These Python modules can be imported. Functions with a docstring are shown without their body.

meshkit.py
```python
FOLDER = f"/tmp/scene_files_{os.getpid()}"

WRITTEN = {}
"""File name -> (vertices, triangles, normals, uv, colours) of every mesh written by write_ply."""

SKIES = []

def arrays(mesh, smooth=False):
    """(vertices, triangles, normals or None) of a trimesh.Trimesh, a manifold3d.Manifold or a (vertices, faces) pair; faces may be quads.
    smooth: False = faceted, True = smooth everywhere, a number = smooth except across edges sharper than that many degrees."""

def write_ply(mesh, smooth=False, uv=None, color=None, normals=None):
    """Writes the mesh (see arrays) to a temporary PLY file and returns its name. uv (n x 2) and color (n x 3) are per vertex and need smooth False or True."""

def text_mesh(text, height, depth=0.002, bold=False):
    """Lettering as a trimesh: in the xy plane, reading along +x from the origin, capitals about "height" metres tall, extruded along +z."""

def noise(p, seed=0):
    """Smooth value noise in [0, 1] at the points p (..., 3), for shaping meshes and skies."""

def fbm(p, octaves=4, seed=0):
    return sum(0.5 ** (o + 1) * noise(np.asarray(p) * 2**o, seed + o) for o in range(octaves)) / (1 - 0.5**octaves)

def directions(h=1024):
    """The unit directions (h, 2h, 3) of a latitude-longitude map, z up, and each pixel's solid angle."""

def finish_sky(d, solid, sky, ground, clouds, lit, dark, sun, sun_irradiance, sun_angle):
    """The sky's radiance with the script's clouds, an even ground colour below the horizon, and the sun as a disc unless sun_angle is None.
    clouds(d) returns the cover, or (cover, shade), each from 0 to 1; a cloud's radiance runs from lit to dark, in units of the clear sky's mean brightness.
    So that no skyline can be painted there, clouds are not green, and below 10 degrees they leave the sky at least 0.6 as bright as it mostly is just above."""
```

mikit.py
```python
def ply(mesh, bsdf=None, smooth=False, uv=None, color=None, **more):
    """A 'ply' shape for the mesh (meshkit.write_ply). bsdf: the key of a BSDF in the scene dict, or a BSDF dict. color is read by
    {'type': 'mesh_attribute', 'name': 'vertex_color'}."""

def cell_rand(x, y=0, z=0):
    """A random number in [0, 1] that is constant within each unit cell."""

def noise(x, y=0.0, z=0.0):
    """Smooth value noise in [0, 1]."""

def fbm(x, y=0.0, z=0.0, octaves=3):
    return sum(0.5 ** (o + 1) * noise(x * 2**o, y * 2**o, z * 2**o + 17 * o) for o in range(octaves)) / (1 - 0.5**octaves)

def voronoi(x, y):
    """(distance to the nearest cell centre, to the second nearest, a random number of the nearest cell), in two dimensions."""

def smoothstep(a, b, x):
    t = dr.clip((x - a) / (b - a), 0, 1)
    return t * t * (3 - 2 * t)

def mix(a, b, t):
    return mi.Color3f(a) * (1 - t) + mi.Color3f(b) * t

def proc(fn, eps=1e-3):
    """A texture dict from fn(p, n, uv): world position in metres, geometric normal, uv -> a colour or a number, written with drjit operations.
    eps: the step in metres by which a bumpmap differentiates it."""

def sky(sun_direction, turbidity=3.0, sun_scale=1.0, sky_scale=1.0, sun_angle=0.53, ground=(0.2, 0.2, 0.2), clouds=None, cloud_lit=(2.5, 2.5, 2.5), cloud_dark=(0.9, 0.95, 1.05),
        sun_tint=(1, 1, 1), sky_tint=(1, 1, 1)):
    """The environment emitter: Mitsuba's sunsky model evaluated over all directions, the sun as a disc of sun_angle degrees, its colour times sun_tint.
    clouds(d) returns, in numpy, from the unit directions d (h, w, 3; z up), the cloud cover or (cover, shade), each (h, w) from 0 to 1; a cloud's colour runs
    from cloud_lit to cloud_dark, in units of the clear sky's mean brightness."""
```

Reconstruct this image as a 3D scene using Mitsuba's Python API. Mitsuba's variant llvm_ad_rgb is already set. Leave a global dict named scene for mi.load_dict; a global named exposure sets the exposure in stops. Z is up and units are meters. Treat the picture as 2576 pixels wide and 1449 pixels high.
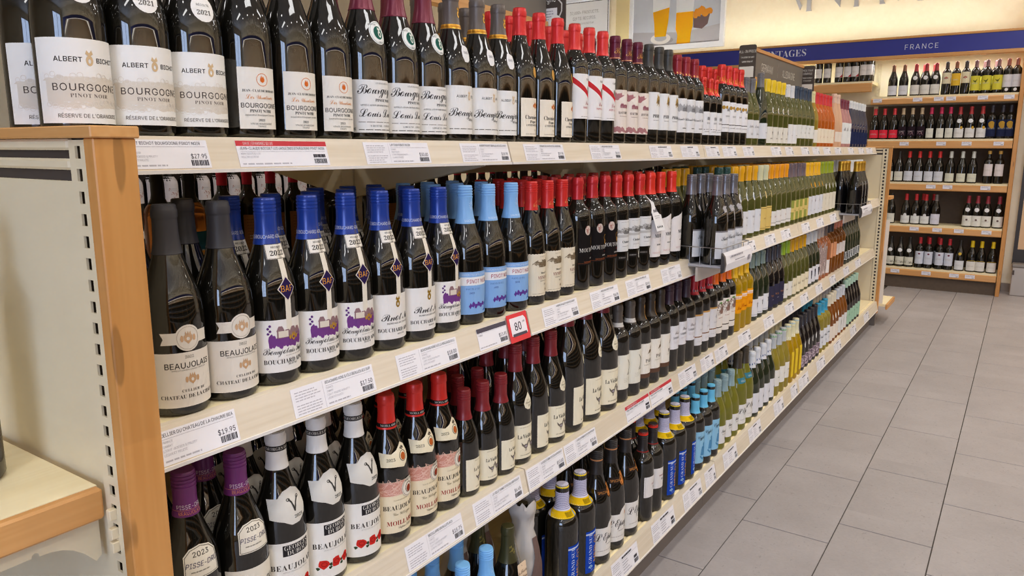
"""Wine shop aisle: a long gondola of bottles on the left, a lit wall unit at the far end, grey tiled floor."""
import math, random
import numpy as np
import trimesh
import mapbox_earcut
import shapely
from shapely import affinity
from shapely.geometry import Polygon, Point, box, LineString
from shapely.ops import unary_union
import drjit as dr
import mitsuba as mi
import mikit

T = mi.ScalarTransform4f
scene, labels = {}, {}

# ---------------------------------------------------------------- camera, lights, exposure
CAM = np.array([0.0, 0.0, 1.35])
YAW, PITCH, ROLL, FOCAL = math.radians(34.2433), math.radians(-10.5466), math.radians(0.1145), 1880.16 / 2576
fw = np.array([math.cos(YAW) * math.cos(PITCH), math.sin(YAW) * math.cos(PITCH), math.sin(PITCH)])
rt = np.array([math.sin(YAW), -math.cos(YAW), 0.0])
up = np.cross(rt, fw)
up = -math.sin(ROLL) * rt + math.cos(ROLL) * up
scene['camera'] = {'type': 'perspective', 'fov_axis': 'x', 'fov': math.degrees(2 * math.atan(0.5 / FOCAL)), 'near_clip': 0.02, 'far_clip': 100.0,
                   'to_world': T().look_at(origin=CAM.tolist(), target=(CAM + fw).tolist(), up=up.tolist())}
exposure = -0.36

CEIL = 3.3
WARM, COOL = (1.0, 0.94, 0.84), (1.0, 0.985, 0.97)
def lamp(key, c, sx, sy, rgb, label, cat):
    """A ceiling lamp: its glowing face looks down."""
    scene[key + '__diffuser'] = {'type': 'rectangle', 'to_world': T().translate([c[0], c[1], c[2]]).rotate([1, 0, 0], 180).scale([sx / 2, sy / 2, 1]),
                                 'bsdf': {'type': 'diffuse', 'reflectance': {'type': 'rgb', 'value': [.7, .7, .7]}},
                                 'emitter': {'type': 'area', 'radiance': {'type': 'rgb', 'value': list(rgb)}}}
    labels[key] = {'label': label, 'category': cat}
LAMPS = []
ORD = ['first', 'second', 'third', 'fourth', 'fifth', 'sixth', 'seventh']
k = 0
for y, where in ((-0.75, 'over the aisle'), (2.9, 'behind the gondola')):
    for i, x in enumerate((-1.6, 0.9, 3.4, 5.9)):
        key = 'ceiling_light' + (f'_{k:03d}' if k else ''); k += 1
        LAMPS.append((key, x, y))
        lamp(key, (x, y, CEIL - 0.02), 1.2, 0.3, [13.0 * v for v in COOL], f'{ORD[i]} long ceiling light {where}, counted from the near end', 'ceiling light')
k = 0
for y, where in ((0.15, 'nearest the gondola'), (-1.55, 'in the middle of the aisle')):
    for i, x in enumerate((-0.9, 0.3, 1.7, 3.1, 4.5, 5.9, 7.2)):
        key = 'spotlight' + (f'_{k:03d}' if k else ''); k += 1
        LAMPS.append((key, x, y))
        lamp(key, (x, y, CEIL - 0.06), 0.15, 0.15, [160.0 * v for v in WARM], f'{ORD[i]} ceiling spotlight {where}, counted from the near end', 'spotlight')
for key, z, rot, pw, lab in (('led_strip', 2.215, 180, 46.0, 'LED strip under the blue fascia, lighting the top wall shelf'), ('led_strip_001', 2.406, 0, 34.0, 'LED strip behind the fascia top, washing the wall above')):
    scene[key] = {'type': 'rectangle', 'to_world': T().translate([8.30, 3.1, z]).rotate([1, 0, 0], rot).scale([.03, 2.95, 1]),
                  'bsdf': {'type': 'diffuse', 'reflectance': {'type': 'rgb', 'value': [.7, .7, .7]}},
                  'emitter': {'type': 'area', 'radiance': {'type': 'rgb', 'value': [pw * v for v in WARM]}}}
    labels[key] = {'label': lab, 'category': 'light strip'}

for key, z, rot, pw, lab in (('led_strip_002', 2.21, 180, 26.0, 'LED strip under the fascia across the aisle'), ('led_strip_003', 2.42, 0, 30.0, 'LED strip on the fascia across the aisle')):
    scene[key] = {'type': 'rectangle', 'to_world': T().translate([2.4, -3.1, z]).rotate([1, 0, 0], rot).scale([5.4, .03, 1]),
                  'bsdf': {'type': 'diffuse', 'reflectance': {'type': 'rgb', 'value': [.7, .7, .7]}},
                  'emitter': {'type': 'area', 'radiance': {'type': 'rgb', 'value': [pw * v for v in WARM]}}}
    labels[key] = {'label': lab, 'category': 'light strip'}

# ---------------------------------------------------------------- materials
def lin(c):
    if isinstance(c, str):
        c = [int(c[i:i + 2], 16) / 255 for i in (0, 2, 4)]
    return [x / 12.92 if x <= .04045 else ((x + .055) / 1.055) ** 2.4 for x in c]
def rgb(c):
    return {'type': 'rgb', 'value': [round(v, 4) for v in lin(c)]}
def paper(c):
    key = 'paper_' + c
    if key not in scene:
        scene[key] = {'type': 'twosided', 'bsdf': {'type': 'diffuse', 'reflectance': rgb(c)}}
    return key
def gloss(c, rough=.3, spec=.5, metal=0.0, coat=0.0):
    key = f'gloss_{c}_{int(rough * 100)}_{int(metal * 100)}_{int(coat * 100)}'
    if key not in scene:
        d = {'type': 'principled', 'base_color': rgb(c), 'roughness': rough, 'specular': spec, 'metallic': metal}
        if coat:
            d.update(clearcoat=coat, clearcoat_gloss=.95)
        scene[key] = {'type': 'twosided', 'bsdf': d}
    return key
def clear(c, trans=.75, rough=.06):
    key = 'clear_' + c
    if key not in scene:
        scene[key] = {'type': 'principled', 'base_color': rgb(c), 'roughness': rough, 'spec_trans': trans, 'eta': 1.4}
    return key
def glassy(c):
    key = 'glass_' + c
    scene[key] = {'type': 'principled', 'base_color': rgb(c), 'roughness': .035, 'eta': 1.7}
    return key
def grain(c0, c1, axis, scale=1.0, rough=.4, knots=False):
    """Wood: fine fibres along an axis of the world (0 x, 1 y, 2 z)."""
    a, b = mi.Color3f(*lin(c0)), mi.Color3f(*lin(c1))
    def fn(p, n, uv):
        q = [p.x, p.y, p.z]
        l = q.pop(axis)
        w = mikit.fbm(q[0] * 9 * scale + 3, q[1] * 9 * scale, l * 1.3 * scale, 3)
        f = mikit.fbm(q[0] * 160 * scale, q[1] * 160 * scale, l * 5 * scale, 2)
        t = mikit.smoothstep(.15, .95, .45 * mikit.noise((w * 7 + q[0] * 10) * scale, q[1] * 10 * scale, l * 2.5) + .55 * f)
        c = a * (1 - t) + b * t
        if knots:
            s = mikit.smoothstep(.80, .87, mikit.noise(q[0] * 46, q[1] * 46, l * 9))
            c = c * (1 - .35 * s)
        return c
    return {'type': 'principled', 'base_color': mikit.proc(fn), 'roughness': rough, 'specular': .4}
scene['maple_z'] = grain('bd8244', 'cf9758', 2, 1.0, .38, True)
scene['maple_y'] = grain('c68d50', 'd5a268', 1, 1.0, .4)
scene['maple_x'] = grain('c68d50', 'd5a268', 0, 1.0, .4)
scene['pale_x'] = grain('ddd2c0', 'cdbfa8', 0, 1.2, .45)
scene['shelf_top'] = grain('efe2bd', 'e6d5aa', 0, .7, .5)
scene['cream_steel'] = {'type': 'principled', 'base_color': rgb('dfd2b4'), 'roughness': .42, 'specular': .4}
def wallfn(p, n, uv):
    t = mikit.fbm(p.y * 30, p.z * 30, p.x * 30, 2)
    return mikit.mix(lin('efe4cc'), lin('ebdfc5'), t)
scene['cream_wall'] = {'type': 'twosided', 'bsdf': {'type': 'diffuse', 'reflectance': mikit.proc(wallfn)}}
def tilefn(p, n, uv):
    cell = mikit.cell_rand(dr.floor(p.x / .594 + .1), dr.floor((p.y - .739) / .302), 3)
    t = mikit.fbm(p.x * 5 + cell * 37, p.y * 5 + cell * 11, 0, 4)
    s = mikit.fbm(p.x * 150, p.y * 150, 0, 2)
    c = mikit.mix(lin('928c8c'), lin('a9a3a3'), .75 * t + .25 * s)
    speck = mikit.smoothstep(.90, .93, mikit.noise(p.x * 120, p.y * 120, 5))
    return c * (.97 + .05 * cell) * (1 - .15 * speck)
scene['floor_tile'] = {'type': 'principled', 'base_color': mikit.proc(tilefn), 'roughness': .42, 'specular': .35}
scene['grout'] = {'type': 'diffuse', 'reflectance': rgb('5a534d')}
def fabricfn(p, n, uv):
    return mikit.mix(lin('5c5148'), lin('66594f'), mikit.fbm(p.y * 60, p.z * 60, p.x * 60, 2))
scene['taupe'] = {'type': 'twosided', 'bsdf': {'type': 'diffuse', 'reflectance': mikit.proc(fabricfn)}}
scene['kick'] = {'type': 'principled', 'base_color': rgb('6b625c'), 'roughness': .5, 'specular': .3}
scene['navy'] = {'type': 'principled', 'base_color': rgb('2a2f86'), 'roughness': .35, 'specular': .4}
scene['greyboard'] = {'type': 'principled', 'base_color': rgb('6f6a64'), 'roughness': .5, 'specular': .3}
scene['blackboard'] = {'type': 'principled', 'base_color': rgb('4c4440'), 'roughness': .5, 'specular': .3}
scene['chrome'] = {'type': 'principled', 'base_color': rgb('b4b6ba'), 'roughness': .25, 'metallic': .9}
scene['silver'] = {'type': 'principled', 'base_color': rgb('b9b9bb'), 'roughness': .35, 'metallic': .5}
for key in ('maple_z', 'maple_y', 'maple_x', 'pale_x', 'shelf_top', 'cream_steel', 'kick', 'navy', 'greyboard', 'blackboard', 'chrome', 'silver'):
    scene[key] = {'type': 'twosided', 'bsdf': scene[key]}
# colours of bottle glass as filled: red wine reads black, white wine olive
GLASS = {'red': glassy('0f0e0b'), 'olive': glassy('484a20'), 'oliveclear': clear('a09c3c', .55), 'green': glassy('1c2516'), 'black': glassy('0b0b0e'), 'ink': glassy('1f2440'),
         'yellow': clear('f2c21e', .6), 'amber': clear('c87830', .7), 'rose': clear('f0905a', .6), 'orange': clear('ff8a34', .6), 'pink': clear('f4b4b0', .5), 'frost': clear('f6c6a0', .3, .3), 'straw': clear('dcc650', .65)}

# ---------------------------------------------------------------- geometry helpers
def ply(mesh, mat, smooth=False):
    return mikit.ply(mesh, mat, smooth=smooth)
def numbered(name):
    if not any(k == name or k.startswith(name + '__') for k in scene):
        return name
    i = COUNT.get(name, 0)
    while True:
        i += 1
        key = f'{name}_{i:03d}'
        if key not in USED and key not in scene:
            COUNT[name] = i; USED.add(key)
            return key
COUNT, USED = {}, set()
FIRST = set()
def new(name):
    """A fresh key: name, name_001, name_002 ..."""
    if name not in FIRST:
        FIRST.add(name)
        return name
    COUNT[name] = COUNT.get(name, 0) + 1
    return f'{name}_{COUNT[name]:03d}'
def put(key, mesh, mat, smooth=False):
    key = new(key)
    scene[key] = ply(mesh, mat, smooth)
    return key
def tag(key, label, cat=None, group=None, kind=None):
    d = labels.setdefault(key, {})
    d['label'] = label
    if cat: d['category'] = cat
    if group: d['group'] = group
    if kind: d['kind'] = kind
def struct(name, mesh, mat, label, smooth=False):
    scene[name] = ply(mesh, mat, smooth)
    labels[name] = {'kind': 'structure', 'label': label}
    return name
def cat(ms):
    ms = [m if isinstance(m, trimesh.Trimesh) else trimesh.Trimesh(m[0], m[1], process=False) for m in ms if m is not None and len(m.faces if isinstance(m, trimesh.Trimesh) else m[1])]
    return trimesh.util.concatenate(ms)
def bx(x0, x1, y0, y1, z0, z1, b=0.0):
    """A box, its edges chamfered by b."""
    if b <= 0:
        m = trimesh.creation.box((x1 - x0, y1 - y0, z1 - z0))
    else:
        h = np.array([x1 - x0, y1 - y0, z1 - z0]) / 2
        pts = []
        for s in np.ndindex(2, 2, 2):
            sg = np.array(s) * 2 - 1
            for a in range(3):
                q = sg * (h - b); q[a] = sg[a] * h[a]
                pts.append(q)
        m = trimesh.convex.convex_hull(np.array(pts))
    m.apply_translation([(x0 + x1) / 2, (y0 + y1) / 2, (z0 + z1) / 2])
    return m
def prism(poly, t, M):
    """The polygon (u, v) given a thickness t along w; M maps (u, v, w) to the world."""
    m = trimesh.creation.extrude_polygon(poly, t, engine='earcut')
    v = np.asarray(m.vertices) @ np.asarray(M[0]) + np.asarray(M[1])
    f = m.faces if np.linalg.det(np.asarray(M[0])) > 0 else m.faces[:, ::-1]
    return trimesh.Trimesh(v, f, process=False)
def rod(a, b, r, n=8):
    a, b = np.asarray(a, float), np.asarray(b, float)
    return trimesh.creation.cylinder(r, segment=[a, b], sections=n)
def lathe(pts, n):
    """Turned body: pts are (radius, height) from the bottom axis to the top axis."""
    pts = [(max(r, 0.0), z) for r, z in pts]
    a = np.arange(n) * 2 * np.pi / n
    v, f, rings = [], [], []
    for r, z in pts:
        if r < 1e-6:
            rings.append([len(v)]); v.append((0, 0, z))
        else:
            rings.append(list(range(len(v), len(v) + n)))
            v += [(r * math.cos(t), r * math.sin(t), z) for t in a]
    for A, B in zip(rings, rings[1:]):
        for i in range(n):
            j = (i + 1) % n
            if len(A) == 1 and len(B) == 1: continue
            if len(A) == 1: f.append((A[0], B[j], B[i]))
            elif len(B) == 1: f.append((A[i], A[j], B[0]))
            else: f += [(A[i], A[j], B[j]), (A[i], B[j], B[i])]
    return trimesh.Trimesh(np.array(v), np.array(f), process=False)
def ear(poly):
    if poly.is_empty or poly.area < 1e-10:
        return None
    ext = np.array(poly.exterior.coords)[:-1]
    if not poly.exterior.is_ccw: ext = ext[::-1]
    rings, ends = [ext], [len(ext)]
    for h in poly.interiors:
        c = np.array(h.coords)[:-1]
        rings.append(c if not h.is_ccw else c[::-1]); ends.append(ends[-1] + len(c))
    v = np.vstack(rings)
    f = mapbox_earcut.triangulate_float64(v, np.array(ends, np.uint32)).reshape(-1, 3)
    if not len(f): return None
    d1, d2 = v[f[:, 1]] - v[f[:, 0]], v[f[:, 2]] - v[f[:, 0]]
    neg = d1[:, 0] * d2[:, 1] - d1[:, 1] * d2[:, 0] < 0
    f = f.astype(int); f[neg] = f[neg][:, ::-1]
    return v, f
def polys(g):
    return [p for p in getattr(g, 'geoms', [g]) if isinstance(p, Polygon) and p.area > 1e-10]
def tri(g, cell=None, vcell=None):
    """Triangles of a plane shape, cut into cells where it will be bent."""
    out = []
    for p in polys(g):
        x0, y0, x1, y1 = p.bounds
        nx = max(1, math.ceil((x1 - x0) / cell)) if cell else 1
        ny = max(1, math.ceil((y1 - y0) / vcell)) if vcell else 1
        if nx * ny == 1:
            out.append(ear(p)); continue
        for i in range(nx):
            for j in range(ny):
                c = box(x0 + (x1 - x0) * i / nx, y0 + (y1 - y0) * j / ny, x0 + (x1 - x0) * (i + 1) / nx, y0 + (y1 - y0) * (j + 1) / ny)
                for q in polys(p.intersection(c)):
                    out.append(ear(q))
    out = [o for o in out if o]
    if not out: return None
    off, V, F = 0, [], []
    for v, f in out:
        V.append(v); F.append(f + off); off += len(v)
    return np.vstack(V), np.vstack(F)

# ---------------------------------------------------------------- lettering: outlines of three alphabets
FONT_SRC = {
    'sans': (44, {
'A': [42, [2,0,17,43,18,44,24,44,40,0,34,0,30,12,12,12,8,0], [21,39,14,17,28,17]],
'B': [39, [5,44,25,44,30,42,33,39,34,34,34,29,31,25,27,23,31,21,34,19,36,15,36,10,34,5,31,2,24,0,5,0], [11,20,11,5,25,5,28,6,30,9,31,13,29,17,27,19,24,20], [11,25,22,25,26,26,27,28,29,31,29,34,28,36,26,38,23,39,11,39]],
'C': [44, [4,19,4,25,5,33,8,38,11,41,16,43,20,45,25,45,30,43,35,41,37,39,39,35,41,30,35,30,34,34,31,37,26,39,21,39,19,39,14,36,10,30,9,25,9,17,12,10,15,7,21,5,26,5,30,6,33,9,35,14,41,14,40,10,38,7,35,3,31,1,27,0,20,-1,13,2,7,8,5,13]],
'D': [44, [5,44,23,44,27,43,33,40,36,36,39,32,40,27,40,17,37,8,33,5,30,2,22,0,5,0], [11,5,21,5,25,6,29,8,32,10,33,13,35,19,35,25,34,29,31,35,26,38,22,39,11,39]],
'E': [36, [5,44,32,44,32,39,11,39,11,25,31,25,31,20,11,20,11,5,33,5,33,0,5,0]],
'F': [36, [5,44,32,44,32,39,11,39,11,24,30,24,30,19,11,19,11,0,5,0]],
'G': [45, [4,19,4,27,6,34,10,40,16,43,20,45,25,45,30,44,35,41,37,38,40,34,41,30,35,30,33,34,29,38,25,39,21,39,19,39,14,36,10,30,9,25,9,19,11,13,12,10,15,7,20,5,25,5,30,6,33,9,36,14,36,17,24,17,24,22,41,22,41,15,40,10,38,6,35,3,31,1,26,-1,20,-1,13,2,8,6,6,10]],
'H': [45, [5,44,11,44,11,25,34,25,34,44,40,44,40,0,34,0,34,20,11,20,11,0,5,0]],
'I': [27, [3,5,11,5,11,39,3,39,3,44,24,44,24,39,16,39,16,5,24,5,24,0,3,0]],
'J': [35, [3,10,3,15,9,15,9,9,12,5,14,4,18,4,20,5,22,7,24,11,24,44,29,44,29,10,27,4,24,1,20,0,14,-1,11,0,8,1,5,4]],
'L': [34, [5,44,11,44,11,5,31,5,31,0,5,0]],
'M': [55, [5,44,14,44,28,7,41,44,49,44,49,0,44,0,44,37,30,0,25,0,11,36,11,0,5,0]],
'N': [45, [5,44,12,44,34,8,35,44,40,44,40,0,33,0,33,1,11,36,11,0,5,0]],
'O': [46, [4,19,4,27,7,36,11,41,17,44,20,45,26,45,33,42,38,38,41,31,42,25,42,19,41,13,38,6,35,3,30,1,26,-1,20,-1,16,1,11,3,7,8,5,13], [9,25,10,14,11,12,16,6,21,5,26,5,30,6,35,12,37,17,37,25,35,32,31,37,28,39,21,39,16,38,12,34,10,30]],
'P': [39, [5,44,23,44,27,43,33,39,34,36,35,32,35,28,34,24,33,21,30,18,23,16,11,16,11,0,5,0], [11,21,23,21,27,23,29,25,30,28,30,33,28,36,26,38,23,39,11,39]],
'R': [39, [5,44,23,44,28,43,33,39,34,37,35,33,35,27,33,22,27,18,37,0,30,0,21,17,11,17,11,0,5,0], [11,23,22,22,25,23,28,24,29,26,30,29,30,32,29,36,26,38,23,39,11,39]],
'S': [39, [5,6,3,11,9,11,9,9,11,7,14,5,17,4,23,5,26,6,29,8,30,10,30,13,29,15,25,18,13,21,8,24,5,28,5,34,7,39,10,42,14,44,17,44,24,44,27,43,31,41,34,36,35,33,29,33,28,36,25,38,22,39,18,39,14,39,12,37,10,34,10,31,11,29,13,27,27,23,31,20,33,18,35,14,35,10,33,4,30,2,25,0,22,-1,14,-1,8,2]],
'T': [39, [3,44,36,44,36,39,23,39,23,0,17,0,17,39,3,39]],
'U': [45, [5,44,11,44,11,14,12,11,13,9,16,6,21,5,24,5,30,7,33,11,34,14,34,44,40,44,40,13,38,7,34,3,31,1,27,0,20,-1,12,2,8,5,7,8,5,13]],
'V': [42, [2,44,8,44,21,5,34,43,34,44,40,44,24,0,17,0]],
'W': [59, [14,0,2,44,7,44,8,43,17,7,26,43,27,44,33,44,43,7,52,44,58,44,46,0,39,0,30,36,20,0]],
'X': [41, [2,0,17,23,3,44,9,44,20,27,32,44,38,44,24,23,39,0,33,0,20,18,8,0]],
'Y': [41, [18,18,2,44,8,44,9,43,21,23,33,44,39,44,24,18,24,0,18,0]],
'Z': [38, [4,39,4,44,34,44,34,40,11,5,34,5,34,0,4,0,4,4,27,39]],
'a': [34, [3,7,3,13,6,17,11,18,22,20,24,21,24,24,23,26,21,28,19,29,13,28,11,26,9,24,4,25,4,27,7,30,11,33,18,33,24,32,27,30,29,27,29,24,29,0,24,0,24,4,21,1,18,0,16,-1,10,-1,7,1,5,3], [8,8,10,5,13,4,17,4,20,5,22,7,23,9,24,16,11,14,8,11]],
'b': [37, [5,44,10,44,10,28,13,32,15,33,22,33,27,31,30,28,33,24,34,19,33,9,30,5,26,1,22,-1,16,0,13,2,10,5,10,0,5,0], [10,21,11,10,12,8,14,5,17,4,21,4,25,6,27,10,28,14,28,21,26,26,23,28,21,29,17,29,13,26]],
'c': [34, [3,14,3,19,5,25,6,28,11,32,16,33,23,33,27,31,31,26,31,24,26,23,25,26,22,28,20,29,16,29,12,26,9,21,8,14,9,11,11,8,13,5,16,4,22,5,25,8,26,10,31,9,29,4,24,0,20,-1,16,-1,9,2,5,7]],
'd': [37, [3,14,3,19,4,24,7,30,10,32,13,33,19,33,24,32,27,28,27,44,32,44,32,0,27,0,27,5,24,2,20,0,15,-1,11,1,6,5,5,8], [9,14,10,9,13,5,16,4,20,4,23,5,25,9,27,13,27,20,24,26,20,29,16,29,13,27,11,25,9,21]],
'e': [35, [3,14,3,19,4,24,7,29,9,31,12,33,19,34,24,33,28,30,31,25,32,19,32,15,8,15,9,12,11,8,15,5,22,5,26,7,26,9,32,8,29,3,25,1,21,-1,16,-1,10,2,5,7], [10,25,9,19,27,20,26,23,24,26,22,28,19,29,16,29,12,27]],
'g': [37, [3,14,3,20,4,24,6,28,9,31,13,33,19,33,24,32,27,28,27,33,32,33,32,-3,31,-7,28,-11,22,-13,15,-13,11,-12,8,-10,5,-8,5,-6,8,-4,9,-4,12,-7,15,-8,20,-8,25,-6,27,-2,27,6,26,6,24,2,20,1,15,1,12,1,9,3,6,6,4,10], [8,19,10,10,13,6,16,5,20,5,23,7,25,9,27,14,27,20,25,25,22,28,20,29,16,29,13,27,11,25,9,22]],
'i': [15, [4,41,4,44,6,46,9,45,11,43,11,40,8,39,5,39], [5,33,10,33,10,0,5,0]],
'l': [17, [5,44,10,44,10,7,12,5,15,5,16,0,9,0,6,2,5,4]],
'm': [53, [5,33,10,33,10,28,13,32,18,34,23,33,26,31,27,28,30,31,35,33,41,33,45,31,48,27,48,24,48,0,43,0,43,24,41,27,37,29,33,28,30,26,29,24,29,0,24,0,24,24,21,28,18,29,16,29,13,28,11,25,10,23,10,0,5,0]],
'n': [35, [5,33,10,33,10,28,13,31,18,33,24,33,28,30,30,27,31,24,31,0,25,0,25,23,24,26,22,28,20,29,15,28,11,25,10,22,10,0,5,0]],
'o': [36, [3,14,3,21,5,26,9,31,13,33,20,33,24,33,27,31,30,28,32,24,33,18,33,12,32,9,30,5,27,2,24,0,20,-1,16,-1,11,1,5,7], [9,14,10,9,14,5,20,4,23,5,26,8,28,14,27,20,26,24,23,27,20,29,16,29,13,27,10,24,9,21]],
'p': [37, [5,33,10,33,10,28,13,32,15,33,17,33,24,33,28,31,31,27,33,24,34,19,34,14,33,8,30,5,27,1,22,-1,16,0,13,2,10,5,10,-12,5,-12], [10,20,11,10,13,6,17,4,23,5,25,7,28,11,28,19,27,23,26,26,22,28,16,28,14,27,11,24]],
'r': [23, [5,33,10,33,10,28,11,30,15,33,21,33,21,28,15,28,12,26,10,23,10,0,5,0]],
's': [32, [3,7,4,8,8,9,10,6,14,4,18,4,23,6,23,8,24,10,22,13,10,16,6,19,4,22,4,26,5,29,8,31,13,33,20,33,26,30,28,27,28,25,24,24,22,27,20,28,15,29,12,28,10,26,10,23,10,22,12,20,23,17,27,14,29,11,29,8,27,3,24,1,20,0,12,0,7,2,5,4]],
't': [20, [0,29,0,33,5,33,5,41,11,41,11,33,17,33,17,29,11,28,11,7,12,6,13,5,17,5,18,0,17,0,11,0,8,1,6,4,5,6,5,28]],
'u': [36, [5,33,10,33,10,10,11,7,14,5,19,5,22,6,24,8,26,12,26,33,31,33,31,0,26,0,26,5,22,2,18,0,11,0,7,3,5,10]],
'x': [33, [2,0,13,17,3,33,9,33,17,20,24,33,30,33,20,17,31,0,25,0,16,13,8,0]],
'0': [39, [4,18,4,26,6,34,8,38,11,42,16,44,21,45,27,43,31,39,34,32,35,26,35,18,33,8,31,5,28,2,25,0,22,-1,17,-1,13,1,9,4,6,8], [10,17,11,11,13,7,15,5,18,4,22,5,25,6,27,8,29,15,30,26,27,35,23,39,21,40,16,39,12,35,10,26]],
'1': [39, [7,0,7,5,18,5,18,38,18,39,8,31,8,37,17,44,24,44,24,5,34,5,34,0]],
'2': [39, [5,0,5,4,23,24,26,27,27,30,27,34,26,36,24,39,22,39,17,40,13,38,11,35,11,32,5,32,6,37,10,42,14,44,17,45,25,44,28,42,31,38,33,34,32,29,28,22,13,5,33,5,33,0]],
'3': [39, [5,6,4,11,9,11,10,8,13,5,16,4,21,4,25,6,27,8,28,11,27,16,25,19,20,21,14,21,14,26,24,39,6,39,6,44,32,44,32,40,31,39,20,26,20,25,25,24,28,23,31,20,33,17,33,10,32,7,30,4,27,2,23,0,14,0,11,1,7,3]],
'4': [39, [3,9,3,13,20,44,26,44,9,14,24,14,24,27,30,27,30,14,35,14,36,9,30,9,30,0,24,0,24,9]],
'5': [39, [7,6,5,11,11,11,11,8,14,6,17,4,21,4,24,5,26,8,28,12,28,15,27,19,25,22,22,23,17,24,14,23,11,21,6,22,9,44,32,44,32,39,13,39,12,29,12,27,18,29,23,28,27,27,31,24,33,20,34,16,33,10,31,5,29,3,26,1,21,-1,17,-1,12,1,9,3]],
'6': [39, [6,12,6,16,7,21,10,27,22,44,28,44,16,26,19,27,24,27,28,25,31,23,33,19,34,15,33,10,31,5,28,2,24,0,17,-1,15,0,12,2,9,4,7,7], [11,16,12,8,15,6,18,4,22,4,25,6,27,9,28,12,28,17,26,20,24,22,21,23,17,23,13,19]],
'7': [39, [5,39,5,44,34,44,34,39,14,0,8,0,28,39]],
'8': [39, [5,10,5,15,6,18,10,22,13,23,9,25,6,30,6,36,9,40,13,43,18,45,23,44,29,41,32,37,33,31,30,26,26,23,30,21,33,19,34,16,35,10,33,5,30,2,25,0,22,-1,15,0,9,2,6,5], [10,10,12,7,15,5,22,4,26,6,28,8,29,10,29,13,27,17,25,19,22,20,17,20,14,19,11,16,10,14], [11,31,12,29,15,26,18,25,21,25,24,26,26,28,27,31,27,34,26,37,24,39,21,40,18,40,13,37,12,35]],
'9': [39, [6,28,6,34,8,38,10,41,15,44,21,45,26,43,31,39,33,36,34,28,32,23,30,17,17,0,12,0,12,1,23,18,17,17,11,19,8,23], [11,32,12,25,15,22,18,21,22,21,25,23,28,26,28,29,28,33,26,37,24,39,21,40,17,39,14,38,12,36]],
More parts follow.
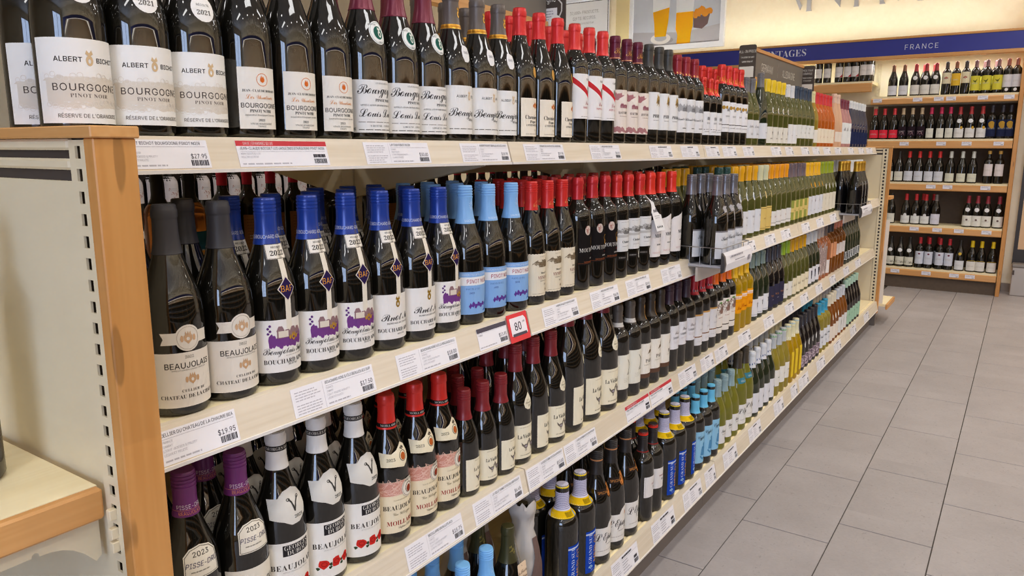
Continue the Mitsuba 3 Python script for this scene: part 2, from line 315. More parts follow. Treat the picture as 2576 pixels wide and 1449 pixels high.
'$': [39, [5,6,3,11,9,11,9,9,11,7,16,5,17,5,17,20,11,22,6,26,5,30,5,34,6,38,9,41,12,43,17,44,17,50,21,50,21,44,25,44,30,42,32,39,34,36,35,33,29,33,28,36,26,38,21,39,21,25,29,22,33,18,35,14,35,8,33,4,30,2,25,0,21,-1,21,-7,17,-7,17,-1,11,0,8,2], [21,5,23,5,26,6,29,8,30,10,30,13,29,15,27,17,22,19,21,19], [10,34,11,29,12,28,17,26,17,39,14,39,12,37]],
'.': [16, [4,2,5,6,7,8,11,7,12,5,11,1,9,0,6,0]],
',': [16, [3,-11,6,6,12,6,7,-11]],
'&': [39, [4,7,3,13,4,17,6,20,12,24,8,28,7,31,7,36,8,40,11,43,16,45,21,44,24,43,27,39,28,36,28,32,25,28,20,24,19,22,28,12,30,14,30,20,35,20,35,13,32,7,38,0,31,0,28,4,27,2,23,0,19,-1,13,0,9,1,6,3], [9,10,11,6,15,4,20,5,25,7,15,20,13,19,9,15,8,13], [12,36,13,31,15,27,16,27,22,32,23,34,22,37,20,39,15,39,13,38]],
'-': [39, [10,21,29,21,29,16,10,16]],
'+': [39, [5,15,5,20,17,20,17,31,22,31,22,20,34,19,34,15,22,15,22,3,17,3,17,15]],
'|': [20, [8,58,12,58,12,-14,8,-14]],
'\'': [18, [7,27,6,44,12,44,11,27]],
'É': [36, [5,0,5,44,32,44,32,39,11,39,11,25,31,25,31,20,11,20,11,5,33,5,33,0], [17,48,21,57,27,57,21,48]],
'é': [35, [3,14,3,19,4,24,7,29,9,31,12,33,19,34,24,33,28,30,31,25,32,19,32,15,8,15,9,12,11,8,15,5,22,5,26,7,26,9,32,8,29,3,25,1,21,-1,16,-1,10,2,5,7], [10,25,9,19,27,20,26,23,24,26,22,28,19,29,16,29,12,27], [15,38,19,46,25,46,20,37]]}),
    'serif': (44, {
'A': [42, [-1,2,2,2,4,4,19,44,20,45,22,45,37,8,40,3,43,2,43,0,22,0,22,2,26,2,27,3,27,6,24,13,10,13,7,4,9,2,12,2,12,0,-1,0], [17,30,11,16,23,16,17,30]],
'B': [43, [2,0,2,2,6,3,7,5,7,39,5,42,2,42,2,44,25,44,31,43,35,41,37,38,38,36,38,30,35,27,29,24,36,22,39,18,41,12,39,6,35,3,29,0], [18,5,19,3,23,2,27,4,28,6,29,11,29,16,28,19,24,22,18,22], [18,25,24,25,27,28,28,32,27,37,26,41,24,42,20,42,18,41]],
'C': [45, [3,19,3,26,5,34,7,38,12,42,17,45,22,46,29,46,36,43,39,43,40,44,41,46,42,46,42,31,40,31,38,37,33,42,29,43,24,44,20,42,17,39,15,34,14,28,15,14,16,11,18,6,23,3,29,3,35,5,42,11,43,9,38,3,34,1,28,0,22,0,16,1,11,4,7,8,4,14]],
'D': [48, [1,43,1,44,25,44,33,43,39,39,44,32,45,26,45,14,41,7,36,3,29,0,2,0,2,2,6,2,7,5,7,39,5,42], [18,39,18,3,20,2,24,2,27,3,31,7,34,15,34,27,32,35,31,38,28,40,24,42,19,42]],
'E': [43, [1,0,1,2,5,2,7,5,7,39,5,42,2,42,2,44,39,44,39,31,37,31,36,35,35,38,30,41,26,42,20,42,18,41,18,39,18,24,21,24,24,25,27,28,28,33,30,33,30,11,28,12,27,16,24,20,22,21,18,21,18,6,18,4,20,3,29,3,35,6,38,10,40,14,42,14,39,0]],
'F': [39, [1,42,1,44,38,44,38,31,37,31,36,35,34,39,30,41,26,42,20,42,19,41,18,40,18,24,22,24,24,25,27,29,27,33,29,34,29,11,28,11,26,17,24,20,20,22,18,21,18,4,20,2,25,2,25,0,2,0,2,2,5,3,7,6,7,39,5,41]],
'G': [49, [3,21,3,28,4,32,7,38,12,42,16,44,22,46,30,45,37,43,39,43,41,46,42,46,42,30,40,31,38,36,32,42,27,43,23,43,20,41,16,36,14,29,14,21,15,13,17,7,20,4,25,2,29,2,31,3,33,6,33,16,31,18,27,18,27,20,49,20,49,18,45,18,44,16,43,3,37,1,29,0,23,0,16,1,11,4,6,9,4,15]],
'H': [51, [2,0,2,2,5,2,7,5,7,39,5,42,2,42,2,44,23,44,23,42,20,42,18,40,18,24,33,25,33,40,31,42,27,42,27,44,49,44,49,42,45,42,44,39,44,5,45,2,49,2,49,0,27,0,27,2,31,2,33,4,33,22,18,21,18,4,19,2,23,2,23,0]],
'I': [25, [1,0,1,2,5,3,7,5,7,40,5,42,1,42,1,44,24,44,24,42,19,42,18,38,18,7,19,3,24,2,24,0]],
'J': [32, [0,1,0,4,1,6,3,7,6,7,8,6,9,3,7,-2,8,-4,11,-4,13,-3,14,0,14,38,13,41,8,42,8,44,30,44,31,42,26,41,25,38,25,6,24,1,22,-2,18,-5,13,-6,8,-6,5,-5,2,-4]],
'L': [41, [2,0,2,2,5,2,7,5,7,39,5,42,2,42,2,44,24,44,24,42,19,41,18,38,18,4,20,3,26,3,31,4,36,8,39,15,41,15,39,0]],
'M': [62, [1,0,1,2,6,3,7,5,7,40,5,42,1,42,1,44,18,44,31,14,43,44,60,44,60,42,56,41,54,39,54,5,56,2,60,2,60,0,38,0,38,2,42,2,44,5,44,37,28,0,26,0,25,1,10,37,10,7,11,4,13,2,16,2,16,0]],
'N': [48, [2,0,2,2,5,2,7,3,7,7,7,37,3,42,2,42,2,44,15,44,38,17,38,39,36,42,32,42,32,44,47,44,47,42,43,42,41,39,41,-1,39,-1,37,1,11,33,10,5,12,3,16,2,16,0]],
'O': [51, [3,21,4,30,7,37,14,43,23,46,29,46,33,45,41,41,45,35,48,27,48,17,46,12,44,8,38,3,33,1,28,0,22,0,18,1,11,5,6,11,4,15], [14,26,14,16,16,10,18,6,21,3,24,2,27,2,30,3,33,6,36,13,37,27,35,36,31,42,28,43,24,44,21,43,18,40,16,37,15,32]],
'P': [40, [2,0,2,2,5,2,7,5,7,39,5,42,2,42,2,44,26,44,32,43,36,41,38,38,40,34,39,29,37,24,33,22,29,20,18,20,18,4,19,2,23,2,23,0], [18,22,22,22,24,23,26,24,28,27,28,29,28,36,27,39,24,41,20,42,18,41]],
'R': [46, [2,0,2,2,5,2,7,5,7,39,5,42,2,42,2,44,28,44,34,42,38,40,40,35,40,29,37,25,31,21,42,4,44,2,47,2,47,0,33,0,19,21,18,20,18,4,19,2,23,2,23,0], [18,40,18,23,25,23,28,26,29,28,29,35,29,38,27,40,24,42,19,41]],
'S': [38, [4,16,6,16,9,8,13,4,17,2,21,2,25,4,27,8,26,12,22,16,13,20,7,25,5,30,5,36,7,41,12,45,16,46,21,46,30,44,31,46,33,46,33,32,31,32,29,38,25,42,23,43,20,44,16,44,12,41,12,40,12,35,14,32,28,25,33,21,35,16,35,11,33,6,29,2,23,0,16,0,7,2,6,0,4,0]],
'T': [41, [1,31,1,44,40,44,40,31,38,31,37,36,34,40,30,42,25,42,26,5,28,2,32,2,32,0,9,0,9,2,14,3,15,5,15,42,11,42,7,40,4,35,3,31]],
'U': [48, [1,43,1,45,23,45,23,43,19,42,18,40,18,11,19,6,21,4,25,3,29,3,33,5,36,7,38,14,38,39,37,42,32,43,32,45,46,45,46,43,42,42,41,40,41,13,38,6,36,3,29,0,21,0,15,1,10,5,8,8,7,12,7,39,6,42]],
'V': [41, [-1,42,-1,44,21,44,21,42,16,42,15,39,25,14,35,39,33,42,29,42,29,44,43,44,43,42,40,41,37,37,22,-1,21,-1,20,1,3,40,2,41]],
'X': [46, [1,2,5,3,8,5,19,19,6,39,3,42,1,42,1,44,24,44,24,42,20,42,19,41,19,39,26,28,32,36,33,39,32,41,28,42,28,44,44,44,44,42,41,42,37,39,27,25,40,5,42,2,45,2,45,0,23,0,23,2,26,2,28,3,28,5,20,17,14,8,12,5,13,2,17,2,17,0,1,0]],
'Y': [41, [-1,42,-1,44,20,44,20,42,17,42,15,41,15,39,24,22,34,39,33,41,29,42,29,44,43,44,43,42,40,41,38,39,26,20,26,5,28,2,32,2,32,0,10,0,10,2,14,2,15,4,16,17,3,40,1,42]],
'a': [33, [2,8,4,12,6,14,11,17,19,19,19,27,18,29,16,29,13,29,10,28,12,23,12,22,10,20,9,19,5,20,3,22,3,25,6,29,11,31,19,32,23,31,27,28,28,24,28,5,29,4,31,5,32,4,31,2,28,0,23,0,21,0,19,4,14,0,7,0,5,1,3,3,2,5], [11,10,12,5,14,4,17,5,19,7,19,17,15,15,12,13]],
'b': [35, [1,43,1,45,13,45,13,28,18,31,23,31,27,30,31,25,33,19,33,12,31,7,26,2,22,0,17,0,12,2,10,3,6,0,4,0,4,40,3,43], [14,6,15,3,19,2,22,4,23,7,24,12,23,22,22,26,19,28,15,27,13,24]],
'd': [36, [2,12,3,22,7,29,11,31,16,32,21,29,21,41,20,43,17,43,17,45,31,45,31,6,32,4,34,3,34,2,22,0,21,3,17,0,10,0,7,2,5,5], [11,19,12,6,14,4,17,3,20,5,22,7,22,25,19,28,15,28,12,25]],
'e': [29, [2,12,2,19,3,23,6,27,8,29,12,31,17,31,22,30,25,27,27,22,27,17,11,16,12,10,16,6,21,5,24,6,26,9,28,8,25,4,22,1,17,0,13,0,8,1,4,6], [12,27,12,19,20,19,19,26,17,29,15,29,13,29]],
'f': [21, [1,0,1,2,5,3,5,6,5,26,2,27,2,30,5,30,5,37,8,42,11,44,14,45,22,44,25,40,25,37,24,35,20,35,19,36,18,39,19,42,18,43,16,43,14,40,14,30,20,30,20,27,14,27,14,4,15,2,19,2,19,0]],
'h': [37, [2,2,4,2,5,5,5,39,4,41,2,42,2,44,14,44,14,26,18,30,22,31,28,30,30,29,31,26,32,24,32,5,33,2,35,2,35,0,20,0,20,2,22,2,23,4,23,23,22,25,21,26,17,26,14,23,14,4,15,2,18,2,18,0,2,0]],
'i': [19, [2,2,4,2,5,5,5,25,4,28,2,28,2,30,14,30,14,4,15,2,18,2,18,0,2,0], [5,39,5,42,8,45,12,45,15,41,14,38,11,35,7,36]],
'l': [19, [2,2,4,2,5,5,5,39,4,42,2,42,2,44,14,44,14,4,15,2,18,2,18,0,2,0]],
'm': [54, [2,0,2,2,4,2,5,5,5,25,4,27,2,28,2,30,14,30,15,26,18,29,22,31,25,31,28,30,31,25,35,29,39,31,45,30,47,28,49,23,49,4,50,2,52,2,52,0,37,0,37,2,39,2,40,4,40,23,39,25,38,26,34,26,32,23,32,3,33,2,35,2,35,0,19,0,19,2,21,2,22,4,22,23,22,25,21,26,17,26,14,23,14,3,15,2,17,2,17,0]],
'n': [37, [2,2,4,2,5,5,5,25,4,27,2,28,2,30,14,30,15,26,18,30,22,31,27,31,30,29,32,24,32,5,33,2,35,2,35,0,20,0,20,2,22,2,23,4,23,23,22,25,21,26,17,26,14,23,14,4,15,2,18,2,18,0,2,0]],
'o': [33, [2,12,2,19,3,23,6,27,10,31,14,32,19,32,22,31,27,27,30,23,31,19,31,12,30,8,27,5,22,1,19,0,14,0,9,1,5,6], [11,9,12,5,14,2,17,2,20,3,21,8,21,23,20,28,17,30,14,29,12,26,11,22]],
'p': [36, [2,-13,2,-11,5,-10,5,-7,5,25,5,28,2,29,2,31,14,31,14,27,17,30,21,32,24,32,28,30,31,28,32,25,34,20,34,11,31,5,28,2,24,0,19,0,14,3,15,-9,16,-11,19,-11,19,-13], [15,7,16,4,20,3,23,5,24,8,24,11,24,22,23,26,20,28,17,27,14,23]],
'r': [28, [2,0,2,2,4,2,5,5,5,25,4,28,2,28,2,30,14,30,14,25,18,29,20,31,24,31,26,30,28,27,28,24,27,22,25,22,23,22,19,25,18,25,15,21,14,5,15,2,19,2,19,0]],
's': [28, [4,11,5,11,7,6,11,2,15,2,18,4,19,7,18,9,8,14,5,17,4,20,4,24,6,28,9,31,15,32,21,30,22,32,24,32,24,22,22,22,20,26,18,28,16,29,12,29,10,26,10,25,12,22,21,18,24,15,25,9,23,3,21,1,17,0,13,0,8,1,6,1,5,0,4,0]],
't': [22, [2,28,2,30,9,37,12,42,14,42,14,31,20,31,20,28,14,27,14,6,15,5,17,5,20,7,22,7,20,4,17,1,14,0,10,0,6,2,5,7,5,27]],
'u': [37, [1,29,1,31,14,31,14,7,15,5,19,4,22,7,22,26,21,29,18,29,18,31,31,31,31,7,33,4,35,4,35,2,28,1,22,0,22,4,19,1,15,0,11,0,8,1,6,3,5,7,4,27,3,29]],
'y': [29, [-1,-10,0,-6,2,-4,5,-4,7,-5,7,-9,10,-9,12,-5,14,-1,4,24,2,27,0,28,0,30,16,30,16,28,13,28,12,26,18,12,23,26,22,28,20,28,20,30,29,30,29,28,26,27,25,24,16,-2,12,-10,9,-13,4,-14,1,-13]],
'0': [37, [2,18,3,33,6,41,8,44,14,47,21,47,26,45,30,42,32,38,34,33,34,19,32,9,30,6,28,3,24,1,21,0,16,0,10,1,7,4,5,8], [12,30,13,9,15,5,18,4,21,5,22,7,24,13,24,29,22,40,21,42,19,43,15,42,13,38]],
'1': [37, [3,38,9,41,17,47,25,47,25,6,25,4,27,4,33,4,33,0,6,0,6,4,13,4,14,5,15,6,15,40,14,40,10,35,8,34,5,34]],
'2': [37, [2,0,2,7,17,22,21,29,22,33,21,40,19,43,16,43,13,41,11,38,11,32,7,32,3,35,3,40,4,42,8,46,14,47,22,47,27,45,30,42,32,39,32,36,31,31,26,24,9,7,25,7,28,10,30,14,34,14,33,0]],
'3': [37, [2,6,3,11,5,12,7,13,8,9,10,6,13,5,18,5,22,7,23,12,23,17,20,20,15,22,9,22,9,26,17,27,21,30,22,34,22,38,20,42,18,43,15,43,13,42,11,39,11,33,8,33,4,35,3,37,2,40,3,42,7,45,13,47,22,47,28,44,32,39,32,34,31,32,28,28,23,25,29,23,32,20,33,18,34,15,33,10,31,5,27,2,23,0,12,0,6,2,3,4]]}),
    'script': (34, {
'A': [39, [-3,2,-3,6,-2,8,0,9,3,10,5,8,5,6,4,5,0,3,-1,3,0,1,1,0,4,0,9,1,16,7,13,12,13,16,15,18,17,19,20,19,22,18,24,17,38,30,43,34,47,35,38,18,32,3,36,4,45,14,47,15,48,14,46,13,38,5,35,3,31,2,30,1,23,0,24,2,20,4,17,7,11,2,6,-1,0,-1,-2,1], [25,16,26,12,27,7,32,16,44,33,39,30,36,27], [18,7,21,5,24,3,25,4,26,9,24,15,23,15,18,9], [16,10,17,8,23,15,23,16,21,17,20,17,17,16,16,13]],
'B': [46, [0,7,1,10,2,12,6,13,8,11,8,8,6,6,3,6,2,5,3,3,6,1,10,1,13,2,18,8,24,21,29,29,32,32,38,38,35,38,25,38,18,35,13,32,9,29,7,26,7,21,8,20,9,19,13,19,18,22,21,29,22,35,23,35,24,29,22,23,18,19,15,17,10,17,8,18,7,20,6,25,8,29,12,33,17,36,24,39,33,39,39,38,42,39,42,38,41,38,41,37,44,35,45,32,45,29,44,27,42,24,36,21,41,17,42,14,42,11,41,7,36,2,32,0,28,-1,26,1,25,5,27,9,31,12,31,11,28,7,26,4,26,2,28,1,30,1,32,3,35,8,36,13,36,19,35,20,30,20,30,21,31,21,36,21,39,25,41,30,41,34,39,37,37,35,33,31,31,25,27,13,24,8,20,4,15,0,11,-1,6,-1,3,1,1,2]],
'C': [37, [7,18,7,22,9,26,12,30,18,33,23,34,27,34,27,33,22,32,18,31,15,28,12,25,10,21,9,18,10,16,13,14,15,14,18,20,23,25,31,31,38,34,42,34,44,32,44,29,42,26,38,21,29,16,21,14,19,10,18,6,19,2,22,1,25,1,32,3,34,6,36,9,35,12,34,13,33,14,30,13,27,11,25,5,24,5,24,9,26,12,28,14,30,14,34,14,36,13,36,8,35,6,33,3,29,1,26,0,21,0,17,2,14,4,13,7,14,13,9,15], [22,15,27,16,34,20,40,27,42,30,42,32,40,33,39,33,34,30,27,22]],
'D': [41, [5,2,5,4,7,5,8,5,12,5,19,4,22,8,27,17,31,24,36,29,33,32,28,33,22,33,16,30,11,25,9,19,9,16,11,13,15,12,19,14,22,18,24,21,24,23,25,27,26,27,26,24,25,21,22,16,19,13,15,11,12,11,8,13,6,15,5,18,6,21,7,24,11,29,17,32,24,34,31,33,35,32,37,30,39,31,41,32,38,29,41,25,41,22,42,17,41,13,38,7,34,2,28,0,23,0,20,1,16,0,10,0,7,1], [23,2,26,1,31,2,33,3,38,8,40,15,40,21,39,25,37,28,36,27,35,24,32,14,30,9,26,5], [7,2,9,1,13,1,17,3,13,4,8,5,7,4]],
'E': [33, [2,8,2,14,4,18,8,22,11,23,15,24,13,27,13,31,15,36,18,38,23,40,28,39,31,38,33,36,33,32,33,30,32,27,30,26,28,25,24,26,24,28,24,30,24,32,26,34,28,35,28,34,26,32,25,30,25,27,27,26,29,26,31,28,32,30,32,33,31,36,28,38,26,38,23,37,20,35,19,33,18,29,18,25,18,24,22,24,24,23,24,21,23,20,21,20,18,21,17,23,14,22,10,18,7,11,7,5,8,3,11,1,16,1,19,3,23,6,24,9,24,13,24,14,22,15,19,15,16,11,15,8,14,5,13,8,14,12,15,14,17,16,21,17,23,16,24,15,26,13,25,8,24,5,21,2,17,1,14,0,10,0,7,1,5,2,3,5], [19,23,21,21,23,22,23,23,21,23]],
'F': [45, [6,22,7,27,10,32,13,35,18,38,24,40,30,40,37,38,42,37,45,39,46,39,46,38,44,35,41,33,36,34,26,38,22,38,18,36,13,34,9,29,7,25,7,21,8,19,10,18,13,18,15,20,20,27,20,29,20,34,21,34,22,31,22,26,20,21,16,18,10,17,7,18], [0,7,0,10,1,12,4,13,6,13,8,11,8,8,6,7,2,6,2,3,6,1,10,1,12,2,17,7,21,15,18,15,15,13,12,11,11,11,12,12,17,16,21,16,26,24,29,28,33,32,34,33,35,32,31,27,28,17,29,17,31,17,33,21,35,23,37,23,37,20,33,17,33,14,32,10,28,9,31,16,28,16,25,9,21,4,16,1,11,-1,7,-1,3,1,1,3]],
'J': [29, [-5,-10,-4,-5,1,0,10,4,17,6,22,15,28,25,32,30,37,33,32,32,26,30,21,27,17,23,13,18,13,14,15,12,18,12,17,11,15,11,12,12,11,14,10,16,12,22,15,26,22,30,29,33,37,34,41,34,36,32,34,29,23,6,27,5,28,2,28,-1,26,-4,21,-6,18,-6,18,-5,21,-5,24,-3,27,0,27,4,24,5,23,5,17,-4,12,-9,7,-12,2,-14,-2,-14,-4,-13], [-3,-9,-3,-12,-1,-13,2,-13,5,-11,9,-7,16,5,10,3,3,-1,-1,-6]],
'L': [45, [1,3,1,5,2,7,5,8,8,7,15,5,18,11,19,14,15,15,12,17,10,19,8,22,8,26,9,29,13,35,18,38,22,39,27,39,31,39,30,38,24,38,18,36,14,33,12,29,11,25,11,22,12,19,15,16,20,16,27,30,30,33,33,37,39,39,42,39,43,38,44,37,44,33,40,26,34,19,27,16,24,8,19,3,24,1,27,1,31,3,33,6,35,8,36,8,34,5,31,2,26,-1,23,-1,17,2,12,0,6,-1,2,1], [31,27,28,17,29,17,34,21,39,26,42,33,42,37,41,38,40,38,38,38,34,35], [2,5,3,2,4,1,9,1,12,2,14,3,9,6,5,7,3,6]],
'N': [35, [-3,3,-3,8,0,10,4,10,4,8,4,6,-1,4,-1,2,0,1,4,1,9,4,15,10,24,27,29,34,31,34,30,27,30,18,31,9,35,19,39,26,41,28,44,28,44,26,40,25,38,23,36,19,31,7,31,2,26,0,25,10,25,19,26,26,27,30,23,24,16,10,11,4,8,1,4,0,-1,0]],
'O': [30, [6,7,6,12,8,17,11,21,17,27,23,31,29,34,35,34,38,32,38,31,38,28,37,31,34,33,30,33,25,30,20,25,14,16,11,8,10,4,11,1,13,1,16,1,19,2,26,8,32,19,33,22,34,26,33,27,31,28,28,26,25,24,21,17,18,12,16,5,16,7,18,13,23,23,26,26,30,28,32,28,34,27,35,24,34,18,29,10,23,4,18,1,15,0,12,0,10,1,7,3]],
'P': [37, [5,4,5,7,6,9,8,11,10,11,12,9,12,7,11,5,8,5,7,3,9,2,12,1,14,1,19,3,22,7,26,14,23,14,21,13,20,13,23,15,26,15,29,21,33,26,36,29,41,31,39,32,36,33,29,33,22,31,16,28,13,24,11,21,12,18,14,16,17,17,21,19,26,24,27,29,28,29,28,24,26,19,23,17,19,15,15,15,13,16,11,17,11,19,11,21,12,24,16,29,22,32,29,34,36,34,42,32,45,33,47,33,43,31,46,29,47,26,47,24,45,20,40,17,32,15,29,8,25,4,18,0,11,0,8,1,6,2], [37,26,33,16,34,16,37,17,42,22,43,25,43,29,42,31,40,30]],
'Q': [34, [3,2,3,4,4,5,8,7,12,7,19,6,24,11,28,18,31,25,32,30,31,32,30,33,26,33,22,32,15,28,11,23,9,19,9,16,11,13,15,13,19,17,23,23,23,29,24,29,25,27,25,21,23,17,20,14,17,12,12,12,8,14,8,16,8,19,10,24,14,28,20,32,26,34,30,34,33,33,36,31,37,28,37,23,35,19,29,11,20,5,21,4,25,3,29,4,33,7,41,14,44,15,32,4,29,1,25,0,20,0,15,2,11,0,6,0,4,0], [4,2,5,1,8,1,14,3,9,5,6,5,4,4]],
'R': [47, [0,7,0,10,1,12,4,13,6,13,8,11,8,8,6,7,2,6,2,3,6,1,10,1,13,2,17,6,23,20,29,29,32,32,38,38,35,38,25,38,18,35,13,33,9,28,7,25,6,20,7,17,9,17,12,17,15,20,17,22,20,28,21,33,22,33,22,32,22,25,21,21,18,18,13,16,8,16,7,17,5,19,5,23,5,25,8,29,11,32,16,36,21,38,27,39,33,39,38,38,42,39,42,38,41,37,44,36,46,34,47,32,47,28,45,25,42,22,35,19,38,16,38,12,35,5,35,2,36,1,37,2,41,5,43,9,44,9,41,4,37,0,35,-1,32,0,30,1,29,3,30,7,34,16,33,19,31,19,30,20,30,21,32,21,34,20,37,22,40,25,42,28,42,32,41,35,39,37,35,33,33,31,31,25,27,13,24,7,20,4,15,0,11,-1,6,-1,4,0,1,2]],
'S': [33, [2,4,3,8,6,11,8,11,10,9,10,8,9,6,6,5,5,4,5,3,6,2,9,1,12,1,15,2,18,5,20,7,23,13,20,14,17,15,14,17,13,20,13,23,14,27,17,29,20,32,26,34,33,34,33,33,28,33,22,30,19,27,16,24,16,19,17,17,20,14,23,14,29,24,35,31,40,34,44,34,45,32,46,31,45,27,43,23,38,19,30,14,27,8,24,5,20,2,15,0,9,0,5,1], [33,24,31,16,35,18,41,24,44,29,44,31,43,33,40,33,36,30]],
'U': [48, [9,15,9,19,11,23,14,27,18,30,22,33,27,34,30,34,34,33,36,29,37,27,37,24,33,17,25,4,24,1,25,1,27,1,30,3,36,10,49,32,55,32,42,9,39,3,39,1,40,1,42,2,54,14,57,15,56,14,46,3,41,0,38,0,35,1,35,4,36,8,30,1,27,0,24,0,21,2,21,3,21,8,26,16,31,23,33,27,33,29,33,31,30,33,26,33,20,30,14,25,11,21,10,18,11,14,13,13,17,14,20,17,21,20,23,24,23,29,25,26,25,21,24,18,20,14,17,12,13,11,11,12,10,14]],
'V': [32, [6,22,7,24,10,27,16,31,18,31,20,29,20,27,18,24,18,23,25,28,32,33,33,34,33,32,30,28,27,18,25,12,22,7,19,3,19,2,23,5,28,10,33,17,41,30,45,34,46,34,46,33,42,29,35,17,29,10,23,4,17,0,15,0,15,1,18,5,20,17,23,22,26,27,19,22,16,22,14,23,14,25,17,30,16,30,13,29,7,22]],
'a': [29, [2,4,2,7,4,10,9,15,13,17,17,17,18,16,20,14,21,17,26,17,19,2,20,1,23,4,24,3,21,1,19,0,16,0,14,2,14,5,10,1,8,0,5,0,3,2], [7,6,6,1,8,1,11,2,14,6,18,12,18,15,16,16,12,12]],
'b': [25, [4,3,4,7,7,11,4,10,10,18,18,31,19,32,24,32,12,11,7,1,8,1,10,1,15,5,14,8,14,11,16,15,18,17,20,17,21,16,21,12,20,8,17,5,18,5,21,7,21,5,18,4,16,4,12,1,9,0,5,0], [15,9,16,6,18,7,19,10,19,12,18,12,15,11]],
'c': [20, [2,5,2,7,4,10,8,14,14,17,16,17,18,16,19,14,18,12,18,11,15,11,14,12,14,14,17,16,15,16,14,15,10,11,7,4,7,1,9,1,12,2,16,6,17,5,13,1,9,0,5,0,3,2]],
'd': [33, [2,4,2,7,4,10,9,15,13,17,16,17,18,16,20,14,29,31,29,32,34,32,20,6,18,1,21,1,26,6,26,5,24,2,20,0,17,0,14,1,14,5,9,0,5,0,2,2], [6,3,6,1,7,1,10,2,14,6,18,12,18,15,16,16,12,12,8,8]],
'e': [28, [4,10,11,18,16,21,23,22,25,20,25,16,21,11,16,8,11,7,11,6,10,2,11,1,14,1,18,3,20,5,21,5,21,4,16,0,13,-1,10,-1,7,1,5,5,5,10], [15,15,12,8,15,10,20,14,22,18,22,20,22,21,20,21,17,19]],
'g': [34, [-4,-16,-4,-15,-3,-13,0,-10,8,-4,15,-1,16,1,16,2,12,0,9,-1,7,0,6,2,5,8,6,10,5,9,4,10,8,15,13,20,18,21,23,21,24,18,26,21,33,21,22,2,24,3,27,5,28,5,21,0,16,-10,11,-16,7,-16,3,-16,-2,-16,-3,-16], [9,1,11,1,13,1,18,6,22,15,23,18,22,20,19,20,15,15,11,7,9,2], [-1,-16,0,-16,2,-16,4,-16,6,-16,14,-3,7,-7,1,-12,-2,-16]],
'h': [29, [1,0,7,11,4,9,3,10,9,16,17,31,22,32,10,8,11,8,18,15,21,17,22,17,24,15,24,11,22,7,19,2,19,1,20,1,22,2,25,5,26,5,22,1,19,0,17,0,15,2,15,7,21,14,21,16,20,16,14,10,6,0]],
'i': [18, [13,21,13,23,14,24,16,25,17,24,18,22,16,20,14,20], [3,2,3,5,6,11,4,9,3,10,10,17,15,17,10,7,7,1,10,2,14,6,15,5,9,0,5,0]],
'j': [18, [13,21,13,23,14,24,16,25,17,24,18,22,16,20,14,20], [-15,-14,-15,-12,-14,-10,-10,-6,0,0,7,11,4,9,3,10,9,16,10,17,15,17,7,2,9,2,13,5,14,5,10,2,6,0,-1,-10,-7,-15,-10,-16,-13,-16], [-13,-14,-12,-15,-9,-14,-5,-10,-1,-2,-9,-6,-13,-11,-14,-13]],
'l': [21, [3,10,9,16,18,31,18,32,23,32,7,2,8,1,9,1,14,6,15,5,10,1,8,0,5,0,4,2,4,4,7,12,4,10]],
'm': [42, [1,0,7,10,8,13,7,13,4,9,3,10,8,15,10,17,12,16,13,15,13,10,17,15,21,17,23,17,25,15,25,13,24,10,28,14,32,17,35,17,38,15,37,10,32,2,33,1,34,2,39,6,39,5,33,0,30,0,29,1,28,3,28,5,30,10,34,15,35,16,34,16,31,15,27,11,20,0,13,0,13,1,20,12,21,13,20,15,19,15,15,11,7,0]],
'n': [31, [1,0,8,10,8,13,7,13,4,9,3,10,7,14,10,16,12,17,14,15,13,10,17,14,21,16,24,17,26,15,27,14,26,9,21,2,21,1,23,2,27,5,28,5,23,1,21,0,19,0,17,1,17,2,17,7,19,10,23,15,22,16,20,14,15,10,8,0]],
'o': [29, [2,9,9,17,15,21,20,22,22,21,24,19,24,16,23,12,19,4,22,5,24,7,21,3,17,2,13,0,8,0,7,1,4,4,4,9,3,8], [9,4,10,1,12,1,14,1,15,3,14,5,15,6,19,7,21,12,22,15,22,20,21,20,19,20,16,17,11,8]],
'p': [29, [-8,-15,7,11,4,9,3,10,9,16,16,29,21,30,13,13,18,17,22,17,23,14,23,11,21,7,17,3,17,1,19,1,24,6,25,5,20,0,16,0,14,1,13,3,13,6,16,10,19,13,20,15,19,16,17,15,13,12,9,6,-2,-15]],
'q': [29, [2,3,2,7,3,9,7,14,10,16,13,17,16,17,17,16,18,15,19,17,25,17,17,1,19,3,23,6,23,5,17,0,18,-5,17,-8,15,-12,10,-16,5,-16,4,-14,4,-11,6,-7,11,1,8,0,5,0,3,1], [6,1,7,1,9,2,14,6,17,12,17,15,16,15,14,15,10,10,6,3], [8,-15,10,-15,14,-10,17,-5,17,-2,16,0,11,-8,8,-14]],
'r': [21, [3,10,7,14,8,18,10,18,10,16,15,15,17,13,17,10,11,3,11,1,13,2,17,5,18,5,13,1,11,0,9,0,7,2,7,5,9,10,13,13,8,14,4,9]],
's': [19, [1,3,1,5,3,6,4,5,5,4,3,1,5,1,7,3,9,8,9,14,8,13,4,10,3,10,10,17,11,18,12,18,11,15,13,12,14,10,14,7,12,4,15,6,16,5,11,1,7,0,3,0]],
't': [23, [3,10,10,17,18,30,24,31,20,24,23,24,23,23,19,23,18,22,11,9,8,4,8,1,10,2,14,6,15,5,10,0,6,0,4,2,4,5,7,11,4,9]],
'u': [29, [3,3,4,6,6,11,4,10,3,10,10,17,16,17,8,5,8,3,8,2,10,2,14,7,20,17,27,17,19,2,21,2,25,6,26,5,22,1,19,0,17,0,15,1,15,5,16,8,10,1,8,0,5,0]],
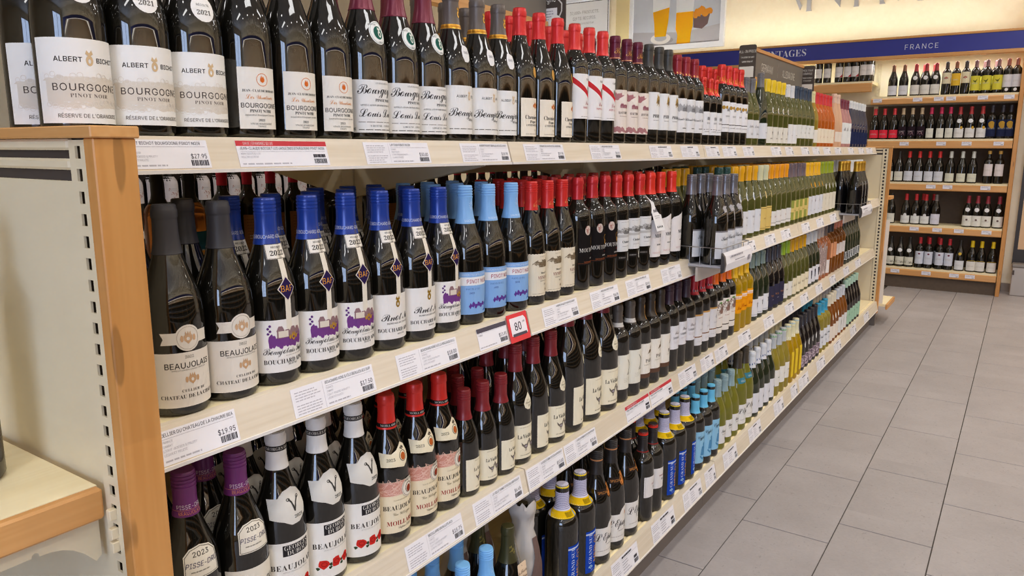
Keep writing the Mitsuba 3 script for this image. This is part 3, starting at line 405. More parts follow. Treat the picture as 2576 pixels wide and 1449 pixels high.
'v': [25, [4,10,10,17,11,17,13,16,13,11,8,1,11,1,14,2,16,4,15,7,15,10,18,15,21,17,22,17,23,16,22,11,18,5,20,5,22,7,23,6,21,5,18,4,15,2,11,0,8,0,6,0,5,2,5,6,8,12,8,13,5,9], [16,9,17,6,18,6,20,9,21,12,21,13,20,13,17,11]],
'x': [21, [0,1,1,4,3,4,5,2,7,6,9,10,9,13,8,13,7,12,4,9,4,10,10,16,12,17,13,16,14,11,17,16,20,17,21,16,22,14,21,13,19,13,17,14,15,11,13,2,15,2,18,6,19,5,15,1,14,0,11,1,9,2,8,6,6,2,4,0,1,0]],
'y': [30, [-3,-13,-3,-11,-2,-9,1,-6,5,-4,13,-1,16,4,15,5,10,0,7,0,6,1,5,2,5,6,9,13,8,13,4,9,4,10,8,15,10,17,13,17,14,16,14,14,14,10,9,1,16,7,23,17,28,17,27,14,20,2,22,3,26,6,27,5,23,2,19,0,14,-8,10,-13,7,-15,4,-16,0,-16,-2,-15], [-1,-14,1,-15,4,-14,9,-9,12,-2,9,-3,3,-7,-1,-11]]})}
FONTS = {}
def outline(rings):
    """Rings of x, y pairs, combined even-odd."""
    g = Polygon()
    for q in rings:
        g = g.symmetric_difference(Polygon(list(zip(q[::2], q[1::2]))).buffer(0))
    return g
for name, (cap, src) in FONT_SRC.items():
    tab = {}
    for ch, g in src.items():
        poly = affinity.scale(outline(g[1:]), 1 / cap, 1 / cap, origin=(0, 0))
        if name == 'serif': poly = poly.buffer(-.012)
        tab[ch] = (g[0] / cap * (.82 if name == 'script' else 1.0), poly, tri(poly))
    FONTS[name] = tab
PLAIN = {'Â': 'A', 'É': 'E', 'È': 'E', 'Ô': 'O', 'Œ': 'O', 'â': 'a', 'è': 'e', 'é': 'e', 'ô': 'o', 'Î': 'I'}
def text_w(s, font, h, sx=1.0, sp=0.0):
    tab = FONTS[font]
    return sum((tab[c][0] if c in tab else .32) * h * sx + sp for c in s)
def text(s, font, u, v, h, align='c', sx=1.0, sp=0.0, skew=0.0, cell=None, vert=False):
    """Flat lettering: (vertices, triangles), capitals h tall, baseline at v."""
    tab = FONTS[font]
    w = text_w(s, font, h, sx, sp)
    x = -w * {'l': 0, 'c': .5, 'r': 1}[align]
    V, F, n = [], [], 0
    for c in s:
        g = tab.get(c) or tab.get(PLAIN.get(c, c)) or (FONTS['sans'].get(c) if c != ' ' else None)
        if g is None:
            x += .32 * h * sx + sp; continue
        adv, poly, tr = g
        if tr is not None:
            if cell and h > .006:
                q = tri(affinity.affine_transform(poly, [h * sx, h * skew, 0, h, 0, 0]), cell, cell)
                vv, ff = q if q else (None, None)
            else:
                vv, ff = tr
                vv = np.stack([vv[:, 0] * h * sx + vv[:, 1] * h * skew, vv[:, 1] * h], 1)
            if vv is not None:
                V.append(vv + [x, 0]); F.append(ff + n); n += len(vv)
        x += adv * h * sx + sp
    if not V: return None
    V, F = np.vstack(V), np.vstack(F)
    if vert: V = np.stack([-V[:, 1], V[:, 0]], 1)
    return V + [u, v], F

# ---------------------------------------------------------------- small drawings for labels (plane shapes)
def ell(u, v, a, b, n=20):
    t = np.arange(n) * 2 * np.pi / n
    return Polygon(np.stack([u + a * np.cos(t), v + b * np.sin(t)], 1))
def ring(u, v, a, b, th):
    return ell(u, v, a, b, 28).difference(ell(u, v, a - th, b - th, 28))
def blob(rng, u, v, a, b, n=11, k=.3):
    t = np.arange(n) * 2 * np.pi / n
    r = 1 + k * (rng.random(n) * 2 - 1)
    return Polygon(np.stack([u + a * r * np.cos(t), v + b * r * np.sin(t)], 1)).buffer(0)
def stroke(pts, w):
    return LineString(pts).buffer(w / 2, quad_segs=2)
def house(u, v, w, h, rng, n=4):
    """A country house: wings with pitched roofs, dark windows cut out."""
    parts, x = [], u - w / 2
    for i in range(n):
        ww = w / n; hh = h * (.45 + .4 * rng.random()) * (1.25 if i == n // 2 else 1)
        parts.append(box(x, v, x + ww, v + hh * .6))
        parts.append(Polygon([(x - ww * .08, v + hh * .6), (x + ww * 1.08, v + hh * .6), (x + ww * .75, v + hh), (x + ww * .25, v + hh)]))
        x += ww
    g = unary_union(parts)
    holes = [box(u - w / 2 + w / n * (i + .2 + .35 * j), v + h * .1, u - w / 2 + w / n * (i + .38 + .35 * j), v + h * .24) for i in range(n) for j in range(2)]
    return g.difference(unary_union(holes)).buffer(0)
def bushes(u, v, w, h, rng, n=7):
    return unary_union([blob(rng, u - w / 2 + w * (i + .5) / n, v + h * .3 * rng.random(), w / n * .85, h * (.35 + .4 * rng.random())) for i in range(n)])
def crest(u, v, s):
    sh = Polygon([(u - .42 * s, v + .35 * s), (u + .42 * s, v + .35 * s), (u + .4 * s, v - .15 * s), (u, v - .55 * s), (u - .4 * s, v - .15 * s)])
    crown = unary_union([Polygon([(u + (i - 1.5) * .2 * s, v + .42 * s), (u + (i - .5) * .2 * s, v + .42 * s), (u + (i - 1) * .26 * s, v + .78 * s)]) for i in range(3)])
    side = unary_union([ell(u + q * .62 * s, v + .05 * s, .16 * s, .34 * s, 10) for q in (-1, 1)])
    return unary_union([sh.difference(ell(u, v, .18 * s, .2 * s, 10)), crown, side, box(u - .34 * s, v + .37 * s, u + .34 * s, v + .44 * s)])
def tall_crest(u, v, s):
    return unary_union([ell(u, v, .3 * s, .45 * s, 16).difference(ell(u, v - .05 * s, .12 * s, .2 * s, 10)), ell(u, v + .55 * s, .26 * s, .12 * s, 10),
                        Polygon([(u - .32 * s, v + .55 * s), (u - .2 * s, v + .9 * s), (u, v + .62 * s), (u + .2 * s, v + .9 * s), (u + .32 * s, v + .55 * s)])])
def flame(u, v, s):
    return unary_union([Polygon([(u - .3 * s, v - .3 * s), (u - .34 * s, v), (u - .1 * s, v + .5 * s), (u - .05 * s, v + .1 * s), (u + .12 * s, v + .4 * s), (u + .32 * s, v - .02 * s), (u + .28 * s, v - .32 * s), (u, v - .5 * s)])])
def hen(u, v, s, m=1):
    return unary_union([ell(u, v, .3 * s, .26 * s, 12), Polygon([(u + m * .1 * s, v), (u + m * .32 * s, v + .5 * s), (u + m * .48 * s, v + .46 * s), (u + m * .3 * s, v)]), ell(u + m * .4 * s, v + .5 * s, .1 * s, .1 * s, 8),
                        Polygon([(u - m * .15 * s, v + .05 * s), (u - m * .62 * s, v + .5 * s), (u - m * .5 * s, v + .1 * s), (u - m * .25 * s, v - .1 * s)]),
                        stroke([(u - .05 * s, v - .2 * s), (u - .08 * s, v - .55 * s)], .06 * s), stroke([(u + .1 * s, v - .2 * s), (u + .08 * s, v - .55 * s)], .06 * s)])
def heron(u, v, s):
    return unary_union([ell(u, v, .28 * s, .17 * s, 12), stroke([(u + .15 * s, v + .05 * s), (u + .05 * s, v + .35 * s), (u + .2 * s, v + .5 * s)], .09 * s), Polygon([(u + .17 * s, v + .54 * s), (u + .5 * s, v + .45 * s), (u + .18 * s, v + .45 * s)]),
                        stroke([(u, v - .1 * s), (u + .02 * s, v - .6 * s)], .05 * s), Polygon([(u - .2 * s, v), (u - .5 * s, v - .3 * s), (u, v - .14 * s)])])
def fern(u, v, s):
    g = []
    for i in range(13):
        a = math.radians(100 + i * 14 - 130)
        g.append(stroke([(u - .4 * s + .04 * s * i, v - .05 * s * i + .3 * s), (u - .4 * s + .04 * s * i + .85 * s * math.cos(a) * .7, v - .05 * s * i + .3 * s - .5 * s)], .035 * s))
    return unary_union(g)
def vine(u, v, s):
    g = [stroke([(u - .25 * s, v - .8 * s), (u + .1 * s, v - .72 * s)], .10 * s), stroke([(u, v - .8 * s), (u + .05 * s, v - .3 * s), (u + .32 * s, v), (u + .36 * s, v + .5 * s)], .12 * s), stroke([(u + .1 * s, v - .22 * s), (u - .5 * s, v - .12 * s), (u - .9 * s, v - .3 * s)], .06 * s),
         stroke([(u + .3 * s, v), (u + .7 * s, v + .2 * s)], .08 * s)]
    return unary_union(g)
def scribble(u, v, w, h, rng, n=9, th=.0006):
    """Loose ink drawing: short strokes filling a frame."""
    g = []
    for i in range(n):
        x, y = u + (rng.random() - .5) * w, v + (rng.random() - .5) * h
        g.append(stroke([(x, y), (x + (rng.random() - .5) * w * .4, y + (rng.random() - .3) * h * .6), (x + (rng.random() - .5) * w * .5, y + (rng.random() - .5) * h * .5)], th * (1 + rng.random())))
    return unary_union(g)
def lines(u, v, w, n, h, gap, rng):
    """Words too small to read: rows of short dashes."""
    g = []
    for i in range(n):
        x, end = u - w / 2, u + w / 2 - w * .25 * rng.random()
        while x < end:
            l = w * (.06 + .12 * rng.random())
            g.append(box(x, v - i * gap, min(x + l, end), v - i * gap + h)); x += l + w * .025
    return shapely.geometry.MultiPolygon(g)
def barcode(u, v, w, h, rng):
    g, x = [], u
    while x < u + w:
        l = w * (.02 + .05 * rng.random()); g.append(box(x, v, min(x + l, u + w), v + h)); x += l + w * (.02 + .03 * rng.random())
    return shapely.geometry.MultiPolygon(g)

# ---------------------------------------------------------------- the setting
WX = 8.60
struct('wall_back', bx(WX, WX + .1, -4, 8, 0, CEIL), 'cream_wall', 'cream wall behind the lit wall shelving')
struct('wall_left', bx(-4, WX, 6.2, 6.3, 0, CEIL), 'cream_wall', 'cream side wall seen between the bottle necks')
struct('wall_right', bx(-4, WX, -3.5, -3.4, 0, CEIL), 'cream_wall', 'cream side wall across the aisle')
struct('wall_front', bx(-4.1, -4, -3.4, 6.2, 0, CEIL), 'cream_wall', 'cream wall behind the camera')
scene['ceiling_white'] = {'type': 'diffuse', 'reflectance': rgb('e9e6df')}
struct('ceiling', bx(-4, WX, -3.4, 6.2, CEIL, CEIL + .1), 'ceiling_white', 'white ceiling')
struct('trim_1', bx(8.54, WX, 4.13, 4.30, 0, CEIL), gloss('c9b98c', .6), 'olive beige pilaster between the two posters')
struct('floor', bx(-4, WX, -3.4, 6.2, -.06, -.007), 'grout', 'grey tiled floor')
JOINT = {-1: 3.98, 0: 2.606, 1: 2.778, 2: 2.581, 3: 2.75, 4: 2.63, 5: 2.70}
rest = []
for c in range(-1, 13):
    y1, x0 = .739 - .302 * c, JOINT.get(c, 2.5 + .13 * (c % 3))
    x0 -= .594 * 12
    for i in range(32):
        a = x0 + .594 * i
        if a > 8.58 or a < -3.9 or y1 - .302 < -3.39: continue
        b = min(a + .5915, 8.59)
        m = bx(a + .0015, b, y1 - .3005, y1 - .0015, -.009, 0, .0012)
        if c <= 3 and a > 1.2:
            put('floor__tile', m, 'floor_tile')
        else: rest.append(m)
scene['floor__tile_field'] = ply(cat(rest), 'floor_tile')
labels['floor__tile_field'] = {'kind': 'stuff', 'label': 'grey tiles of the aisle outside the picture'}
# a tinted shop window behind the camera (mirrored in the glass of the bottles)
scene['window_1__pane'] = {'type': 'rectangle', 'to_world': T().translate([-3.98, -1.6, 1.75]).rotate([0, 1, 0], 90).scale([.95, 1.1, 1]), 'bsdf': {'type': 'diffuse', 'reflectance': rgb('8090a0')},
                           'emitter': {'type': 'area', 'radiance': {'type': 'rgb', 'value': [6.0, 7.6, 11.0]}}}
scene['window_1__frame'] = ply(cat([bx(-4, -3.95, y - .03, y + .03, .75, 2.75) for y in (-2.73, -1.6, -.47)] + [bx(-4, -3.95, -2.73, -.47, z - .03, z + .03) for z in (.77, 2.73)]), 'blackboard')
labels['window_1'] = {'kind': 'structure', 'label': 'shop window behind the camera'}

# ceiling lamps' housings
for key, x, y in LAMPS:
    w, d = (.62, .17) if key.startswith('ceiling') else (.085, .085)
    z0 = CEIL - (.022 if key.startswith('ceiling') else .062)
    scene[key + '__frame'] = ply(cat([bx(x - w, x + w, y - d, y - d + .02, z0, CEIL), bx(x - w, x + w, y + d - .02, y + d, z0, CEIL), bx(x - w, x - w + .02, y - d, y + d, z0, CEIL), bx(x + w - .02, x + w, y - d, y + d, z0, CEIL)]), 'ceiling_white')

# ---------------------------------------------------------------- plane frames for flat print: (u, v, w) -> world
def face_y(x0, y0, z0, lean=0.0):
    """On a face that looks down -y; lean: how far the top goes back per metre of height."""
    def f(p, w):
        p = np.asarray(p)
        return np.stack([x0 + p[:, 0], y0 + p[:, 1] * lean - w, z0 + p[:, 1]], 1)
    return f
def face_x(x0, y0, z0):
    def f(p, w):
        p = np.asarray(p)
        return np.stack([np.full(len(p), x0) - w, y0 - p[:, 0], z0 + p[:, 1]], 1)
    return f
def flat(frame, shape, w):
    t = shape if isinstance(shape, tuple) else tri(shape)
    return trimesh.Trimesh(frame(t[0], w), t[1], process=False)
def slab(frame, shape, w0, w1):
    """A plate of that outline between depths w0 and w1."""
    ms = []
    for p in polys(shape):
        e = trimesh.creation.extrude_polygon(p, w1 - w0, engine='earcut')
        v = np.asarray(e.vertices)
        out = np.vstack([frame(q[None, :2], w0 + q[2]) for q in v])
        ms.append(trimesh.Trimesh(out, e.faces, process=False))
    return cat(ms)
def rbox(u0, v0, u1, v1, r):
    return box(u0 + r, v0 + r, u1 - r, v1 - r).buffer(r, quad_segs=4)

# ---------------------------------------------------------------- the gondola
B = [.479, 1.393, 2.613, 3.833, 5.053, 6.273]
LV = [(.948, 1.319, 1.366), (.895, .934, .987), (.898, .547, .603), (.843, .128, .196)]
YC = 1.455
NTH = ['first', 'second', 'third', 'fourth', 'fifth', 'sixth', 'seventh', 'eighth', 'ninth', 'tenth', 'eleventh', 'twelfth']
LVN = ['top', 'second', 'third', 'bottom']
def strip_lean(lv): return .014 / (LV[lv][2] - LV[lv][1])
def gondola_shelf(lv, s, side):
    ys, zb, zt = LV[lv]
    x0, x1 = B[s] + .002, B[s + 1] - .002
    sg = 1 if side == 0 else -1
    Y = (lambda y: y) if side == 0 else (lambda y: 2 * YC - y)
    key = new('gondola_shelf')
    prof = [(ys, zb), (ys + .006, zb), (ys + .02, zt - .004), (ys + .03, zt - .004), (ys + .03, zt), (ys + .014, zt)]
    v = [(x, Y(y), z) for x in (x0, x1) for y, z in prof]
    e = trimesh.creation.extrude_polygon(Polygon([(Y(y), z) for y, z in prof]), x1 - x0, engine='earcut')
    w = np.asarray(e.vertices)
    put(key + '__front_strip', trimesh.Trimesh(np.stack([x0 + w[:, 2], w[:, 0], w[:, 1]], 1), e.faces), 'pale_x')
    a, b = sorted((Y(ys + .030), Y(1.435)))
    put(key + '__board', bx(x0, x1, a, b, zt - .020, zt - .001), 'shelf_top')
    a, b = sorted((Y(ys - .0015), Y(ys + .006)))
    put(key + '__lip', bx(x0, x1, a, b, zb - .003, zb + .002), gloss('e4e0dc', .25))
    if lv == 3:
        for q in (.034, .046):
            a, b = sorted((Y(ys + q), Y(ys + q + .006)))
            put(key + '__bead', bx(x0, x1, a, b, zt - .003, zt + .0025, .001), 'shelf_top')
    else:
        for x in (x0 + .006, x1 - .006):
            a = Polygon([(1.435, zt - .0205), (ys + .08, zt - .0205), (ys + .08, zb - .008), (1.435, zb - .093)])
            e = trimesh.creation.extrude_polygon(a, .003, engine='earcut'); w = np.asarray(e.vertices)
            put(key + '__bracket', trimesh.Trimesh(np.stack([x - .0015 + w[:, 2], np.array([Y(q) for q in w[:, 0]]), w[:, 1]], 1), e.faces), 'cream_steel')
    tag(key, f'{LVN[lv]} shelf of the gondola, {NTH[s]} section from the near end' if side == 0 else f'{LVN[lv]} shelf on the far side of the gondola, {NTH[s]} section', 'shelf', 'gondola shelves')
for s in range(5):
    for lv in range(4): gondola_shelf(lv, s, 0)
for s in range(5):
    gondola_shelf(0, s, 1)
for s in range(3): gondola_shelf(1, s, 1)

g = new('display_gondola')
tag(g, 'cream steel frame of the long gondola standing on a brown kick base', 'gondola')
for x in B:
    holes = unary_union([box(-.004, .18 + .0254 * i, .004, .191 + .0254 * i) for i in range(45)])
    put(g + '__upright', cat([slab(face_y(x, YC - .018, 0), box(-.015, .02, .015, 1.36).difference(holes), 0, .002), bx(x - .015, x + .015, YC - .0175, YC + .02, .02, 1.36)]), 'cream_steel')
for s in range(5):
    put(g + '__kick_plate', bx(B[s] + .001, B[s + 1] - .001, .895, .91, 0.0, .130), 'kick')
    put(g + '__back_panel', bx(B[s] + .016, B[s + 1] - .016, YC - .004, YC + .004, .15, .90), 'cream_steel')  # panel added to stop light leaking through behind the lower shelves
put(g + '__base', bx(B[0], B[5], .93, 2 * YC - .90, 0.0, .10), 'kick')
# bolts beside the uprights under the top shelf
for x in B[1:4]:
    put(g + '__bolt', lathe([(0, 0), (.006, 0), (.0075, .003), (.004, .006), (0, .0065)], 12).apply_transform(trimesh.transformations.rotation_matrix(math.pi / 2, [1, 0, 0])).apply_translation([x + .045, YC - .02, 1.292]), 'chrome', 30)
    put(g + '__crossbar', bx(x + .02, x + 1.2, YC - .012, YC + .012, 1.275, 1.30), 'cream_steel')

def end_panel(x0, sgn, label):
    """End of the gondola: cream panel, slotted strip, maple corner post and cap. Its seen face looks down -x."""
    k = new('gondola_end')
    tag(k, label, 'gondola end')
    ya, zt, zb = .848, 1.361, .10
    put(k + '__post', bx(x0, x0 + .049, ya, ya + .021, zb, zt, .0015), 'maple_z')
    n = 48
    slots = unary_union([box(-.0058, .135 + .0256 * i, .0058, .149 + .0256 * i) for i in range(n)])
    put(k + '__slotted_strip', slab(face_x(x0 + .006, ya + .021 + .020, 0), box(-.0195, zb, .0195, zt - .002).difference(slots), 0, .003), 'cream_steel')
    put(k + '__slot_shade', bx(x0 + .0135, x0 + .016, ya + .022, ya + .062, zb, zt), 'blackboard')  # dark strip painted in for the shade inside the slots
    put(k + '__rail_gap_shade', bx(x0 + .013, x0 + .016, ya + .062, 2 * YC - ya - .062, 1.30, zt), 'blackboard')  # dark plate whose colour stands in for shade between the rails
    ye = 2 * YC - ya
    put(k + '__panel', bx(x0 + .008, x0 + .012, ya + .062, ye - .062, zb, 1.312, .001), 'cream_steel')
    for z in (1.354, 1.3315):
        put(k + '__rail', bx(x0 + .002, x0 + .012, ya + .062, ye - .062, z - .0065, z + .0065, .003), 'cream_steel')
    put(k + '__sheet', bx(x0 + .024, x0 + .047, ya + .022, ye - .022, zb, zt), 'cream_steel')
    put(k + '__cap', bx(x0 - .004, x0 + .052, ya - .004, ye, zt, 1.3745, .0015), 'maple_y')
    put(k + '__foot', bx(x0 + .004, x0 + .046, ya + .012, ye - .01, 0, zb), 'kick')
    return k
end_panel(.430, 1, 'near end panel with maple corner post and slotted cream steel strip')
end_panel(B[5] + .001, 1, 'far end panel with slotted strip and narrow maple post')

k = new('end_shelf')
tag(k, 'cream shelf with thick maple edge projecting from the near end panel', 'shelf')
put(k + '__board', bx(.06, .4285, .917, 1.95, .917, .937), 'shelf_top')
put(k + '__edge', bx(.06, .4285, .903, .917, .897, .9375, .003), 'maple_x')
put(k + '__front_edge', bx(.046, .06, .903, 1.95, .897, .9375, .003), 'maple_y')
br = Polygon([(.4285, .897), (.10, .897), (.10, .870), (.349, .8735), (.350, .877), (.3535, .879), (.357, .877), (.358, .8725), (.370, .8720), (.384, .8685), (.396, .862), (.408, .852), (.421, .836), (.4285, .842)])
put(k + '__bracket', prism(br, .004, ([[1, 0, 0], [0, 0, 1], [0, 1, 0]], [0, .922, 0])), 'cream_steel')
for i, z in enumerate((.905, .880, .862)):
    put(k + '__hook', bx(.4245, .4345, .884, .893, z - .006, z + .008, .001), 'cream_steel')
k = new('end_shelf')
tag(k, 'cream shelf with maple edge projecting behind the far end panel', 'shelf')
put(k + '__board', bx(6.325, 6.72, .80, 1.95, .150, .168), 'shelf_top')
put(k + '__edge', bx(6.325, 6.72, .785, .80, .128, .1685, .003), 'maple_x')
k = new('end_shelf')
tag(k, 'short maple shelf end jutting out high behind the far post', 'shelf')
put(k + '__board', bx(6.325, 6.50, .835, 1.95, .975, 1.000), 'maple_y')
k = put('display_card', bx(6.34, 6.348, .825, 1.02, .169, .82), paper('e9e4da'))
tag(k, 'white display card standing on the far end shelf', 'sign')

# ---------------------------------------------------------------- header boards on the gondola's spine
def header(x0, x1, words, label):
    k = new('header_sign')
    tag(k, label, 'sign')
    put(k + '__board', bx(x0, x1, YC - .010, YC + .010, 1.788, 1.937), 'greyboard')
    put(k + '__top_rail', bx(x0 - .004, x1 + .004, YC - .018, YC + .018, 1.937, 1.958, .002), 'maple_x')
    put(k + '__bottom_rail', bx(x0 - .004, x1 + .004, YC - .018, YC + .018, 1.756, 1.788, .002), 'maple_x')
    for x in (x0 + .05, x1 - .05):
        put(k + '__stem', bx(x - .012, x + .012, YC - .008, YC + .008, 1.36, 1.756), 'cream_steel')
    fr = face_y((x0 + x1) / 2, YC - .0103, 1.832)
    for s, u in words:
        put(k + '__lettering', flat(fr, text(s, 'sans', u, 0, .048, sx=.82), .0005), paper('d8d2c8'))
    if words: put(k + '__divider', flat(fr, box(-.002, -.015, .002, .075), .0005), paper('a9a29a'))
header(4.60, 5.93, [('GERMANY', -.24), ('ALLEMAGNE', .28)], 'grey header board lettered for Germany, between two price signs')
header(.70, 2.33, [], 'blank grey header board with maple rails above the nearest bottles')
def price_sign(x, y0, y1, z0, z1, rows, label):
    k = new('notice_sign')
    tag(k, label, 'sign')
    fr = face_x(x, (y0 + y1) / 2, z0)
    w, h = abs(y1 - y0), z1 - z0
    put(k + '__board', slab(fr, rbox(-w / 2, 0, w / 2, h, .012), -.004, 0), 'blackboard')
    for s, v, hh, sx in rows:
        put(k + '__lettering', flat(fr, text(s, 'sans', 0, v, hh, sx=sx), .0006), paper('efece8'))
    return k, fr, w, h
k, fr, w, h = price_sign(4.575, 1.385, 1.485, 1.72, 1.955, [('ALL-IN PRICE', .190, .015, .72), ('Includes tax and', .160, .011, .66), ('bottle deposit', .135, .011, .66)], 'dark notice about the all-in price at the left end of the Germany board')
put(k + '__ticket', flat(fr, box(-.046, .05, .04, .112), .001), paper('e8e4e0'))
k, fr, w, h = price_sign(5.955, 1.365, 1.465, 1.72, 1.955, [('PRIX TOUT', .195, .014, .72), ('COMPRIS', .172, .014, .72), ('Comprend la taxe', .145, .010, .62), ('et la consigne', .125, .010, .62)], 'dark French price notice at the right end of the Germany board')
put(k + '__ticket', flat(fr, box(-.046, .05, .04, .105), .001), paper('e8e4e0'))
k, fr, w, h = price_sign(2.345, 1.375, 1.545, 1.735, 2.02, [('Le prix comprend', .185, .015, .7), ('la taxe et la', .160, .015, .7), ('consigne', .118, .021, .75)], 'dark notice with a white ticket and round price tag above the red capsules')
rng = random.Random(5); nr = np.random.default_rng(5)
put(k + '__ticket', flat(fr, box(-.084, .032, .052, .098), .001), paper('f2f0f2'))
put(k + '__ticket_print', flat(fr, shapely.geometry.MultiPolygon(polys(lines(-.06, .086, .04, 3, .003, .008, nr)) + polys(lines(-.06, .058, .04, 3, .003, .008, nr)) + polys(lines(.005, .086, .08, 4, .003, .009, nr))), .0016), paper('a8a6ac'))
put(k + '__round_tag', flat(fr, ell(.045, .032, .034, .042, 24), .003), paper('f4f3f3'))
put(k + '__round_tag_print', cat([flat(fr, text('$16.00', 'sans', .043, .028, .009), .0036), flat(fr, barcode(.02, .008, .046, .014, nr), .0036)]), paper('3a383c'))
put(k + '__arrow', flat(fr, stroke([(.055, .125), (.070, .11), (.070, .085), (.062, .07)], .005), .001), paper('d9d6d2'))

# ---------------------------------------------------------------- wall shelving at the far end
k = new('wall_shelving')
tag(k, 'maple wall shelving with taupe back panels and a navy fascia', 'shelving unit')
FX, FYR, FYL = 8.215, .130, 3.9
ZW = [(1.780, 1.841), (1.362, 1.434), (.963, 1.025), (.552, .615), (.127, .192)]
for i, (z0, z1) in enumerate(ZW):
    for a, b in ((FYR + .004, 1.338), (1.342, 2.6)):
        if i == 0 and a > 1: z0, z1 = 1.905, 1.995   # the left bay's top shelf sits higher
        put(k + '__shelf', bx(FX + .015, WX - .035, a, b, z1 - .012, z1 + .016), 'shelf_top')
        e = trimesh.creation.extrude_polygon(Polygon([(FX + .018, z0), (FX + .006, z0), (FX, z0 + .006), (FX + .004, z1 - .012), (FX + .018, z1)]), b - a, engine='earcut'); w = np.asarray(e.vertices)
        put(k + '__shelf_edge', trimesh.Trimesh(np.stack([w[:, 0], a + w[:, 2], w[:, 1]], 1), e.faces[:, ::-1]), 'maple_y')
put(k + '__side_panel', bx(FX - .006, WX, FYR - .032, FYR, 0, 2.66, .002), 'maple_z')
put(k + '__back_panel', bx(WX - .03, WX - .012, FYR, 2.6, .10, 1.78), 'taupe')
put(k + '__back_panel', bx(WX - .03, WX - .012, FYR, 4.0, 1.80, 2.36), 'cream_wall')
put(k + '__kick_board', bx(FX + .04, FX + .06, FYR, 2.6, 0, .127), 'taupe')
holes = unary_union([box(-.006, 1.86 + .03 * i, .006, 1.875 + .03 * i) for i in range(11)])
put(k + '__upright', slab(face_x(WX - .032, 1.34, 0), box(-.02, 1.857, .02, 2.2).difference(holes), 0, .004), 'cream_steel')
put(k + '__upright', slab(face_x(WX - .032, 1.34, 0), box(-.02, .128, .02, 1.78), 0, .004), 'cream_steel')
put(k + '__fascia', bx(8.20, 8.262, FYR - .03, 6.1, 2.234, 2.384), 'navy')
put(k + '__fascia_trim', bx(8.192, 8.264, FYR - .03, 6.1, 2.384, 2.405, .003), 'maple_y')
put(k + '__fascia_trim', bx(8.192, 8.264, FYR - .03, 6.1, 2.202, 2.234, .003), 'maple_y')
put(k + '__fascia_shelf', bx(8.262, 8.36, FYR, 3.9, 2.226, 2.396), 'cream_steel')
fr = face_x(8.1995, 0, 0)
put(k + '__lettering', flat(fr, text('VINTAGES', 'serif', -1.973, 2.283, .066, 'r', .92), .0008), paper('e6e8f4'))
put(k + '__lettering', flat(fr, text('FRANCE', 'sans', -.938, 2.281, .046, 'c', .98, .008), .0008), paper('c9cce0'))

nr = np.random.default_rng(11)
for c, y in zip('VINTAGES', (2.215, 2.075, 1.885, 1.612, 1.415, 1.155, .95, .76)):
    t = affinity.affine_transform(FONTS['serif'][c][1].buffer(-.055), [.34, 0, 0, .34, 0, 0])
    x0, _, x1, _ = t.bounds
    key = put('wall_letter', slab(face_x(WX, y + (x0 + x1) / 2, 2.758), t, .004, .03), 'silver')
    tag(key, f'large silver letter {c} fixed to the cream wall', 'letter', 'large silver letters on the wall')

# posters on the back wall
k = new('poster')
tag(k, 'framed poster of two glasses of beer on a grey table', 'poster')
fr = face_x(WX - .012, 3.55, 2.52)
put(k + '__frame', slab(fr, box(-.585, -.03, .585, 1.2).difference(box(-.535, .03, .535, 1.15)), -.01, .035), gloss('dfe3ec', .3))
put(k + '__print', flat(fr, box(-.537, .028, .537, 1.152), .012), gloss('b9bfcc', .12))
put(k + '__table', flat(fr, Polygon([(-.535, .03), (.535, .03), (.535, .22), (.1, .16), (-.535, .20)]), .0125), gloss('a4a4ac', .12))
put(k + '__saucer', flat(fr, ell(-.18, .105, .125, .062, 30).difference(ell(-.18, .112, .075, .034, 24)), .013), gloss('d9d3cf', .12))
put(k + '__saucer_shadow', flat(fr, ell(-.12, .085, .10, .036, 24).difference(ell(-.18, .105, .125, .062, 30)), .0128), gloss('8f8d92', .12))
put(k + '__beer', flat(fr, Polygon([(-.255, .13), (-.115, .13), (-.09, .30), (-.08, .45), (-.285, .41), (-.265, .28)]), .0135), gloss('e0a01c', .12))
put(k + '__beer', flat(fr, Polygon([(.02, .0305), (.185, .0305), (.19, .14), (.21, .22), (.21, .38), (.005, .38), (.005, .20), (.028, .13)]), .0135), gloss('f0a21e', .12))
put(k + '__foam', flat(fr, unary_union([Polygon([(-.285, .41), (-.08, .45), (-.07, .58), (-.29, .56)]), Polygon([(.005, .38), (.21, .38), (.22, .55), (.0, .54)])]), .0133), gloss('dadde4', .12))
put(k + '__snack_bowl', flat(fr, Polygon([(.212, .31), (.41, .35), (.385, .23), (.32, .18), (.22, .20)]), .0132), gloss('5b4a4c', .12))
put(k + '__snacks', flat(fr, unary_union([blob(nr, .235 + .037 * i, .345 + .02 * (i % 3), .045, .045) for i in range(5)]).intersection(box(.212, .30, .44, .5)), .0134), gloss('d98c34', .12))
k = new('poster')
tag(k, 'white framed poster with grey lettering about products and recipes', 'poster')
fr = face_x(WX - .012, 4.78, 2.44)
put(k + '__frame', slab(fr, box(-.47, -.05, .47, .78).difference(box(-.36, .05, .47, .715)), -.01, .03), gloss('d3dae8', .3))
put(k + '__print', flat(fr, box(-.47, .04, .37, .72), .008), gloss('e4e7ee', .15))
put(k + '__black_line', flat(fr, unary_union([box(.345, .05, .353, .715), box(-.47, .700, .353, .707)]), .0085), paper('4a4a50'))
for s, v, hh in (('10,000+ PRODUCTS.', .565, .036), ('GIFTS. RECIPES.', .495, .036), ('Find it all at LCBO.COM', .44, .022), ('PLUS DE', .34, .036), ('10 000 PRODUITS.', .27, .036), ('CADEAUX.', .20, .036), ('RECETTES.', .13, .036)):
    put(k + '__lettering', flat(fr, text(s, 'sans', .02, v, hh, sx=.82), .0088), paper('8d8f96'))
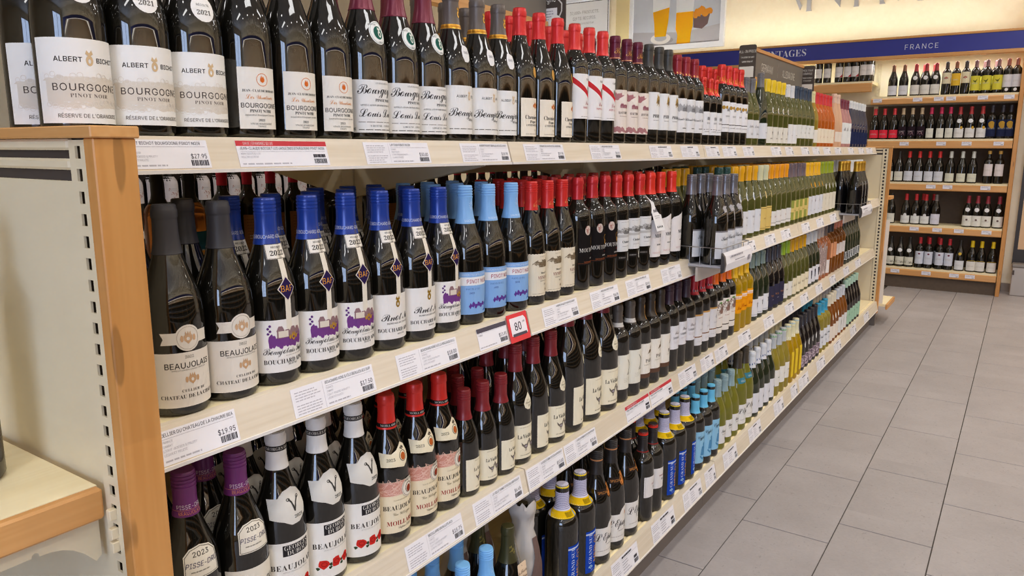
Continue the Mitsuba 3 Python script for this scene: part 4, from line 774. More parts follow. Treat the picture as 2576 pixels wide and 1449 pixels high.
put(k + '__phone', flat(fr, rbox(-.42, .18, -.27, .55, .02), .0088), gloss('b9c0cc', .2))
put(k + '__phone_screen', flat(fr, rbox(-.405, .2, -.29, .5, .012), .0092), gloss('dde2ea', .15))

# doorway and steel bin to the right of the shelving
door = struct('door_1', bx(8.54, 8.598, -.64, .0, .42, 2.2), gloss('d9b58e', .5), 'tan door panel in a dark frame')
put('door_1__frame', cat([bx(8.53, 8.598, -.002, .030, .30, 2.2), bx(8.53, 8.598, -.66, .03, .28, .42)]), gloss('2b2624', .4))
struct('baseboard_back', bx(8.57, 8.599, -3.4, .095, 0, .08), gloss('8d8177', .5), 'grey baseboard under the door')
k = new('waste_bin')
tag(k, 'brushed steel waste bin beside the wall shelving', 'bin')
put(k + '__body', bx(8.36, 8.50, -.20, .02, 0, .27, .006), gloss('b3aca6', .35, .5, .3))
put(k + '__lid', bx(8.355, 8.505, -.205, .025, .27, .30, .006), gloss('8b8580', .35, .5, .3))
put(k + '__handle', bx(8.345, 8.36, .0, .015, .20, .24), 'blackboard')

# shelving across the aisle (outside the picture, mirrored in the bottle glass): lit like the far wall
k = new('aisle_shelving')
tag(k, 'shelving with dark bottles across the aisle, outside the picture', 'shelving unit')
put(k + '__carcass', cat([bx(-3.2, 8.0, -3.38, -2.95, z - .03, z) for z in (.2, .62, 1.03, 1.45, 1.86)] + [bx(x - .02, x + .02, -3.38, -2.95, 0, 1.83) for x in np.arange(-3.2, 8.1, 1.4)]), 'maple_x')
put(k + '__back_panel', bx(-3.2, 8.0, -3.39, -3.37, 0, 1.83), 'taupe')
put(k + '__fascia', bx(-3.2, 8.0, -3.0, -2.94, 2.22, 2.40), 'navy')
put(k + '__fascia_shelf', bx(-3.2, 8.0, -3.2, -3.0, 2.22, 2.39), 'cream_steel')

# ---------------------------------------------------------------- bottles: one shape group per kind
BURG = [(.458, 1), (.50, .985), (.54, .955), (.58, .90), (.62, .815), (.66, .71), (.70, .605), (.74, .515), (.78, .445), (.82, .40), (.86, .375), (.945, .365), (.95, .38), (.98, .38), (.985, .365), (1, .36)]
BORD = [(.62, 1), (.655, .99), (.685, .95), (.71, .87), (.735, .74), (.755, .60), (.775, .49), (.80, .42), (.83, .39), (.935, .385), (.94, .405), (.975, .405), (.98, .39), (1, .375)]
FLUTE = [(.36, 1), (.44, .97), (.52, .90), (.60, .79), (.68, .65), (.76, .51), (.82, .42), (.88, .385), (.945, .37), (.95, .385), (.98, .385), (.985, .375), (1, .37)]
SHAPES = {'burg': BURG, 'bord': BORD, 'flute': FLUTE}
def bottle_profile(kind, h, r):
    body = [(0, .006), (r * .55, .005), (r - .008, 0), (r - .003, .0015), (r, .006), (r, .03)]
    return body + [(q * r, t * h) for t, q in SHAPES[kind]] + [(0, h)]
def cap_profile(kind, h, r, prof, length):
    zs, rs = [p[1] for p in prof[4:-1]], [p[0] for p in prof[4:-1]]
    R = lambda z: float(np.interp(z, zs, rs))
    z0 = h - length
    if kind == 'screw':
        rc = max(R(h * .9) + .0012, .0149)
        pts = [(R(z0) + .0002, z0)] + [(max(rc, R(t) + .0007), t) for t in np.linspace(z0 + .001, h - .026, 7)]
        for i in range(4):
            z = h - .025 + i * .0055
            pts += [(rc + .0006, z), (rc + .0006, z + .0028), (rc - .0005, z + .0036), (rc - .0005, z + .0046)]
        pts += [(rc, h - .0022), (rc - .0012, h + .0004), (0, h + .0008)]
        return pts
    if kind == 'wax':
        rc = R(h * .9) + .002
        return [(R(z0) + .001, z0), (rc + .0005, z0 + .004), (rc, h - .03), (rc + .002, h - .022), (rc + .002, h - .004), (rc, h + .001), (0, h + .0015)]
    if kind == 'tube':
        rc = max(.0150, r * .385)
        return [(R(z0) + .0004, z0)] + [(max(rc, R(t) + .0007), t) for t in np.linspace(z0 + .0015, h - .03, 7)] + [(rc, h - .002), (rc - .0012, h + .0006), (0, h + .001)]
    rc = R(h * .90) + .0007
    pts = [(R(z0) + .0002, z0), (R(z0) + .0008, z0 + .001)]
    for t in np.linspace(z0 + .004, h * .93, 6): pts.append((R(t) + .0008, t))
    return pts + [(rc, h * .936), (rc + .0010, h * .943), (rc + .0010, h * .974), (rc, h * .98), (rc - .0004, h - .001), (rc - .002, h + .0006), (0, h + .0008)]
DES = {}
def wrap(t, R, off):
    """Lays a flat (u, v) mesh round the bottle: u along the girth from the front, v the height."""
    if t is None: return None
    p, f = np.asarray(t[0], float), t[1]
    r = np.interp(p[:, 1], R[0], R[1])
    a = p[:, 0] / r
    return trimesh.Trimesh(np.stack([(r + off) * np.sin(a), -(r + off) * np.cos(a), p[:, 1]], 1), f, process=False)
def weld(ms):
    m = cat(ms)
    return trimesh.Trimesh(m.vertices, m.faces, process=True)
def print_on(ch, name, items, R, lod, off=.0009, vc=None):
    """Prints the items of a label: one part for each colour of lettering, emblem and band."""
    groups = {}
    for it in items:
        kind = it[0]
        if kind == 'T':
            _, s, font, u, v, h, col = it[:7]
            kw = it[7] if len(it) > 7 else {}
            if lod > 1 and h < .005:
                w = text_w(s, font, h, kw.get('sx', 1), kw.get('sp', 0)); w = min(w, .09)
                m = wrap(tri(box(u - w / 2, v + h * .2, u + w / 2, v + h * .75), .012), R, off)
            else: m = wrap(text(s, font, u, v, h, cell=.006 if lod == 1 else .012, **kw), R, off)
            key = ('lettering', col)
        else:
            _, g, col = it[:3]
            o = off + (.0003 if kind == 'G2' else -.0002 if kind == 'B' else 0)
            key = ({'B': 'band', 'G': 'emblem', 'G2': 'emblem'}[kind], col, o)
            m = wrap(tri(g, .006 if lod == 1 else .012, vc or (.006 if lod == 1 else .02)), R, o)
        if m is not None: groups.setdefault(key, []).append(m)
    cnt = {}
    for key, ms in groups.items():
        c = cnt[key[0]] = cnt.get(key[0], 0) + 1
        ch[f'{name}__{key[0]}' + (f'_{c - 1:03d}' if c > 1 else '')] = ply(weld(ms), paper(key[1]) if not key[1].startswith('*') else gloss(key[1][1:], .3, .5, .7), True)
def design(key, desc, glass, shape=('burg', .295, .0415), cap=('cork', 'a02020', .06), labs=(), cap_items=(), lod=1, kind='red', short=None):
    """labs: (part name, outline, colour, printed items[, offset])."""
    sk, h, r = shape
    prof = bottle_profile(sk, h, r)
    R = ([p[1] for p in prof[4:-1]], [p[0] for p in prof[4:-1]])
    n = {1: 40, 2: 24, 3: 16}[lod]
    ch = {'body': ply(lathe(prof, n), GLASS[glass], 35)}
    if cap:
        ck, col, length = cap[:3]
        rough, metal = (cap[3], cap[4]) if len(cap) > 4 else (.32, 0.0)
        cp = cap_profile(ck, h, r, prof, length)
        nm = {'screw': 'screw_cap', 'cork': 'capsule', 'wax': 'capsule', 'tube': 'capsule'}[ck]
        ch[nm] = ply(lathe(cp, n), gloss(col, rough, .5, metal), 40)
        if cap_items:
            up_ = [q for i, q in enumerate(cp) if i == 0 or q[1] > cp[i - 1][1]]
            print_on(ch, nm, cap_items, ([q[1] for q in up_], [q[0] for q in up_]), lod, .0006, .004)
    for lab in labs:
        name, poly, col, items = lab[:4]
        off = lab[4] if len(lab) > 4 else .0006
        z0, z1 = poly.bounds[1], poly.bounds[3]
        bent = z1 > SHAPES[sk][0][0] * h + .004
        c = .006 if lod == 1 else .012
        ch[name] = ply(weld([wrap(tri(poly, c, c if bent else None), R, off)]), paper(col), True)
        print_on(ch, name, items, R, lod, off + .0004)
    scene['kind_' + key] = {'type': 'shapegroup', **ch}
    DES[key] = dict(desc=desc, r=r, h=h, kind=kind, parts=list(ch), short=short or desc)

nr = np.random.default_rng(3)
W = 'ecebe8'; IV = 'ece5d6'; K = '2a2826'; GR = '6b6864'; GOLD = 'c9953f'
def rect(w, z0, z1, r=.0006, u=0): return rbox(u - w / 2, z0, u + w / 2, z1, r)

# --- top shelf
orn = unary_union([ring(-.048 + .0075 * i, .070 + .003 * math.sin(i * 1.7), .0035, .0032, .0007) for i in range(13)] + [ring(-.048 + .0075 * i, .040 - .004 * math.sin(i * .5) - .003, .0035, .0032, .0007) for i in range(13)])
design('ab_bourgogne', 'black Burgundy bottle with wide white label and beige band', 'red', ('burg', .300, .0425), ('cork', '4a4550', .06), [
    ('label', rect(.124, .014, .116), W, [('B', box(-.050, .040, .050, .068).union(bushes(0, .066, .1, .006, nr, 9)).union(bushes(0, .036, .09, .006, nr, 9)), 'd8d0c4'), ('G', orn, 'e0dad2'),
        ('T', 'ALBERT', 'sans', -.006, .088, .0058, K, dict(align='r', sx=1.05)), ('T', 'BICHOT', 'sans', .010, .088, .0058, K, dict(align='l')), ('G', tall_crest(.002, .090, .014), 'd0b48c'),
        ('T', 'BOURGOGNE', 'sans', 0, .0535, .0085, '4a4340', dict(sx=1.05, sp=.0008)), ('T', 'PINOT NOIR', 'serif', 0, .0455, .0045, '6a605a', dict(sp=.0006)), ('T', "RÉSERVE DE L'ORANGERIE", 'sans', 0, .021, .0046, '5c5650', dict(sx=.95))]),
    ('neck_label', ell(0, .176, .017, .018).union(ell(0, .185, .012, .014)), W, [('T', 'RÉCOLTE', 'sans', 0, .180, .003, '8a8580'), ('T', '2021', 'serif', 0, .168, .0062, '5a5652')])])
design('jcb_bourgogne', 'black Burgundy bottle with narrow ivory label and small orange flame emblem', 'red', ('burg', .310, .0415), ('cork', '2a2a30', .06), [
    ('label', rect(.066, .013, .104), 'e8e3da', [('G', ring(.004, .086, .0095, .0095, .0007), 'd9804a'), ('G', flame(.004, .087, .011), 'd06a30'), ('T', 'JEAN-CLAUDE BOISSET', 'serif', 0, .068, .0034, K, dict(sx=.95)),
        ('T', 'Les Ursulines', 'script', 0, .0575, .0055, 'c9854a'), ('T', 'BOURGOGNE', 'sans', 0, .0445, .0068, '3a3634', dict(sx=1.02)), ('T', 'PINOT NOIR', 'serif', 0, .0375, .0044, K, dict(sx=.9)),
        ('T', 'Appellation Bourgogne Contrôlée', 'sans', 0, .0325, .0026, GR, dict(sx=.9)), ('T', '2021', 'serif', 0, .0245, .0032, K), ('T', 'VIN DE BOURGOGNE', 'sans', 0, .0195, .0026, GR), ('T', 'FRANCE', 'sans', 0, .0158, .0024, GR)])])
design('louis_bourgogne', 'Burgundy bottle with maroon capsule, round white seal and script label', 'red', ('burg', .310, .0425), ('cork', '6b2236', .085, .3, .3), [
    ('label', rect(.122, .012, .104), 'e6e5e3', [('T', 'VIN DE BOURGOGNE', 'sans', .006, .097, .0026, '8a8886'), ('T', 'Bourgogne', 'script', .002, .080, .0135, '3a3838', dict(sx=1.0)), ('T', 'PINOT NOIR', 'serif', .008, .0665, .0048, K, dict(sx=.95)),
        ('T', 'APPELLATION BOURGOGNE CONTROLÉE', 'serif', .002, .0585, .0028, '55524f'), ('T', 'Louis Latour', 'script', .006, .040, .0115, '3a3838', dict(sx=1.05)), ('G', lines(.002, .030, .09, 1, .0012, .004, nr), '8c8987'),
        ('T', 'A BEAUNE - CÔTE D OR', 'serif', .002, .0225, .0032, '6a6866'), ('G', lines(.002, .0165, .09, 1, .0014, .004, nr), '6a6866'), ('G', barcode(-.056, .016, .008, .005, nr), K)]),
    ('neck_label', ell(.004, .186, .0195, .0205, 28), 'e9ebea', [('G', ring(.004, .186, .0175, .0185, .0006), '8f9c96'), ('G', ell(.004, .186, .0105, .0115, 20), '2c5a50'), ('G2', tall_crest(.006, .184, .014), 'd5dbd6'), ('T', 'MAISON', 'sans', -.006, .1985, .0026, '6a6a68'), ('T', '2021', 'serif', .006, .168, .0028, '6a6a68')])])
design('ab_beaujolais', 'black Burgundy bottle with grey-brown gold-banded capsule and white label', 'red', ('burg', .300, .0425), ('cork', '5d5450', .075, .35, .2), [
    ('label', rect(.116, .014, .112), 'e8e7e5', [('T', 'ALBERT', 'sans', -.002, .088, .0050, K, dict(align='r')), ('G', tall_crest(.005, .089, .014), 'd3bd9e'), ('T', 'BICHOT', 'sans', .012, .088, .005, K, dict(align='l')), ('T', 'Beaujolais', 'script', .003, .051, .0140, '3a3836', dict(sx=1.05)),
        ('T', 'Villages', 'script', .014, .041, .006, '55524f'), ('G', lines(.002, .024, .09, 1, .0016, .004, nr), '7a7774')]),
    ('neck_label', blob(np.random.default_rng(1), .002, .176, .012, .017, 9, .12).buffer(.001), 'e6e6e8', [('T', '2022', 'serif', .002, .176, .0045, '8a8890')])],
    cap_items=[('B', box(-.055, .226, .055, .235), '*d8a03c'), ('G', tall_crest(.004, .256, .016), '*e0aa48'), ('G2', box(-.045, .2285, .045, .2325), '*b07a24')])
design('chemin', 'slim black bottle with red capsule, gold seal and cream label', 'red', ('burg', .305, .040), ('cork', 'd02a2c', .062, .3, .2), [
    ('label', rect(.070, .013, .101), 'ece3d2', [('G', crest(.008, .083, .012), 'c8743a'), ('T', 'Chemin des', 'serif', .002, .053, .0085, '3a332c', dict(sx=.85)), ('T', 'Papes', 'serif', .0, .044, .006, '3a332c'), ('T', 'CÔTES DU RHÔNE', 'serif', .002, .0365, .0048, '3a332c', dict(sx=.85)), ('T', '2022', 'sans', .008, .026, .003, '8a8176'), ('G', lines(.002, .018, .05, 1, .0012, .004, nr), '9a9186')]),
    ('medal', ell(.009, .160, .009, .0125), 'c99a52', [('G', ring(.009, .160, .0075, .0108, .0006), 'e0b878')])])
design('red_sash', 'claret bottle with black-topped red capsule and diagonal red label sash', 'red', ('bord', .303, .0375), ('cork', 'd43230', .066, .3, .15), [
    ('label', rect(.092, .062, .176), 'eceaea', [('B', Polygon([(-.046, .168), (-.046, .153), (.020, .108), (.028, .116)]), 'c2343a'), ('G', house(.018, .128, .030, .022, nr), '8d857c'), ('T', 'LAROSE', 'serif', .012, .160, .0052, '5a5450'), ('T', 'Larose', 'script', .010, .098, .0085, 'a04a50'),
        ('T', 'SAINT-EMILION', 'serif', .010, .088, .0055, 'b0474c', dict(sx=.8)), ('T', '2021', 'sans', .014, .076, .0035, '8a8684'), ('G', lines(.008, .067, .06, 1, .0012, .004, nr), 'a09c9a')])],
    cap_items=[('B', box(-.048, .3005, .048, .3035), '2c2c30')])
S1 = np.random.default_rng(21)
design('maroon_gold', 'claret bottle with maroon capsule signed in gold and mauve castle label', 'red', ('bord', .300, .0375), ('cork', '5c1730', .064, .3, .3), [
    ('label', rect(.094, .028, .150), 'e8ddd4', [('B', bushes(0, .128, .09, .016, S1, 8).intersection(box(-.046, .028, .046, .149)), 'a87278'), ('G', Polygon([(-.02, .125), (.012, .142), (.034, .120), (.0, .108)]), 'efe6dd'), ('G2', house(.010, .100, .05, .016, S1), '94606a'), ('T', 'HAUT BOURG', 'serif', .006, .083, .0068, '4a3a38', dict(sx=.8)),
        ('G', lines(.004, .076, .04, 1, .0014, .004, S1), '9a8a86'), ('B', bushes(0, .036, .088, .016, S1, 8).intersection(box(-.046, .03, .046, .149)), 'a8777a'), ('G', ell(.012, .046, .012, .010), 'e9e0d6')])],
    cap_items=[('T', 'Bory', 'script', .004, .252, .013, '*c89850'), ('B', box(-.05, .238, .05, .2405), '*c08a66')])
design('pierre', 'claret bottle with charcoal capsule and white label under a gold-brown shield', 'red', ('bord', .303, .0375), ('cork', '34322f', .068, .4, .0), [
    ('label', rect(.088, .044, .158), 'e9e9e9', [('G', scribble(.010, .130, .020, .026, S1, 26, .0016), 'a98a4e'), ('G2', crest(.010, .128, .012), '6d5a38'), ('T', 'PIERRE', 'serif', .006, .081, .0095, K, dict(sx=.85)), ('G', lines(.006, .072, .04, 1, .0014, .004, S1), '8a8888')])])
design('castle_grey', 'claret bottle with gold-rimmed dark red capsule and grey castle drawing', 'red', ('bord', .295, .0375), ('cork', '8c1f2c', .064, .3, .25), [
    ('label', rect(.092, .040, .152), 'e6e6e8', [('G', bushes(-.006, .118, .07, .022, S1, 8), 'a9a9ac'), ('G2', house(.008, .110, .045, .024, S1), '77777c'), ('T', 'Comte Dauphine', 'script', .004, .080, .0085, '4c4a4c'), ('G', ring(.006, .066, .004, .003, .0006), '8a8888'), ('T', 'BORDEAUX', 'serif', .006, .052, .0045, '6a6868')])],
    cap_items=[('B', box(-.05, .233, .05, .2395), '*cf9f58')], lod=2)
design('half_flame', 'half bottle with red and gold mottled capsule and white label', 'red', ('bord', .240, .0300), ('cork', 'd0342a', .062, .3, .3), [
    ('label', rect(.074, .035, .118), 'e8e8ea', [('G', house(.006, .088, .034, .016, S1), '8c8c90'), ('T', 'LES TOURS', 'serif', .004, .075, .0055, '6a6868', dict(sx=.75)), ('B', box(-.036, .054, .036, .0555), '3a3838'), ('G', lines(.004, .046, .05, 1, .002, .004, S1), '8a8888')])],
    cap_items=[('B', blob(S1, .0, .196, .020, .010).union(blob(S1, .03, .195, .012, .010)).union(blob(S1, -.03, .200, .012, .008)), '*e29a3c')], lod=2)
design('flame_red', 'claret bottle with red-gold mottled capsule, gold medal and white label', 'red', ('bord', .303, .0375), ('cork', 'd0302a', .072, .3, .3), [
    ('label', rect(.092, .050, .164), 'e9e9ec', [('G', house(.010, .128, .036, .020, S1), '8c8c90'), ('G', ell(-.024, .142, .007, .007).union(ell(-.010, .142, .006, .006)), 'b08a44'), ('T', 'LES TOURS', 'serif', .006, .106, .006, '6a6868', dict(sx=.8)), ('B', box(-.046, .076, .046, .0785), '3a3838'), ('G', lines(.004, .064, .06, 1, .002, .004, S1), '9a9898')])],
    cap_items=[('B', blob(S1, .0, .248, .022, .013).union(blob(S1, .03, .245, .012, .012)).union(blob(S1, -.03, .250, .012, .010)), '*e29a3c')], lod=2)
def simple(key, desc, glass, shape, cap, col, w, z0, z1, words=(), extra=(), kind='white', items=(), cap_items=(), lod=2):
    """A plain printed label: words are (text, font, height of the baseline, letter height, colour)."""
    its = [('T', s, f, .004, v, h, c, dict(sx=.85)) for s, f, v, h, c in words] + list(items)
    design(key, desc, glass, shape, cap, [('label', rect(w, z0, z1), col, its)] + list(extra), cap_items, lod, kind)
WB, WBD = ('burg', .295, .0405), ('bord', .300, .0375)
drop = lambda u, v, a, b: blob(np.random.default_rng(2), u, v, a, b, 9, .1).buffer(.0008)
simple('grey_olive', 'olive bottle with dull grey screw cap and grey script label', 'olive', ('burg', .280, .039), ('screw', '6a686a', .060), 'dfe0e4', .090, .03, .106, [('Lettenberg', 'script', .074, .009, '7a7a7e'), ('Riesling', 'script', .045, .007, '8a8a8e')])
simple('tall_green', 'tall dark green bottle with slate grey cap and plain white label', 'green', ('flute', .315, .0385), ('screw', '6c6a6c', .062), 'dfe1e8', .088, .03, .098, [('KABINETT', 'sans', .055, .004, 'a5a5aa')])
simple('yellow_olive', 'olive bottle with bright yellow wax capsule and white drop seal', 'olive', WB, ('wax', 'e8c41c', .055), 'e4e0d6', .080, .012, .085, [('RIESLING', 'serif', .03, .005, '7a746a')], [('seal', drop(.004, .158, .010, .0145), 'e6e6e4', [('G', ell(.005, .157, .005, .008), '9a8a70')])], items=[('G', ell(.008, .058, .005, .008), '4a4038')])
simple('white_cap', 'olive bottle with pearl white screw cap and white label', 'olive', WB, ('screw', 'd6d6d8', .060), 'e4e4e6', .086, .012, .105, [('ESTATE', 'sans', .05, .0045, '9a9a9e')])
simple('navy_cap', 'olive-yellow bottle with navy capsule and white label', 'olive', ('burg', .300, .040), ('cork', '27364a', .062), 'e3e3e0', .090, .04, .108, [('FLEUR', 'serif', .065, .006, '8a8a86')], items=[('G', hen(.006, .090, .010), '5a5a58')])
simple('pale_pink', 'pale straw bottle with cream capsule', 'straw', WB, ('cork', 'd9cf9a', .060), 'e9e4da', .07, .02, .09, kind='rose')
simple('orange_rose', 'orange rosé bottle with red capsule and cream label', 'orange', WB, ('cork', 'c8242c', .062), 'eee2cc', .072, .02, .10, [('ROSÉ', 'serif', .05, .006, 'b98a6a')], kind='rose')
simple('frosted', 'tall frosted peach rosé bottle', 'frost', ('flute', .315, .0385), ('cork', 'd9b9a4', .055), 'eadfd2', .06, .03, .09, kind='rose')
simple('white_pink', 'pink rosé bottle with white wraparound label and maroon capsule', 'pink', WB, ('cork', '6d2238', .060), 'e6e9ea', .12, .02, .15, [('Rosé', 'script', .10, .018, '6a6468')], kind='rose')
simple('blue_glass', 'navy blue glass bottle with white capsule', 'ink', ('flute', .300, .0395), ('cork', 'd5d8da', .050), '2a3050', .08, .02, .1, kind='white')

# --- second shelf
design('chaume', 'Burgundy bottle with charcoal capsule and round crest on neck band', 'red', ('burg', .288, .0415), ('cork', '2d2d33', .067, .45, .0), [
    ('label', rect(.116, .013, .090, .003), 'e6dfd4', [('T', '2022', 'serif', .004, .0815, .0038, '8a857e'), ('T', 'BEAUJOLAIS', 'sans', .004, .0680, .0078, '35322f', dict(sx=.98)), ('T', 'APPELLATION BEAUJOLAIS CONTROLÉE', 'sans', .004, .0645, .0018, '7a756e'), ('G', crest(.006, .051, .0125), 'c6a07a'),
        ('T', 'CELLIER DU', 'serif', .008, .0345, .0034, '4a4541', dict(sp=.0004)), ('T', 'CHÂTEAU DE LA CHAUME', 'serif', .006, .0255, .0050, '4a4541', dict(sx=.95))]),
    ('neck_label', unary_union([ell(.004, .1095, .0175, .0185, 28), Polygon([(-.032, .1180), (.036, .1180), (.036, .1015), (-.032, .1015), (-.028, .110)])]).intersection(box(-.04, .09, .036, .13)), 'e2dbd0', [('G', ring(.004, .1095, .0150, .0160, .0006), 'b5aca0'), ('G', crest(.004, .1085, .0135), 'c9a684')])])
def baf_strip():
    st = stroke([(.006, .208), (.007, .09)], .0105)
    dm = Polygon([(.0065, .171), (.0225, .151), (.0065, .131), (-.0095, .151)])
    return [('vintage_label', rbox(-.015, .196, .021, .2195, .001), 'ebe6dc', [('G', box(-.0145, .1965, .0205, .219).difference(box(-.0138, .1972, .0198, .2183)), '55504a'), ('T', 'RÉCOLTE', 'sans', .003, .2125, .0028, K), ('T', '2022', 'serif', .003, .2015, .0072, '2c2927')]),
            ('neck_strip', st.difference(dm.buffer(-.001)), 'e3dccd', [('T', 'BOUCHARD AINÉ & FILS', 'sans', .0085, .196, .0042, '6a6258', dict(align='l', sx=.62, vert=True))], .0008),
            ('diamond', dm, 'dcd0c0', [('G', dm.buffer(-.0016), '2c2148'), ('T', 'BAF', 'sans', .0065, .1465, .0098, 'e9a13a', dict(sx=.85))], .0011)]
BAFCAP = [('T', 'BOUCHARD AINÉ & FILS', 'sans', .004, .2275, .0056, 'd5d9e6', dict(sx=.66)), ('T', '& FILS', 'sans', -.034, .2275, .0056, 'd5d9e6', dict(sx=.66))]
CH = np.random.default_rng(8)
chat = [('B', bushes(.004, .068, .060, .016, CH, 12), '6f3f80'), ('G', house(.008, .075, .044, .022, CH, 4), '8b6f74'), ('G2', box(-.012, .076, .004, .086), 'dcd2c4'), ('G', unary_union([ell(-.027 + .003 * (i % 2), .083 + .004 * i, .002, .002, 8) for i in range(4)]), '5c3a74'), ('G2', crest(.014, .074, .011), 'b08538')]
design('baf_beaujolais', 'blue screw-capped bottle with strip collar and purple castle label', 'red', ('burg', .288, .0415), ('screw', '1f3b90', .070, .25, .15), [
    ('label', rect(.112, .021, .104, .0012), 'e9e6e2', chat + [('T', 'Beaujolais Supérieur', 'script', .012, .0500, .0088, '3c3838', dict(sx=.9)), ('G', lines(.018, .046, .04, 1, .0008, .003, CH), 'a9a4a0'), ('T', 'BOUCHARD AINÉ & FILS', 'serif', .012, .0345, .0068, '35312e', dict(sx=.88)), ('T', 'BEAUNE', 'serif', .010, .0310, .0028, '55504c')])] + baf_strip(), BAFCAP)
design('baf_pinot', 'blue screw-capped bottle with strip collar and gold crest label', 'red', ('burg', .288, .0415), ('screw', '1f3b90', .070, .25, .15), [
    ('label', rect(.112, .021, .104, .0012), 'e9e6e2', [('G', tall_crest(.004, .086, .0150), '8d6e2c'), ('T', 'Pinot Noir', 'script', .008, .0555, .0125, '3c3838'), ('T', 'HÉRITAGE DU CONSEILLER', 'serif', .010, .0490, .0030, '4a4644'), ('T', 'BOUCHARD AINÉ & FILS', 'serif', .012, .0345, .0068, '35312e', dict(sx=.88)), ('T', 'BEAUNE', 'serif', .010, .0285, .0028, '55504c')])] + baf_strip(), BAFCAP)
vi = np.random.default_rng(4)
design('blue_pinot', 'light blue screw-capped bottle with light blue and white vine label', 'red', ('burg', .288, .0400), ('screw', '7fb0e2', .078, .38, .0), [
    ('label', rect(.110, .022, .112, .0012), '86aee0', [('T', 'BARON PHILIPPE DE ROTHSCHILD', 'sans', .004, .1040, .0042, 'dce6f4', dict(sx=.82)), ('B', box(-.055, .0835, .055, .101), 'e8e9ec'), ('T', 'PINOT NOIR', 'sans', .002, .0880, .0082, '93323a', dict(sx=.82)), ('T', "PAYS D'OC", 'sans', -.010, .0740, .0038, '4b6fa4', dict(sp=.0006)), ('T', '2023', 'serif', -.014, .0655, .0034, '4b5f9a'),
        ('G', vine(.022, .046, .022), '2c56a4'), ('G', unary_union([blob(vi, -.018 + .0065 * i, .040 + .003 * (i % 2), .0032, .0048, 8, .4) for i in range(6)]), '5d3a8c')])],
    cap_items=[('G', unary_union([stroke([(.0035 + .0022 * math.cos(a), .247 + .004 * math.sin(a)), (.0035 + .006 * math.cos(a), .247 + .009 * math.sin(a))], .0007) for a in np.linspace(0, 6.0, 13)]), 'cfe0f4'), ('T', 'BARON PHILIPPE', 'sans', .004, .214, .0045, 'd9e6f6', dict(sx=.75))])
design('ventoux', 'red screw-capped slim bottle with rough-edged cream village label', 'red', ('burg', .288, .0350), ('screw', 'c92a26', .066, .32, .1), [
    ('label', Polygon([(-.045, .022)] + [(-.045 + .09 * i / 24, .021 + .0016 * (i % 2) * vi.random()) for i in range(1, 24)] + [(.045, .022), (.045, .122)] + [(.045 - .09 * i / 24, .122 - .0014 * (i % 2)) for i in range(1, 24)] + [(-.045, .122)]).buffer(0), 'e2d8c2',
        [('T', 'MIS EN BOUTEILLE', 'sans', .0, .114, .0018, '9a907e'), ('G', scribble(.004, .098, .060, .014, vi, 40, .0009), '7a6c58'), ('G2', house(.008, .090, .044, .016, vi, 5), '75654f'), ('T', 'Rhône Valley', 'serif', .006, .0735, .0042, '4a3f34', dict(sx=.85)), ('T', 'VENTOUX', 'serif', .006, .0605, .0078, '7a4a3c', dict(sx=.8)), ('T', 'Appellation Ventoux', 'sans', .006, .0555, .0026, '7a6c5e'), ('T', '2022', 'serif', .008, .0465, .0034, '5a4f44'), ('G', crest(.012, .035, .006), '8a7a66'), ('G', lines(.0, .026, .06, 1, .001, .003, vi), '9a8e7c')])],
    cap_items=[('T', 'R O G E', 'sans', .002, .230, .005, 'e0b06a'), ('G', stroke([(-.008, .236), (.0, .243), (.010, .246)], .0006), 'd89a5a')])
design('black_label', 'claret bottle with red capsule and black label with gold emblem', 'red', ('bord', .290, .0370), ('cork', 'b9252a', .056, .3, .2), [
    ('label', rect(.092, .066, .160, .001), '1f1c1c', [('G', ring(.006, .130, .0075, .0085, .0016).union(ell(.006, .118, .004, .006)), 'a87a3a'), ('T', 'MOUTON CADET', 'serif', .006, .0995, .0105, 'e2ddd6', dict(sx=.78)), ('T', '2022', 'sans', .006, .0915, .0030, '9a3a34'), ('T', 'BORDEAUX', 'sans', .006, .081, .0036, 'd5cfc8'), ('T', 'BARON PHILIPPE DE ROTHSCHILD', 'sans', .004, .072, .0034, 'b0603a', dict(sx=.85)), ('B', box(-.046, .070, .046, .0705), 'a0542f')]),
    ('medal', ell(-.018, .156, .0105, .0125), 'c9b9ae', [('G', scribble(-.018, .156, .012, .014, vi, 10), 'a4665c')], .0011)],
    cap_items=[('G', crest(.004, .264, .010), '*d08a4a'), ('T', 'ROTHSCHILD', 'serif', .004, .2365, .0032, '*d08a4a')])
design('village_grey', 'claret bottle with gold-signed red capsule and grey village label', 'red', ('bord', .290, .0370), ('cork', 'cc2c28', .062, .3, .2), [
    ('label', rect(.088, .076, .166, .0008), 'dcdcdc', [('G', lines(.0, .159, .05, 1, .001, .003, vi), 'b0aeae'), ('T', '2021', 'serif', .014, .150, .0030, '6a6868'), ('G', scribble(.002, .134, .076, .016, vi, 46, .0008), '8d8b8a'), ('G2', house(.010, .126, .050, .014, vi, 5), '6f6d6c'), ('B', box(-.044, .116, .044, .1235), 'b9b8b7'), ('T', 'Château Pey', 'serif', .002, .100, .0070, '3a3838', dict(sx=.85)), ('G', lines(.0, .09, .04, 1, .0012, .003, vi), '9a9898')]),
    ('medal', ell(.014, .060, .0095, .0135), 'd9d6cd', [('G', ring(.014, .060, .008, .0118, .0006), '9a968c'), ('G', stroke([(.010, .054), (.018, .068)], .002), '6a665e')]), ('small_label', rect(.030, .052, .064, .001, -.018), '24211f', [('T', 'BORDEAUX', 'sans', -.018, .057, .0032, 'b9b4ae')])],
    cap_items=[('T', 'By', 'script', .004, .244, .0125, '*d9954a')])
arch = unary_union([rect(.092, .034, .140, .002), Polygon([(-.046, .138), (-.038, .147), (-.020, .152), (.004, .163), (.028, .152), (.046, .147), (.046, .138)])])
